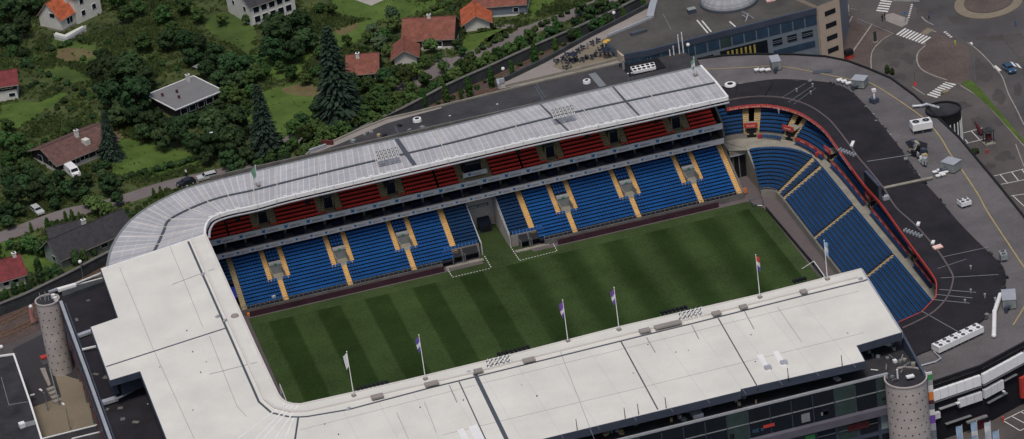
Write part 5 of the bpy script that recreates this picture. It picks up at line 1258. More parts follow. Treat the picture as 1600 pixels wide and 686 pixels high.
# glazed facade panels at the lower right
FP=[Vector(a2(*p,12.5)) for p in [(1453,600),(1533,573),(1600,537),(1672,490)]]
def facp(seg,t0,t1,z0,z1,m_,name='window',d=.05,par=ST):
    ow_=offset([tuple(p) for p in FP],-.0); a,b_=Vector(ow_[seg]),Vector(ow_[seg+1]); dd=(b_-a); nn=Vector((dd.y,-dd.x)).normalized(); p=a+dd*t0+nn*d*0; q=a+dd*t1
    o0=nn*(d-.5); o1=nn*(d+.12-.0)
    b=MB(); vs=[(p.x+o1.x,p.y+o1.y,z0),(q.x+o1.x,q.y+o1.y,z0),(q.x+o1.x,q.y+o1.y,z1),(p.x+o1.x,p.y+o1.y,z1),(p.x+o0.x,p.y+o0.y,z0),(q.x+o0.x,q.y+o0.y,z0),(q.x+o0.x,q.y+o0.y,z1),(p.x+o0.x,p.y+o0.y,z1)]
    return b.add(vs,[(0,1,2,3),(1,5,6,2),(4,0,3,7),(3,2,6,7),(4,5,1,0)],m_).build(name,par)
for i in range(6): facp(0,.02+i*.16,.02+(i+1)*.16-.008,8.8,10.8,'panel_white','facade_panel')
for i in range(6): facp(1,.02+i*.16,.02+(i+1)*.16-.008,8.8,10.8,'panel_white','facade_panel')
for i in range(6): facp(2,.02+i*.16,.02+(i+1)*.16-.008,8.8,10.8,'panel_white','facade_panel')
for i in range(3): facp(0,.52+i*.155,.52+(i+1)*.155-.008,5.7,7.4,'panel_pale','facade_panel')
for i in range(3): facp(1,.03+i*.15,.03+(i+1)*.15-.008,5.7,7.5,'panel_pale','facade_panel')
facp(0,.02,.15,5.0,6.2,'panel_pale','facade_panel'); facp(0,.15,.5,6.6,6.75,'lightsteel','handrail'); facp(0,.25,.75,3.1,3.22,'greysteel','handrail'); facp(1,.1,.55,4.3,4.42,'greysteel','handrail'); facp(1,.5,.8,7.0,7.1,'greysteel','handrail')
facp(0,.02,.98,8.4,8.5,'greysteel','ledge'); facp(1,.02,.98,8.4,8.5,'greysteel','ledge')
facp(0,.72,1.0,.2,2.4,'tile_maroon','entrance_panel',.3); facp(1,.85,1.0,1.8,6.0,'red_banner','entrance_panel',.3); facp(0,.6,1.0,2.6,2.9,'greysteel','canopy',1.2)
facp(0,.45,.52,6.9,7.1,'white_metal','lamp_head',.6) ; facp(1,.42,.45,5.3,5.5,'white_metal','lamp_head',.6)
sn=textmesh('lettering','KONGRESSENTER',.55,'greysteel') if False else None
for i,(x,m_) in enumerate(((1506,'flag_light'),(1529,'flag_light'),(1550,'flag_pale'),(1563,'flag_light'))):
    q=at(x,(708,702,702,716)[i],0); e=empty('banner_flag',(q.x,q.y,0),['pale blue upright banner flag, leftmost of the row in front of the black facade','pale blue banner flag with white patch, second in the row before the black facade','whitish upright banner flag, third of the row in front of the black facade','pale blue upright banner flag, rightmost of the row in front of the black facade'][i],'flag','banner flags before the black facade'); MB().tube((0,0,0),(0,0,6),.05,.04,'white_metal',6).build('pole',e,loc=(0,0,0))
    b=MB(); k_=10
    for j in range(k_): 
        z0,z1=1.2+4.6*j/k_,1.2+4.6*(j+1)/k_; w0,w1=.08*math.sin(j*.9),.08*math.sin((j+1)*.9)
        b.add([(-1.15,w0,z0),(-.06,0,z0),(-.06,0,z1),(-1.15,w1,z1)],[(0,1,2,3)],'flag_white' if (i==1 and j in (4,5)) or (i==2 and j in (6,7)) else m_)
    b.build('flag',e,loc=(0,0,0))
q=at(1490,668,0); e=empty('info_board',(q.x,q.y,0),'small yellow-topped information board by the black facade entrance','sign'); MB().obox((0,0,0),(.9,.3,1.3),.2,'concrete').build('stand',e,loc=(0,0,0)); MB().obox((0,0,1.3),(1.0,.4,1.0),.2,'ochre').build('board',e,loc=(0,0,0))
# flagpoles
def flag(px,py,h,mats,label,z=ZN,side=-1,horizontal=True,group='flagpoles on the roofs',hang=2.6,wd=.8):
    q=at(px,py,z); e=empty('flagpole',(q.x,q.y,z),label,'flagpole',group); MB().tube((0,0,0),(0,0,h),.09,.05,'white_metal',8).build('pole',e,loc=(0,0,0)); MB().obox((0,0,0),(.7,.7,.35),.3,'plaza_pave').build('base',e,loc=(0,0,0)); MB().ball((0,0,h),.11,'white_metal').build('finial',e,loc=(0,0,0))
    b=MB(); nx,nz=8,10
    def P_(i,j):
        u_=i/nx; v=j/nz; w_=wd*u_*(1-.35*v)
        return (side*w_+.0,.16*math.sin(u_*7+v*3)*u_,h-.25-hang*v-1.1*u_*(.5+.3*v)+.06*math.sin(v*9)*u_)
    for i in range(nx):
        for j in range(nz):
            m_=mats[min(len(mats)-1,int(j/nz*len(mats)))]; b.add([P_(i,j),P_(i+1,j),P_(i+1,j+1),P_(i,j+1)],[(0,1,2,3)],m_)
    b.build('flag',e,loc=(0,0,0))
flag(553,619,9.2,['flag_white'],'flagpole with a limp white flag, leftmost on the off-white roof')
flag(665,593,9.2,['flag_blue','flag_white','flag_blue'],'flagpole with a blue and white flag, second from the left on the off-white roof')
flag(887.5,533.5,8.6,['flag_purple','flag_purple','flag_white','flag_purple'],'flagpole with a purple flag, left one of the pair at mid roof')
flag(967.5,516,8.9,['flag_purple','flag_white','flag_purple'],'flagpole with a purple flag, right one of the pair at mid roof')
flag(1187.5,465.5,9.0,['red_banner','flag_white','flag_blue'],'flagpole with a red, white and blue flag on the near roof',side=1)
flag(1293,437,8.2,['flag_light','flag_white','flag_light'],'flagpole with a light blue and white flag near the goal, rightmost on the near roof',side=1)
flag(404,290,4.6,['flag_green'],'short flagpole with a green flag on the curved end of the pale roof',hang=2.0,wd=1.1)
flag(1087,118,4.2,['flag_green','flag_white','flag_green'],'short flagpole with a white and green flag at the right end of the pale roof',hang=2.0)
# goal, moved behind the goal line and tipped forward
gx=108.6; ge=empty('football_goal',(gx,35,0.03),'white football goal tipped over behind the right goal line','goal')
A_=at(1253,420,.15);B_=at(1271.6,408,2.2);C2=at(1288.5,432,2.2); D2=A_+(C2-B_)
MB().tube(B_,C2,.09,.09,'white_metal').build('crossbar',ge); MB().tube(A_,B_,.08,.08,'white_metal').build('goalpost',ge); MB().tube(D2,C2,.08,.08,'white_metal').build('goalpost',ge)
nm=MB()
for (p,) in ((B_,),(C2,)): nm.tube(p,(p.x+.3,p.y,.05),.04,.04,'greysteel',5)
nm.tube((B_.x+.3,B_.y,.06),(C2.x+.3,C2.y,.06),.04,.04,'greysteel',5); nm.build('rear_frame',ge)
nt_=MB()
for i in range(19):
    p=B_.lerp(C2,i/18); nt_.tube(p,(p.x+.3,p.y,.06),.02,.02,'greysteel',3)
nt_.build('net',ge)
o=MB()
gn=empty('stored_nets',tuple(at(1185,315,0)),'folded dark frame and net lying at the far right corner of the pitch','goal frame')
c4=[at(*p,.5) for p in [(1171,312),(1190,307),(1193,317),(1177,321)]]
for i in range(4): MB().tube(c4[i],c4[(i+1)%4],.06,.06,'bluegrey',6).build('frame_bar',gn)
for i in range(4): MB().tube(c4[i],(c4[i].x,c4[i].y,.03),.05,.05,'bluegrey',6).build('leg',gn)
MB().tube(at(1183,321,.2),at(1191,321,.2),.09,.09,'white_metal',6).build('white_bar',gn)
q=at(1164,303,0); e=empty('safety_marker',(q.x,q.y,.02),'orange marker board at the far right corner beside the blue seats','marker'); MB().obox((0,0,0),(.9,.15,1.3),.2,'orange').build('board',e,loc=(0,0,0)); MB().obox((0,0,0),(1.0,.6,.08),.2,'black').build('foot',e,loc=(0,0,0))
q=at(385,489,0)
# left goal bar
A_=at(437,600,2.3);B_=at(448,628,2.3); ge=empty('football_goal',(A_.x,A_.y,.02),'white football goal at the left goal line, half hidden by the off-white roof','goal'); MB().tube(A_,B_+(B_-A_)*.6,.07,.07,'white_metal').build('crossbar',ge); MB().tube(A_,(A_.x,A_.y,.03),.07,.07,'white_metal').build('goalpost',ge)
nt_=MB()
for i in range(12):
    p=A_.lerp(B_+(B_-A_)*.6,i/11); nt_.tube(p,(p.x-1.6,p.y,.06),.015,.015,'greysteel',3)
nt_.build('net',ge)
# ================================================================== HOUSES
def house(name,label,A,B,Cp,he,hr,roofm,wallm='house_white',ridge='long',over=.45,chim=None,wins=(),basem=None,flat=False,cat='house',L=None,group=None,zA=0,dark_upper=None,base_h=.6):
    """A front corner, B end of one side, Cp end of the other side (all picked at ground)"""
    a=Vector(a2(*A,zA));b=Vector(a2(*B,zA));c=Vector(a2(*Cp,zA)); u_=(b-a); W_=u_.length; u_.normalize(); v=Vector((-u_.y,u_.x)); 
    if v.dot(c-a)<0: v=-v
    Ln=L or abs((c-a).dot(v))
    e=empty(name,(a.x,a.y,0),label,cat,group)
    P2=lambda s,t,z:(a.x+u_.x*s+v.x*t,a.y+u_.y*s+v.y*t,z)
    wb=MB()
    co_=[P2(0,0,0),P2(W_,0,0),P2(W_,Ln,0),P2(0,Ln,0)]
    wb.prism([p[:2] for p in co_],0,he-.02,wallm)
    along='v' if ridge=='long' else 'u'   # ridge parallel to v (perp. to AB) or to AB
    if not flat:
        if along=='v':
            for t in (0,Ln): wb.add([P2(0,t,he-.02),P2(W_,t,he-.02),P2(W_/2,t,hr-.12)],[(0,1,2),(2,1,0)] if False else [(0,1,2)],wallm)
        else:
            for s in (0,W_): wb.add([P2(s,0,he-.02),P2(s,Ln,he-.02),P2(s,Ln/2,hr-.12)],[(0,1,2)],wallm)
    wo=wb.build('wall',e)
    if basem: MB().prism([P2(-.05,-.05,0)[:2],P2(W_+.05,-.05,0)[:2],P2(W_+.05,Ln+.05,0)[:2],P2(-.05,Ln+.05,0)[:2]],0,base_h,basem).build('plinth',e)
    if dark_upper: MB().prism([P2(-.06,-.06,0)[:2],P2(W_+.06,-.06,0)[:2],P2(W_+.06,Ln+.06,0)[:2],P2(-.06,Ln+.06,0)[:2]],dark_upper,he-.1,'house_dark').build('cladding',e)
    o=over; rb=MB(); uvs=[]
    if flat:
        rb.prism([P2(-o,-o,0)[:2],P2(W_+o,-o,0)[:2],P2(W_+o,Ln+o,0)[:2],P2(-o,Ln+o,0)[:2]],he,he+.2,'white_metal',roofm); rf_=rb.build('roof',e)
        MB().wall([P2(-o,-o,0)[:2],P2(W_+o,-o,0)[:2],P2(W_+o,Ln+o,0)[:2],P2(-o,Ln+o,0)[:2],P2(-o,-o,0)[:2]],.22,he+.1,he+.32,'white_metal').build('roof_edge',rf_)
    else:
        k=(hr-he)/((W_ if along=='v' else Ln)/2); ze=he-k*o
        if along=='v': R1,R2=P2(W_/2,-o,hr),P2(W_/2,Ln+o,hr); E=[P2(-o,-o,ze),P2(-o,Ln+o,ze),P2(W_+o,-o,ze),P2(W_+o,Ln+o,ze)]; ln=Ln+2*o
        else: R1,R2=P2(-o,Ln/2,hr),P2(W_+o,Ln/2,hr); E=[P2(-o,-o,ze),P2(W_+o,-o,ze),P2(-o,Ln+o,ze),P2(W_+o,Ln+o,ze)]; ln=W_+2*o
        sl_=math.hypot((W_ if along=='v' else Ln)/2+o,hr-ze)
        D=Vector((0,0,-.2))
        top=[Vector(R1),Vector(R2)]+[Vector(x) for x in E]; bot=[x+D for x in top]
        rb.add(top+bot,[(0,1,3,2),(1,0,4,5),(6,8,9,7),(7,11,10,6)],roofm)
        rb.add(top+bot,[(2,3,9,8),(5,4,10,11),(0,2,8,6),(4,0,6,10),(1,7,9,3),(5,11,7,1)],'house_trim')
        UV=[(0,0),(ln,0),(0,sl_),(ln,sl_),(0,sl_),(ln,sl_)]*2; UV=UV*2
        rf_=rb.build('roof',e,uv=lambda i:UV[i])
        MB().tube(R1,R2,.12,.12,roofm,6).build('ridge_tiles',rf_)
    if chim:
        s,t,h=chim; q=P2(W_*s,Ln*t,0); an=math.atan2(u_.y,u_.x); cb=MB(); cb.obox((q[0],q[1],he-.3),(.8,.8,h-he+.3),an,'house_white'); cb.obox((q[0],q[1],h),(.95,.95,.12),an,'white_metal'); cb.obox((q[0],q[1],h+.1),(.5,.5,.1),an,'black'); cb.build('chimney',rf_)
    for side,pos,z0,w_,h in wins:
        # side 'AB' or 'AC'
        if side=='AB': p,q,nn=P2(W_*pos-w_/2,0,0),P2(W_*pos+w_/2,0,0),-v
        else: p,q,nn=P2(0,Ln*pos-w_/2,0),P2(0,Ln*pos+w_/2,0),-u_
        def slab(k0,k1,pad,za,zb_,m_,nm,par):
            d=(Vector(q[:2])-Vector(p[:2])).normalized()*pad; P_=Vector(p[:2])-d; Q_=Vector(q[:2])+d
            return MB().prism([P_+nn*k0,Q_+nn*k0,Q_+nn*k1,P_+nn*k1],za,zb_,m_).build(nm,par)
        fr=slab(.01,.07,.12,z0-.12,z0+h+.12,'white_metal','window',e); slab(.075,.1,0,z0,z0+h,'glass_dark','pane',fr)
        if w_>1.6: 
            mid=((p[0]+q[0])/2,(p[1]+q[1])/2); d=(Vector(q[:2])-Vector(p[:2])).normalized()*.05; m2=Vector(mid); MB().prism([m2-d+nn*.1,m2+d+nn*.1,m2+d+nn*.13,m2-d+nn*.13],z0,z0+h,'white_metal').build('mullion',fr)
    e['_f']=0; del e['_f']
    return e,P2,W_,Ln
# orange roofed white house with balcony (main body and wing)
e,P2,W_,Ln=house('orange_roofed_house','white house with bright orange tiled roof and white balcony at the top left corner',(98,50),(64,43),(122,36),3.6,7.2,'tile_orange',wins=[('AB',.35,3.4,1.6,1.1),('AC',.3,1.2,1.9,1.7),('AC',.62,1.2,1.6,1.7)],L=10,chim=(.3,.5,8.2),base_h=.5,basem='concrete')
a=Vector(a2(122,38));b=Vector(a2(160,20)); d=(b-a).normalized(); n_=Vector((-d.y,d.x)); wg=MB(); wg.prism([a,b,b+n_*8,a+n_*8],0,7.0,'house_white'); w2=wg.build('wall',e)
for (s,z) in ((.28,4.6),(.28,1.5),(.72,4.9),(.72,1.9)):
    p=a.lerp(b,s); fr=MB().prism([p-d*.7-n_*.08,p+d*.7-n_*.08,p+d*.7,p-d*.7],z,z+1.5,'white_metal').build('window',w2); MB().prism([p-d*.55-n_*.12,p+d*.55-n_*.12,p+d*.55-n_*.09,p-d*.55-n_*.09],z+.12,z+1.38,'glass_dark').build('pane',fr)
rb=MB(); m0=a+n_*4-d*.4;m1=b+n_*4+d*.4; rb.add([(m0.x,m0.y,10),(m1.x,m1.y,10),(*(a-d*.4-n_*.4),6.8),(*(b+d*.4-n_*.4),6.8),(*(a-d*.4+n_*8.4),6.8),(*(b+d*.4+n_*8.4),6.8)],[(2,3,1,0),(0,1,5,4),(2,0,4),(3,5,1)],'tile_orange'); UVo=[(0,0),(9,0),(0,5),(9,5),(0,5),(9,5)]; rb.build('roof',e,uv=lambda i:UVo[i])
bp=[a2(*p,1.4) for p in [(84,53),(104,58),(134,40)]]
MB().prism([bp[0],bp[1],bp[2],a2(128,36,1.4),a2(100,50,1.4),a2(86,46,1.4)],0,.7,'house_white').build('terrace',e); MB().wall(bp,.15,.7,1.5,'white_metal').build('balcony_railing',e)
# white house top
house('white_tall_house','tall white house with dark windows and dark roof at the top edge, left of centre',(396,42),(357,19),(455,14),5.4,9,'tile_black',wins=[('AB',.25,3.2,1.2,1.2),('AB',.7,3.2,1.0,1.1)]+[('AC',p,z,1.5,1.5) for p in (.12,.3,.48,.66,.84) for z in (.9,3.4)],L=12,basem=None)
house('maroon_roofed_house','white house with maroon roof and dark upper storey at the left edge',(29,155),(30,140),(-25,180),4.6,6.6,'tile_maroon',wins=[('AC',.12,1.0,.8,.8),('AC',.2,1.0,.8,.8),('AC',.28,3.2,2.4,1.0)],ridge='long',over=.8,dark_upper=2.6)
house('brown_bungalow','long brown-roofed bungalow with white chimneys beside the white van',(93,272),(54,251),(167,226),2.9,5.0,'tile_brown',wins=[('AC',.25,1.0,1.4,1.2),('AC',.45,1.0,2.2,1.2),('AC',.7,1.0,1.4,1.2),('AB',.3,1.0,1.3,1.3),('AB',.7,1.0,1.6,1.3)],chim=(.42,.55,6.2),over=.9,wallm='house_dark',basem='house_white',base_h=.8)
q=at(139,246,0); MB().obox((q.x,q.y,0),(1.3,1.6,4.6),.5,'house_white').build('stone_chimney',bpy.data.objects['brown_bungalow'])
e,P2,W_,Ln=house('grey_flat_house','low house with grey flat roof edged in white among dark trees',(279,187),(238,166),(326,150),2.7,3,'felt_grey','house_dark',flat=True,wins=[('AC',p,.9,1.6,1.3) for p in (.15,.35,.55,.75,.92)],chim=(.93,.86,4.5),over=.7)
for (s,t) in ((.72,.12),(.35,.28),(.62,.4)): q=P2(W_*s,Ln*t,0); MB().obox((q[0],q[1],3.2),(.5,.5,.5),.3,'tile_maroon').build('roof_vent',e)
MB().add([a2(308,107,3.3)+(3.3,),a2(316,101,3.3)+(3.9,),a2(313,98+4,3.3)+(3.9,),a2(300,104,3.3)+(3.3,)],[(0,1,2,3)],'felt_grey').build('porch_roof',e)
house('red_tiled_house','dark-walled house with weathered red tiled roof right of the tall spruce',(545,131),(592,127),(534,100),2.6,5.4,'tile_red','house_dark',ridge='short',wins=[('AB',.4,.8,1.6,1.1),('AB',.8,.8,1.2,1.1)],L=8.5,chim=(.35,.42,5.9))
house('red_tiled_house','larger dark-walled house with red tiled roof and white gable trim by the turning place',(632,80),(710,76),(630,50),3.0,6.4,'tile_red','house_dark',ridge='short',wins=[('AB',.45,.9,1.6,1.1),('AB',.7,.9,1.6,1.1)],L=9,chim=(.5,.5,7.0),basem='house_white',base_h=.7)
house('tiled_garage','small garage with orange-red gable roof in front of the larger red-roofed house',(617,103),(652,99),(622,86),2.3,3.9,'tile_red','house_white',ridge='long',over=.8,L=7,cat='garage')
house('tiled_garage','small white garage with orange-red gable roof at the top, beside the gravel drive',(727,50),(766,45),(725,30),2.3,4.0,'tile_orange','house_white',ridge='long',over=.8,L=8.5,cat='garage')
house('grey_walled_house','grey-walled house with orange-red roof at the top edge, right of the garage',(744,29),(823,23),(740,10),3.2,6.6,'tile_red','panel_grey',ridge='short',L=9,basem='house_white',base_h=.4,wins=[('AB',.8,1.0,1.2,1.0)])
house('black_roofed_house','long low house with black roof and pale green gable beside the curved pale roof',(99,420),(72,404),(199,368),3.0,5.8,'tile_black','house_green',chim=(.55,.5,6.8),over=.8,wins=[('AB',.45,.9,1.2,1.0),('AC',.3,.9,1.6,1.1),('AC',.6,.9,1.6,1.1)])
house('black_roofed_annex','black hipped annex behind the long black-roofed house',(85,392),(78,378),(118,372),2.8,4.6,'tile_black','house_green',over=.6,L=7,cat='annex')
house('maroon_roofed_cottage','white cottage with maroon roof and white chimney behind conifers at the left edge',(41,443),(27,424),(-30,470),2.8,5.4,'tile_maroon','house_white',chim=(.5,.06,6.0),over=.7,wins=[('AC',.2,1.0,1.2,1.0),('AC',.4,1.0,1.2,1.0)])
# ================================================================== TREES
def leafcloud(mb,c,r,n,size,m,sq=1.0):
    for _ in range(n):
        while True:
            d=Vector((ru(-1,1),ru(-1,1),ru(-1,1)))
            if .1<d.length<1: break
        k=d.length; d.normalize(); rr=r*(.62+.42*rnd()); p=Vector(c)+Vector((d.x*rr,d.y*rr,d.z*rr*sq))
        nn=(d+Vector((ru(-.7,.7),ru(-.7,.7),ru(-.3,.9)))).normalized(); t=nn.orthogonal().normalized(); t=(Matrix.Rotation(ru(0,6.28),3,nn)@t); bb=nn.cross(t); s=size*ru(.6,1.3)
        mb.add([p-t*s-bb*s*.6,p+t*s*.9-bb*s*.7,p+t*s+bb*s*.6,p-t*s*.8+bb*s*.7],[(0,1,2,3)],m)
def lump(mb,c,r,m,sq=1.0,n=8,h=6):
    o=len(mb.v); mb.ball(c,r,m,n,h,sq)
    for i in range(o,len(mb.v)):
        v=Vector(mb.v[i]); d=v-Vector(c); f=1+.28*noise.noise(v*.9); mb.v[i]=tuple(Vector(c)+d*f)
def broad(name,m,seed,R=3.6,H=7.5,clumps=26,trunk=True,flatn=.8,leaf=.34,nl=52):
    random.seed(seed); e=empty(name)
    if trunk:
        t=MB(); t.tube((0,0,0),(.1,.05,H*.42),.28,.2,'bark',8); t.tube((.1,.05,H*.42),(0,.1,H*.72),.2,.08,'bark',7)
        for k in range(6):
            a=k*1.05+ru(-.3,.3); z=H*ru(.3,.5); t.tube((.08,.04,z),(math.cos(a)*R*.55,math.sin(a)*R*.55,z+H*.25),.11,.04,'bark',5)
        t.build('trunk',e,loc=(0,0,0))
    c=MB(); cz=H-R*flatn
    for k in range(clumps):
        a=ru(0,6.283); q=ru(0,1)**.5; zz=ru(-.75,1); rr=R*.74*q*math.sqrt(max(.15,1-zz*zz*.8)); p=(rr*math.cos(a),rr*math.sin(a),cz+zz*R*flatn*.72); cr=R*ru(.2,.38)
        lump(c,p,cr*.72,m,.85); leafcloud(c,p,cr,nl,leaf,m,.85)
    c.build('crown',e,loc=(0,0,0)); return e
def bushm(name,m,seed,R=1.5):
    random.seed(seed); e=empty(name); c=MB()
    for k in range(9):
        a=ru(0,6.28); rr=R*.6*rnd(); p=(rr*math.cos(a),rr*math.sin(a),R*ru(.35,.8)); cr=R*ru(.35,.5); lump(c,p,cr*.75,m,.85); leafcloud(c,p,cr,60,.22,m,.85)
    c.build('foliage',e,loc=(0,0,0)); s=MB()
    for k in range(4): s.tube((0,0,0),(ru(-.4,.4),ru(-.4,.4),R*.6),.05,.03,'bark',5)
    s.build('stems',e,loc=(0,0,0)); return e
def spruce(name,m,seed,R=3.0,H=14):
    random.seed(seed); e=empty(name); t=MB(); t.tube((0,0,0),(0,0,H*.97),.26,.04,'bark',8); t.build('trunk',e,loc=(0,0,0)); c=MB(); z=H*.07
    while z<H*.98:
        f=1-z/H; r=R*(f**.85)+.15; nb=max(5,int(15*f+5)); a0=ru(0,6)
        for k in range(nb):
            a=a0+6.283*k/nb+ru(-.15,.15); L=r*ru(.72,1.12); w_=.32+.18*f
            ca,sa=math.cos(a),math.sin(a); seg=max(2,int(L/.5)); 
            for j in range(seg):
                s0,s1=L*j/seg,L*(j+1)/seg; dz0=-.35*s0*.6-.03*s0*s0; dz1=-.35*s1*.6-.03*s1*s1
                for q in range(3):
                    t0=ru(-.25,.25); ww=w_*(1-.5*j/seg)*ru(.8,1.4)
                    x,y=ca*(s0+s1)/2,sa*(s0+s1)/2; p=Vector((x-sa*t0,y+ca*t0,z+(dz0+dz1)/2+ru(-.12,.12))); tt=Vector((ca,sa,-.45)).normalized(); bb=Vector((-sa,ca,ru(-.5,.5))).normalized()
                    c.add([p-tt*.38-bb*ww*.5,p+tt*.42-bb*ww*.25,p+tt*.42+bb*ww*.3,p-tt*.38+bb*ww*.5],[(0,1,2,3)],m)
        z+=.42 if f>.3 else .3
    c.add([(0,0,H*.1)]+[(R*.45*math.cos(i),R*.45*math.sin(i),H*.1) for i in range(6)]+[(0,0,H*.9)],[(1+i,1+(i+1)%6,7) for i in range(6)],m)
    c.build('crown',e,loc=(0,0,0)); return e
def columnm(name,m,seed,R=.9,H=5.5):
    random.seed(seed); e=empty(name); t=MB(); t.tube((0,0,0),(0,0,H*.5),.1,.06,'bark',6); t.build('trunk',e,loc=(0,0,0)); c=MB(); n_=int(H/.5)
    for k in range(n_):
        z=.35+(H-.5)*k/n_; f=k/n_; r=R*(.75+.35*math.sin(f*3.0))*(1-.75*f**3); p=(ru(-.12,.12),ru(-.12,.12),z); lump(c,p,r*.8,m,1.0,7,5); leafcloud(c,p,r,38,.2,m,1.1)
    c.build('crown',e,loc=(0,0,0)); return e
PROT={}
PROT['D']=[broad('dark_broadleaf_tree','leaf_dark',11+i,3.7+.2*i,7.6) for i in range(3)]
PROT['M']=[broad('broadleaf_tree','leaf_mid',31+i,3.4,6.8) for i in range(3)]
PROT['L']=[broad('pale_broadleaf_tree','leaf_light',51,3.0,6.0),]
PROT['G']=[broad('grey_green_tree','leaf_grey',61,3.0,5.6)]
PROT['B']=[bushm('shrub','leaf_mid',71),bushm('shrub','leaf_dark',72)]
PROT['b']=[bushm('pale_shrub','leaf_light',74)]
PROT['S']=[spruce('spruce_tree','needle',81),spruce('spruce_tree','needle',82)]
PROT['C']=[columnm('columnar_tree','cypress',91),columnm('columnar_tree','cypress',92)]
PROT['K']=[columnm('conifer','leaf_dark',95,1.5,4.6),columnm('conifer','leaf_mid',96,1.3,4.4)]
BASE={'D':(3.8,7.6),'M':(3.5,6.8),'L':(3,6),'G':(3,5.6),'B':(1.6,1.8),'b':(1.6,1.8),'S':(3,14),'C':(.9,5.5),'K':(1.4,4.6)}
used=set()
random.seed(5)
KN={'D':'dark broadleaf tree','M':'green broadleaf tree','L':'pale broadleaf tree','G':'grey-green tree','B':'green shrub','b':'pale shrub','S':'tall dark spruce','C':'slim columnar tree','K':'conical conifer'}
TREES=[]
def T(kind,region,pts):
    for p in pts: TREES.append((kind,region,p))
# (px,py,radius px) of the crown as seen
T('D','left of the orange-roofed house',[(8,14,30),(34,36,24),(12,50,24),(52,6,22),(30,10,24)])
T('B','on the slope below the orange-roofed house',[(80,76,12),(60,74,12),(36,82,16),(18,78,18),(42,98,15),(108,66,11),(126,60,11),(60,90,12),(20,66,14),(95,70,11)])
T('B','in the upper left diagonal hedge',[(48,104,9),(62,110,9),(76,116,9),(90,122,10),(104,130,9),(118,138,9),(130,145,10),(140,150,10),(56,128,8),(66,132,8),(48,134,8)])
T('M','between the orange-roofed and the white house',[(222,64,20),(196,20,18),(182,-2,20),(215,10,18),(255,20,20),(285,8,20),(310,20,18),(270,45,16),(345,28,14)])
T('D','above the grey-roofed house',[(262,62,20),(288,62,20),(312,66,18),(336,84,22),(356,98,22),(380,100,20),(300,88,18),(322,108,18),(345,122,18),(372,124,18)])
T('D','in the dense clump left of the grey-roofed house',[(164,108,32),(200,100,34),(226,118,24),(168,148,30),(210,146,36),(184,176,24),(162,86,18),(212,176,24)])
T('D','below the grey-roofed house',[(238,190,28),(274,200,28),(252,216,22),(298,216,18),(222,208,18)])
T('D','hiding the front of the grey-roofed house',[(246,180,10),(296,186,14),(310,182,14),(326,172,12),(340,164,12)])
T('D','in the dark group right of the grey-roofed house',[(332,190,32),(366,188,30),(330,222,28),(362,216,30),(306,228,16)])
T('M','right of the grey-roofed house',[(352,146,16),(368,150,18),(392,140,16),(388,120,18),(398,96,18)])
T('D','under the white house at the top',[(430,44,38),(424,74,26),(464,34,30),(478,60,24),(456,78,22)])
T('M','below the white house at the top',[(384,30,10),(500,10,12),(490,62,14),(500,82,14),(516,12,14)])
T('M','in the garden left of the tall middle spruce',[(455,112,16),(436,104,12),(400,112,18),(476,120,14),(384,166,14),(415,110,12),(492,110,13)])
T('M','in the loose group above the first red-roofed house',[(556,76,14),(542,62,12),(574,56,14),(600,52,14),(570,78,12),(614,36,16),(520,70,10),(620,66,12),(604,78,12)])
T('G','above the first red-roofed house',[(592,64,17),(582,46,14),(612,22,16)])
T('b','in the long pale hedge at the top',[(634,32,10),(644,27,10),(655,22,10),(666,17,11),(678,12,11),(690,7,11),(702,1,12),(625,38,9),(716,-4,10)])
T('B','in the dark hedge at the top',[(706,14,8),(698,20,8),(716,8,8),(724,20,9),(717,30,9),(720,50,10)])
T('L','between the larger red-roofed house and its garage',[(673,70,14)])
T('D','beside the larger red-roofed house',[(716,66,12),(722,78,10),(600,116,16),(616,112,12)])
T('M','between the red-roofed houses and the lane',[(572,132,18),(592,142,20),(612,128,18),(632,118,18),(650,108,16),(662,120,16),(640,138,18),(664,96,12),(685,88,10),(620,152,18),(598,160,18),(648,156,14),(678,138,14)])
T('M','in the thicket beside the dark strip roof',[(460,196,18),(476,210,20),(492,196,22),(508,212,22),(530,200,22),(548,186,22),(566,178,22),(584,186,18),(606,176,16),(500,228,14),(440,236,16),(456,222,16),(520,222,12),(540,214,12),(486,228,12),(575,160,20),(552,160,18),(628,166,12),(476,236,12),(424,246,14),(404,254,12)])
T('D','in the shade of the tall middle spruce',[(500,168,22),(545,140,18),(548,120,14),(470,186,16)])
T('L','in the thicket beside the lane bend',[(478,232,10),(466,238,9),(636,150,12),(642,146,10)])
T('M','along the lane below the garage at the top',[(692,104,12),(734,92,16),(720,104,18),(736,108,14),(712,118,16),(750,98,12),(700,120,12),(760,86,12),(778,82,13),(795,74,14),(812,66,14),(826,56,14),(842,64,10)])
T('B','in the hedge around the bright lawn at the top',[(736,84,8),(745,79,8),(754,74,8),(763,69,8),(772,64,8),(781,60,8),(790,55,8),(836,44,9),(846,38,9),(856,33,9),(866,28,9),(876,23,8),(886,18,8)])
T('D','along the lane at the top right of the gardens',[(858,52,14),(874,44,14),(892,52,12),(905,10,16),(922,20,16),(940,8,16),(958,14,14),(930,36,14),(948,30,13),(912,38,12),(975,4,14),(898,32,10),(990,-4,14)])
T('C','standing in the railway cutting',[(661,152,17),(696,146,17),(732,134,18),(767,120,17),(799,104,12),(835,86,20),(868,72,16),(869,44,18),(906,56,16),(942,40,15),(974,22,13),(1006,4,12),(720,146,10)])
T('M','along the top of the railway wall',[(590,182,10),(604,176,9),(618,168,10),(632,160,9),(646,153,10),(662,144,9),(676,137,10),(690,130,9),(706,122,10),(722,115,8),(738,108,10),(754,100,8),(770,94,10),(786,87,9),(802,79,9),(820,72,10),(838,64,8),(850,58,10)])
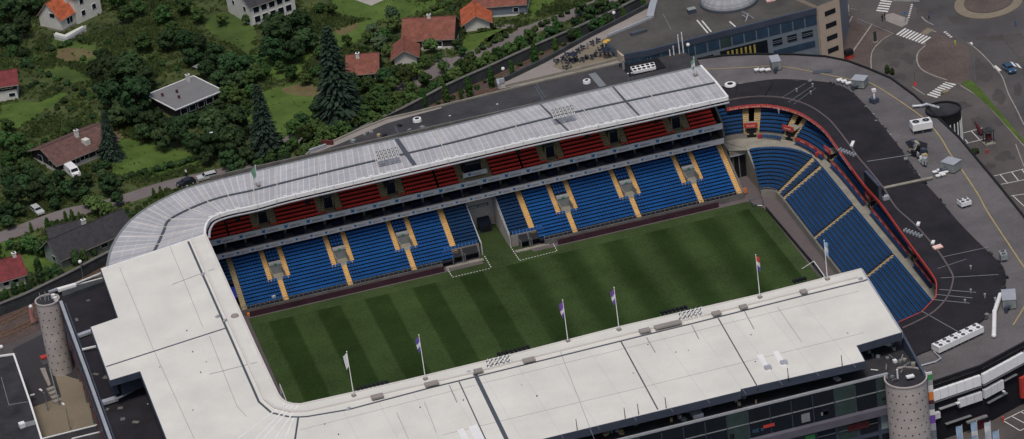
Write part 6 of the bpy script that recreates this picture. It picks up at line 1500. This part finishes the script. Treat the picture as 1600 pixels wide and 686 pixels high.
T('B','on the railway embankment',[(612,196,7),(640,184,7),(668,170,7),(684,160,6),(706,152,7),(722,143,6),(744,136,7),(757,126,6),(782,122,7),(812,100,7),(846,82,7),(880,68,7),(893,60,6)])
T('S','rising above the lane',[(410,190,26)]); T('S','standing left of the red-roofed house',[(522,120,34)]); T('S','beside the brown bungalow',[(168,210,17)])
T('D','between the two spruces and the lane',[(402,228,22),(430,226,20),(384,240,18),(446,246,14),(356,246,18),(322,244,16)])
T('M','on the left edge beside the brown bungalow',[(10,196,16),(8,218,18),(30,214,14),(24,236,18),(46,232,14),(12,250,18),(36,256,18),(58,232,10),(70,222,10),(85,214,10),(100,205,9),(115,198,9)])
T('D','in the garden below the brown bungalow',[(14,272,20),(34,284,20),(56,272,16),(74,284,18),(52,298,20),(22,306,22),(92,276,16),(104,292,16),(82,302,16),(8,328,20),(26,326,14),(120,284,14),(14,290,18),(46,262,14),(12,344,14),(84,316,12)])
T('D','between the lane and the bungalow',[(136,280,12),(132,300,14),(118,304,12),(172,288,18),(182,308,14),(160,272,12),(152,262,10),(166,258,10)])
T('L','beside the lane near the black-roofed house',[(150,318,18),(136,312,13),(166,328,14)])
T('B','in the trimmed hedge along the lane',[(186,280,10),(196,276,10),(206,273,10),(216,270,10),(226,268,10),(236,266,10),(246,263,10),(256,260,10),(266,258,10),(276,255,10),(286,252,10),(296,249,10),(306,246,9)])
T('D','behind the parked white car',[(364,264,13),(376,258,12)])
T('C','in the pair above the curved pale roof',[(240,302,10),(251,300,11)])
T('B','in the verge above the curved pale roof',[(226,318,7),(216,324,7),(196,330,9),(206,334,8),(190,342,8),(234,312,6)])
T('C','beside the lane near the black-roofed annex',[(75,354,16),(48,355,9),(102,338,10),(112,336,11),(124,338,9),(80,366,9)])
T('M','in the garden left of the black-roofed house',[(46,378,18),(30,384,14),(62,388,14),(14,380,10),(70,378,10)])
T('K','in front of the black-roofed house',[(105,402,12),(118,402,14),(130,398,12),(146,390,10),(156,384,9),(166,378,9)])
T('K','in the row by the maroon-roofed cottage',[(58,412,12),(62,430,12),(74,424,12),(86,424,12),(88,436,9),(48,436,11),(34,446,10),(22,450,10),(8,458,10),(46,450,9),(74,438,9),(96,428,9),(0,466,9)])
T('B','on the slope of the middle garden',[(130,90,8),(150,82,8),(168,66,9),(188,52,9),(236,88,9),(252,100,9),(276,106,8),(100,158,9),(88,168,8),(74,180,8),(60,186,8),(110,170,8),(128,176,8),(145,182,9),(116,150,9),(92,140,7),(136,164,8),(160,188,8)])
T('B','beside the entrance rotunda',[(1515,237,9),(1524,236,9),(1520,240,8)])
T('K','standing at the deck edge by the crossing',[(1386,107,8),(1394,111,6)])
order={}
for i,t in enumerate(TREES): order.setdefault((t[0],t[1]),[]).append(i)
rank={}
for k,l in order.items():
    for r,i in enumerate(sorted(l,key=lambda j:TREES[j][2][0])): rank[i]=(r,len(l))
first=set()
for i,(kind,region,(px,py,rp_)) in enumerate(TREES):
    bR,bH=BASE[kind]; dist=690 if py<150 else 660; m_per=dist/FPX
    R0=rp_*m_per
    if kind in 'SCK':
        hpx=rp_*2.0
        s={'S':rp_*5.2*m_per/.9/bH,'C':rp_*2.2*m_per/.9/bH,'K':rp_*2.1*m_per/.9/bH}[kind]
        zc_=bH*s*.5
    else:
        s=R0/bR*1.05; zc_=(bH-bR*.8)*s if kind not in 'Bb' else bR*.55*s
    q=at(px,py,zc_)
    if px>1300 and py<130: pass
    var=PROT[kind][i%len(PROT[kind])]
    if var.name in first: o=copy_tree(var)
    else: o=var; first.add(var.name)
    r,n_=rank[i]
    size=''
    lab=KN[kind]+' '+region
    if n_>1: lab+=', '+(ORD[r]+' from left' if r<len(ORD) else 'number %d'%(r+1))
    w_=lab.split()
    place(o,(q.x,q.y,-.05),ru(0,6.28),s,lab,KN[kind].replace('tree','trees')+' in the gardens' if kind not in 'C' else 'slim columnar trees')
    o['category']={'B':'shrub','b':'shrub'}.get(kind,'tree')
    if kind=='S': o.scale=(s*1.2,s*1.2,s)
    if kind not in 'SCK' : o.scale=(s*ru(.92,1.1),s*ru(.92,1.1),s*ru(.88,1.1))
for l in PROT.values():
    for o in l:
        if o.name not in first:
            for ch in list(o.children): bpy.data.objects.remove(ch)
            bpy.data.objects.remove(o)
# ------------------------------------------------------------------ rough ground cover
random.seed(99)
g=MB(); reg=P((-20,470),(60,435),(170,380),(200,350),(300,290),(480,225),(620,165),(700,128),(860,52),(980,-5),(700,-60),(-20,-40))
mn=(min(p[0] for p in reg),min(p[1] for p in reg)); mx=(max(p[0] for p in reg),max(p[1] for p in reg))
def inpoly(x,y,pl_):
    c=False; n=len(pl_)
    for i in range(n):
        x1,y1=pl_[i];x2,y2=pl_[(i+1)%n]
        if (y1>y)!=(y2>y) and x<(x2-x1)*(y-y1)/(y2-y1)+x1: c=not c
    return c
lw=[[a2(*p) for p in l] for l in lawns]; ln2=resample(lane,2)
hs=[]
for o in bpy.data.objects:
    if o.get('category') in ('house','garage','annex'):
        xs=[];ys=[]
        for ch in o.children:
            if ch.name.startswith('wall'):
                for v in ch.data.vertices: xs.append(v.co.x);ys.append(v.co.y)
        if xs: hs.append((sum(xs)/len(xs),sum(ys)/len(ys),max(max(xs)-min(xs),max(ys)-min(ys))/2))
cnt=0
while cnt<14000:
    x,y=ru(mn[0],mx[0]),ru(mn[1],mx[1])
    if not inpoly(x,y,reg): continue
    dens=noise.noise(Vector((x*.06,y*.06,1)))+.5*noise.noise(Vector((x*.2,y*.2,4)))
    inl=any(inpoly(x,y,l) for l in lw)
    if inl and rnd()<.93: continue
    if dens<-.12 and rnd()<.75: continue
    if min((x-a)**2+(y-b)**2 for a,b in ln2)<9: continue
    if any(abs(x-a)<r*.8 and abs(y-b)<r*.8 for a,b,r in hs): continue
    s=ru(.25,.6)*(1.5 if dens>.2 else 1) *(.4 if inl else 1)
    m_='tuft' if rnd()<.72 else ('leaf_light' if dens<.1 else 'leaf_mid')
    for k in range(3):
        a=ru(0,3.14); c,sn_=math.cos(a)*s,math.sin(a)*s; dx,dy=ru(-.3,.3),ru(-.3,.3)
        g.add([(x+dx-c,y+dy-sn_,0),(x+dx+c,y+dy+sn_,0),(x+dx+c*.6+ru(-.3,.3),y+dy+sn_*.6+ru(-.3,.3),s*1.1),(x+dx-c*.6,y+dy-sn_*.6,s*.9)],[(0,1,2,3)],m_)
    cnt+=1
o=g.build('ground_cover'); tag(o,'rough long grass and weeds covering the garden slopes','undergrowth',kind='stuff')
# ================================================================== VEHICLES
def car(name,paint,label,cat='car',L=4.3,W=1.75,H=1.45,kind='hatch'):
    e=empty(name,label=label,cat=cat)
    prof={'hatch':[(-.5,.25),(-.5,.62),(-.47,.68),(-.22,.74),(-.10,.99),(.25,1.0),(.42,.80),(.49,.66),(.5,.25)],
          'estate':[(-.5,.25),(-.5,.6),(-.47,.66),(-.24,.72),(-.12,.98),(.38,1.0),(.48,.66),(.5,.25)],
          'van':[(-.5,.2),(-.5,.5),(-.46,.58),(-.38,.64),(-.28,.95),(-.2,1.0),(.49,1.0),(.5,.2)]}[kind]
    b=MB(); n=len(prof); vs=[]
    for sgn in (-1,1):
        for (x,z) in prof:
            w_=W/2*(1.0 if z<.7 else (1-.18*(z-.7)/.3 if kind!='van' else 1-.05*(z-.7)/.3)); vs.append((x*L,sgn*w_,z*H))
    b.add(vs,[tuple(range(n))[::1],tuple(range(n,2*n))[::-1]]+[(i,i+n,(i+1)%n+n,(i+1)%n) for i in range(n)],paint)
    body=b.build('body',e,loc=(0,0,0)); bv=body.modifiers.new('bevel','BEVEL'); bv.width=.05; bv.segments=2
    if kind=='hatch': gl_=[((-.225,.745),(-.105,.965)),((.26,.98),(.41,.81))]; sd=[(-.2,.74),(-.11,.95),(.24,.96),(.38,.76)]
    elif kind=='estate': gl_=[((-.235,.73),(-.125,.955)),((.39,.97),(.47,.72))]; sd=[(-.2,.73),(-.12,.94),(.36,.95),(.44,.73)]
    else: gl_=[((-.375,.66),(-.29,.92))]; sd=[(-.34,.66),(-.27,.88),(-.16,.88),(-.16,.66)]
    for k,((x0,z0),(x1,z1)) in enumerate(gl_):
        w0,w1=W/2*.86,W/2*.78; nx,nz=(z1-z0)*H,-(x1-x0)*L; l_=math.hypot(nx,nz); nx,nz=-abs(nx)/l_ if k==0 else abs(nx)/l_,abs(nz)/l_
        o=.02; q=MB(); q.add([(x0*L+nx*o,-w0,z0*H+nz*o),(x0*L+nx*o,w0,z0*H+nz*o),(x1*L+nx*o,w1,z1*H+nz*o),(x1*L+nx*o,-w1,z1*H+nz*o)],[(0,1,2,3)],'glass_dark'); q.build('windscreen' if k==0 else 'rear_window',e,loc=(0,0,0))
    for sgn in (-1,1):
        q=MB(); q.add([(x*L,sgn*(W/2*(1-.18*(max(z,.7)-.7)/.3 if kind!='van' else .985)+.015),z*H) for x,z in sd],[(0,1,2,3)],'glass_dark'); q.build('side_window',e,loc=(0,0,0))
        for x in (-.31,.31):
            q=MB(); q.tube((x*L,sgn*(W/2-.2),.31),(x*L,sgn*(W/2+.02),.31),.31,.31,'rubber',14); wh=q.build('wheel',e,loc=(0,0,0)); q=MB(); q.tube((x*L,sgn*(W/2+.02),.31),(x*L,sgn*(W/2+.03),.31),.19,.18,'lightsteel',10); q.build('rim',wh,loc=(0,0,0))
        q=MB(); q.obox((-.495*L,sgn*W*.34,.6*H-.05),(.08,.36,.14),0,'white_metal'); q.build('headlight',e,loc=(0,0,0)); q=MB(); q.obox((.497*L,sgn*W*.38,.55*H),(.06,.2,.2),0,'red_banner'); q.build('tail_light',e,loc=(0,0,0))
    return e
def putcar(o,p_front,p_back,z=.03):
    a=at(*p_front,.6);b=at(*p_back,.6); c=(a+b)/2; d=(b-a); place(o,(c.x,c.y,z),math.atan2(d.y,d.x))
putcar(car('parked_car','car_silver','silver-white estate car parked in the lane above the curved pale roof',kind='estate',L=4.7),(311,279),(338,272))
putcar(car('parked_car','car_black','dark car parked in the lane in front of the silver-white estate car',L=4.3),(280,289),(301,282))
putcar(car('parked_car','car_silver','pale silver car parked at the garden edge on the far left of the lane',kind='estate',L=4.5),(66,335),(50,322))
putcar(car('parked_van','car_white','white delivery van parked beside the brown bungalow','van',L=5.4,W=2.0,H=2.3,kind='van'),(122,277),(104,262))
putcar(car('blue_car','car_blue','dark blue car driving over the crossing at the right edge',L=4.4),(1583,113),(1570,101),.02)
# ================================================================== PEOPLE
def person(top,legs,label,px,py,rz=0,walk=.18,extra=None):
    q=at(px,py,0); e=empty('person',(q.x,q.y,.13),label,'person')
    me=bpy.data.meshes.new('body'); V=[(0,0,.95),(0,0,1.15),(0,0,1.38),(0,0,1.5),(0,0.01,1.66),(0,0,1.74),
       (.1,0,.9),(.11,walk*.6,.5),(.11,walk*1.0,.09),(.11,walk+.13,.05),(-.1,0,.9),(-.11,-walk*.3,.5),(-.11,-walk,.09),(-.11,-walk+.13,.05),
       (.19,0,1.4),(.25,-.08,1.12),(.24,.02,.88),(-.19,0,1.4),(-.25,.08,1.12),(-.24,.16,.9)]
    E=[(0,1),(1,2),(2,3),(3,4),(4,5),(0,6),(6,7),(7,8),(8,9),(0,10),(10,11),(11,12),(12,13),(2,14),(14,15),(15,16),(2,17),(17,18),(18,19)]
    R=[.14,.13,.15,.06,.1,.07,.1,.07,.045,.04,.1,.07,.045,.04,.07,.05,.04,.07,.05,.04]
    me.from_pydata(V,E,[]); o=bpy.data.objects.new('body',me); col.objects.link(o); o.modifiers.new('s','SKIN'); me.skin_vertices[0].data[0].use_root=True
    for i,r in enumerate(R): me.skin_vertices[0].data[i].radius=(r,r*.8 if i<3 else r)
    s=o.modifiers.new('d','SUBSURF'); s.levels=1; s.render_levels=1
    dg=bpy.context.evaluated_depsgraph_get(); m2=bpy.data.meshes.new_from_object(o.evaluated_get(dg)); bpy.data.objects.remove(o)
    for m_ in (legs,top,'skin','black'): m2.materials.append(MATS[m_])
    for p in m2.polygons:
        z=p.center.z; p.material_index=3 if z<.09 else 0 if z<.95 and abs(p.center.x)<.2 else 2 if (z>1.5 or (abs(p.center.x)>.2 and z<.98)) else 1
    b=bpy.data.objects.new('body',m2); col.objects.link(b); b.parent=e
    h=MB(); h.ball((0,-.02,1.72),.115,'hair',10,6); h.build('hair',e,loc=(0,0,0))
    e.rotation_euler=(0,0,rz); return e
person('cloth_black','cloth_black','person in black standing near the zebra crossing, left one of the pair',1379,34,.3)
person('cloth_black','cloth_black','person in black standing near the zebra crossing, right one of the pair',1383,31,.8)
person('cloth_blue','cloth_black','person in a blue top walking across the road left of the roundabout',1452,31,1.2)
person('cloth_blue','cloth_blue','person in blue walking near the right edge below the roundabout',1587,42,2.0)
person('cloth_lime','cloth_lime','person in bright lime clothing standing on the brick-paved corner',1493,73,1.0)
e=person('cloth_white','cloth_black','person in a white top riding a bicycle in the lane beside the dark car',292,277,2.4)
# bicycle
q=at(292,277,0); e.location.z=.35
e=empty('bicycle',(q.x,q.y,.03),'bicycle ridden in the lane beside the dark parked car','bicycle',rz=2.4)
for y in (-.5,.5):
    b=MB()
    for k in range(16):
        a,a_=2*math.pi*k/16,2*math.pi*(k+1)/16; b.tube((0,y+.33*math.cos(a),.34+.33*math.sin(a)),(0,y+.33*math.cos(a_),.34+.33*math.sin(a_)),.025,.025,'rubber',5)
    b.build('wheel',e,loc=(0,0,0))
b=MB(); b.path([Vector((0,-.5,.34)),Vector((0,-.15,.85)),Vector((0,0,.32)),Vector((0,-.5,.34))],.025,'black',6); b.path([Vector((0,-.15,.8)),Vector((0,.36,.85)),Vector((0,.5,.34))],.025,'black',6); b.path([Vector((0,0,.32)),Vector((0,.36,.8))],.025,'black',6); b.build('frame',e,loc=(0,0,0))
b=MB(); b.tube((-.28,.34,1.0),(.28,.34,1.0),.02,.02,'black',6); b.tube((0,.36,.85),(0,.34,1.0),.02,.02,'black',6); b.build('handlebar',e,loc=(0,0,0)); b=MB(); b.obox((0,-.17,.86),(.16,.26,.06),0,'black'); b.build('saddle',e,loc=(0,0,0))
# ================================================================== STREET FURNITURE
q=at(1322,24,0); e=empty('advertising_column',(q.x,q.y,.13),'advertising column with white and blue posters beside the beige stair tower','advertising column'); MB().tube((0,0,0),(0,0,.4),.95,.9,'concrete',16).build('base',e,loc=(0,0,0)); MB().tube((0,0,.4),(0,0,3.0),.75,.75,'panel_grey',18).build('drum',e,loc=(0,0,0)); MB().tube((0,0,3.0),(0,0,3.25),.85,.6,'greysteel',16).build('cap',e,loc=(0,0,0))
for k in range(5):
    a=-2.6+k*.8; c=MB(); c.obox((.77*math.cos(a),.77*math.sin(a),ru(.6,.9)),(.05,.55,1.8),a,['banner_white','flag_light','text_pink','banner_white','flag_blue'][k]); c.build('poster',e,loc=(0,0,0))
q=at(1368,67,0); e=empty('info_pillar',(q.x,q.y,.13),'green-grey information pillar on a pale base beside the curved kerb','sign'); MB().obox((0,0,0),(1.2,.8,.25),.5,'concrete').build('base',e,loc=(0,0,0)); MB().obox((0,0,.25),(.7,.25,2.4),.5,'glass_green').build('panel',e,loc=(0,0,0))
q=at(1327,92,0); e=empty('kiosk_stand',(q.x,q.y,.13),'black and red stand beside the beige stair tower at the deck edge','stand'); MB().obox((0,0,0),(1.6,1.0,1.0),.2,'red_banner').build('counter',e,loc=(0,0,0)); MB().obox((0,0,1.0),(1.8,1.2,1.1),.2,'black').build('canopy',e,loc=(0,0,0))
for k in (-1,1): MB().tube((k*.7,0,0),(k*.7,0,1.0),.05,.05,'black',6).build('post',e,loc=(0,0,0))
q=at(1430,133,0); e=empty('traffic_cone',(q.x,q.y,.01),'red marker with thin mast beside the parking lines at the deck corner','marker'); MB().tube((0,0,0),(0,0,.9),.45,.1,'red_banner',12).build('cone',e,loc=(0,0,0)); MB().tube((0,0,.8),(0,0,3.2),.04,.03,'tile_maroon',6).build('mast',e,loc=(0,0,0))
q=at(1545,224,0); e=empty('wooden_gateway',(q.x,q.y,.02),'dark lantern-topped gateway with red panel beside the parking bays','gateway')
for dx in (-.9,.9):
    for dy in (-.7,.7): MB().tube((dx,dy,0),(dx,dy,3.0),.1,.1,'leaf_dark' if False else 'wall_dark',6).build('post',e,loc=(0,0,0))
MB().obox((0,0,3.0),(2.3,1.9,.25),0,'wall_dark').build('roof',e,loc=(0,0,0)); MB().tube((0,0,3.25),(0,0,4.0),.7,.05,'wall_dark',8).build('lantern_top',e,loc=(0,0,0)); MB().obox((0,0,.9),(1.0,.8,1.2),0,'tile_maroon').build('panel',e,loc=(0,0,0)); MB().obox((0,0,0),(2.4,2.0,.25),0,'concrete').build('plinth',e,loc=(0,0,0))
q=at(1529,211,0); e=empty('folded_parasol',(q.x,q.y,.02),'dark maroon folded parasol leaning beside the lantern gateway','parasol'); MB().tube((0,0,0),(-.5,.3,3.0),.06,.05,'black',6).build('pole',e,loc=(0,0,0)); MB().tube((.5,-.4,.5),(-.55,.3,3.1),.55,.15,'cloth_maroon',10).build('canopy',e,loc=(0,0,0))
for i,(x,y) in enumerate([(1543,240),(1567,658),(1569,645)]):
    q=at(x,y,0); e=empty('red_bollard',(q.x,q.y,.01),['red bollard beside the shrubs and lantern gateway','red bollard at the corner of the parking bay at lower right','red post beside the black facade at lower right'][i],'bollard','red bollards'); MB().tube((0,0,0),(0,0,.8),.22,.2,'red_banner',10).build('post',e,loc=(0,0,0)); MB().ball((0,0,.8),.24,'red_banner').build('cap',e,loc=(0,0,0))
q=at(1415,42,0)
for i,(x,y) in enumerate([(1415,35)]):
    q=at(x,y,0); e=empty('traffic_sign',(q.x,q.y,.13),'small traffic sign on the kerb by the upper zebra crossing','traffic sign'); MB().tube((0,0,0),(0,0,2.2),.05,.05,'greysteel',6).build('post',e,loc=(0,0,0)); MB().obox((0,0,1.9),(.6,.05,.6),.3,'logo_blue').build('plate',e,loc=(0,0,0))
q=at(57,508,0); e=empty('pink_banner',(q.x,q.y,0),'pink hanging banner on a pole beside the tracks at lower left','banner'); MB().tube((0,0,0),(0,0,4.2),.06,.05,'greysteel',6).build('pole',e,loc=(0,0,0)); MB().obox((-.5,0,.8),(.9,.05,3.2),.2,'banner_pink').build('cloth',e,loc=(0,0,0))
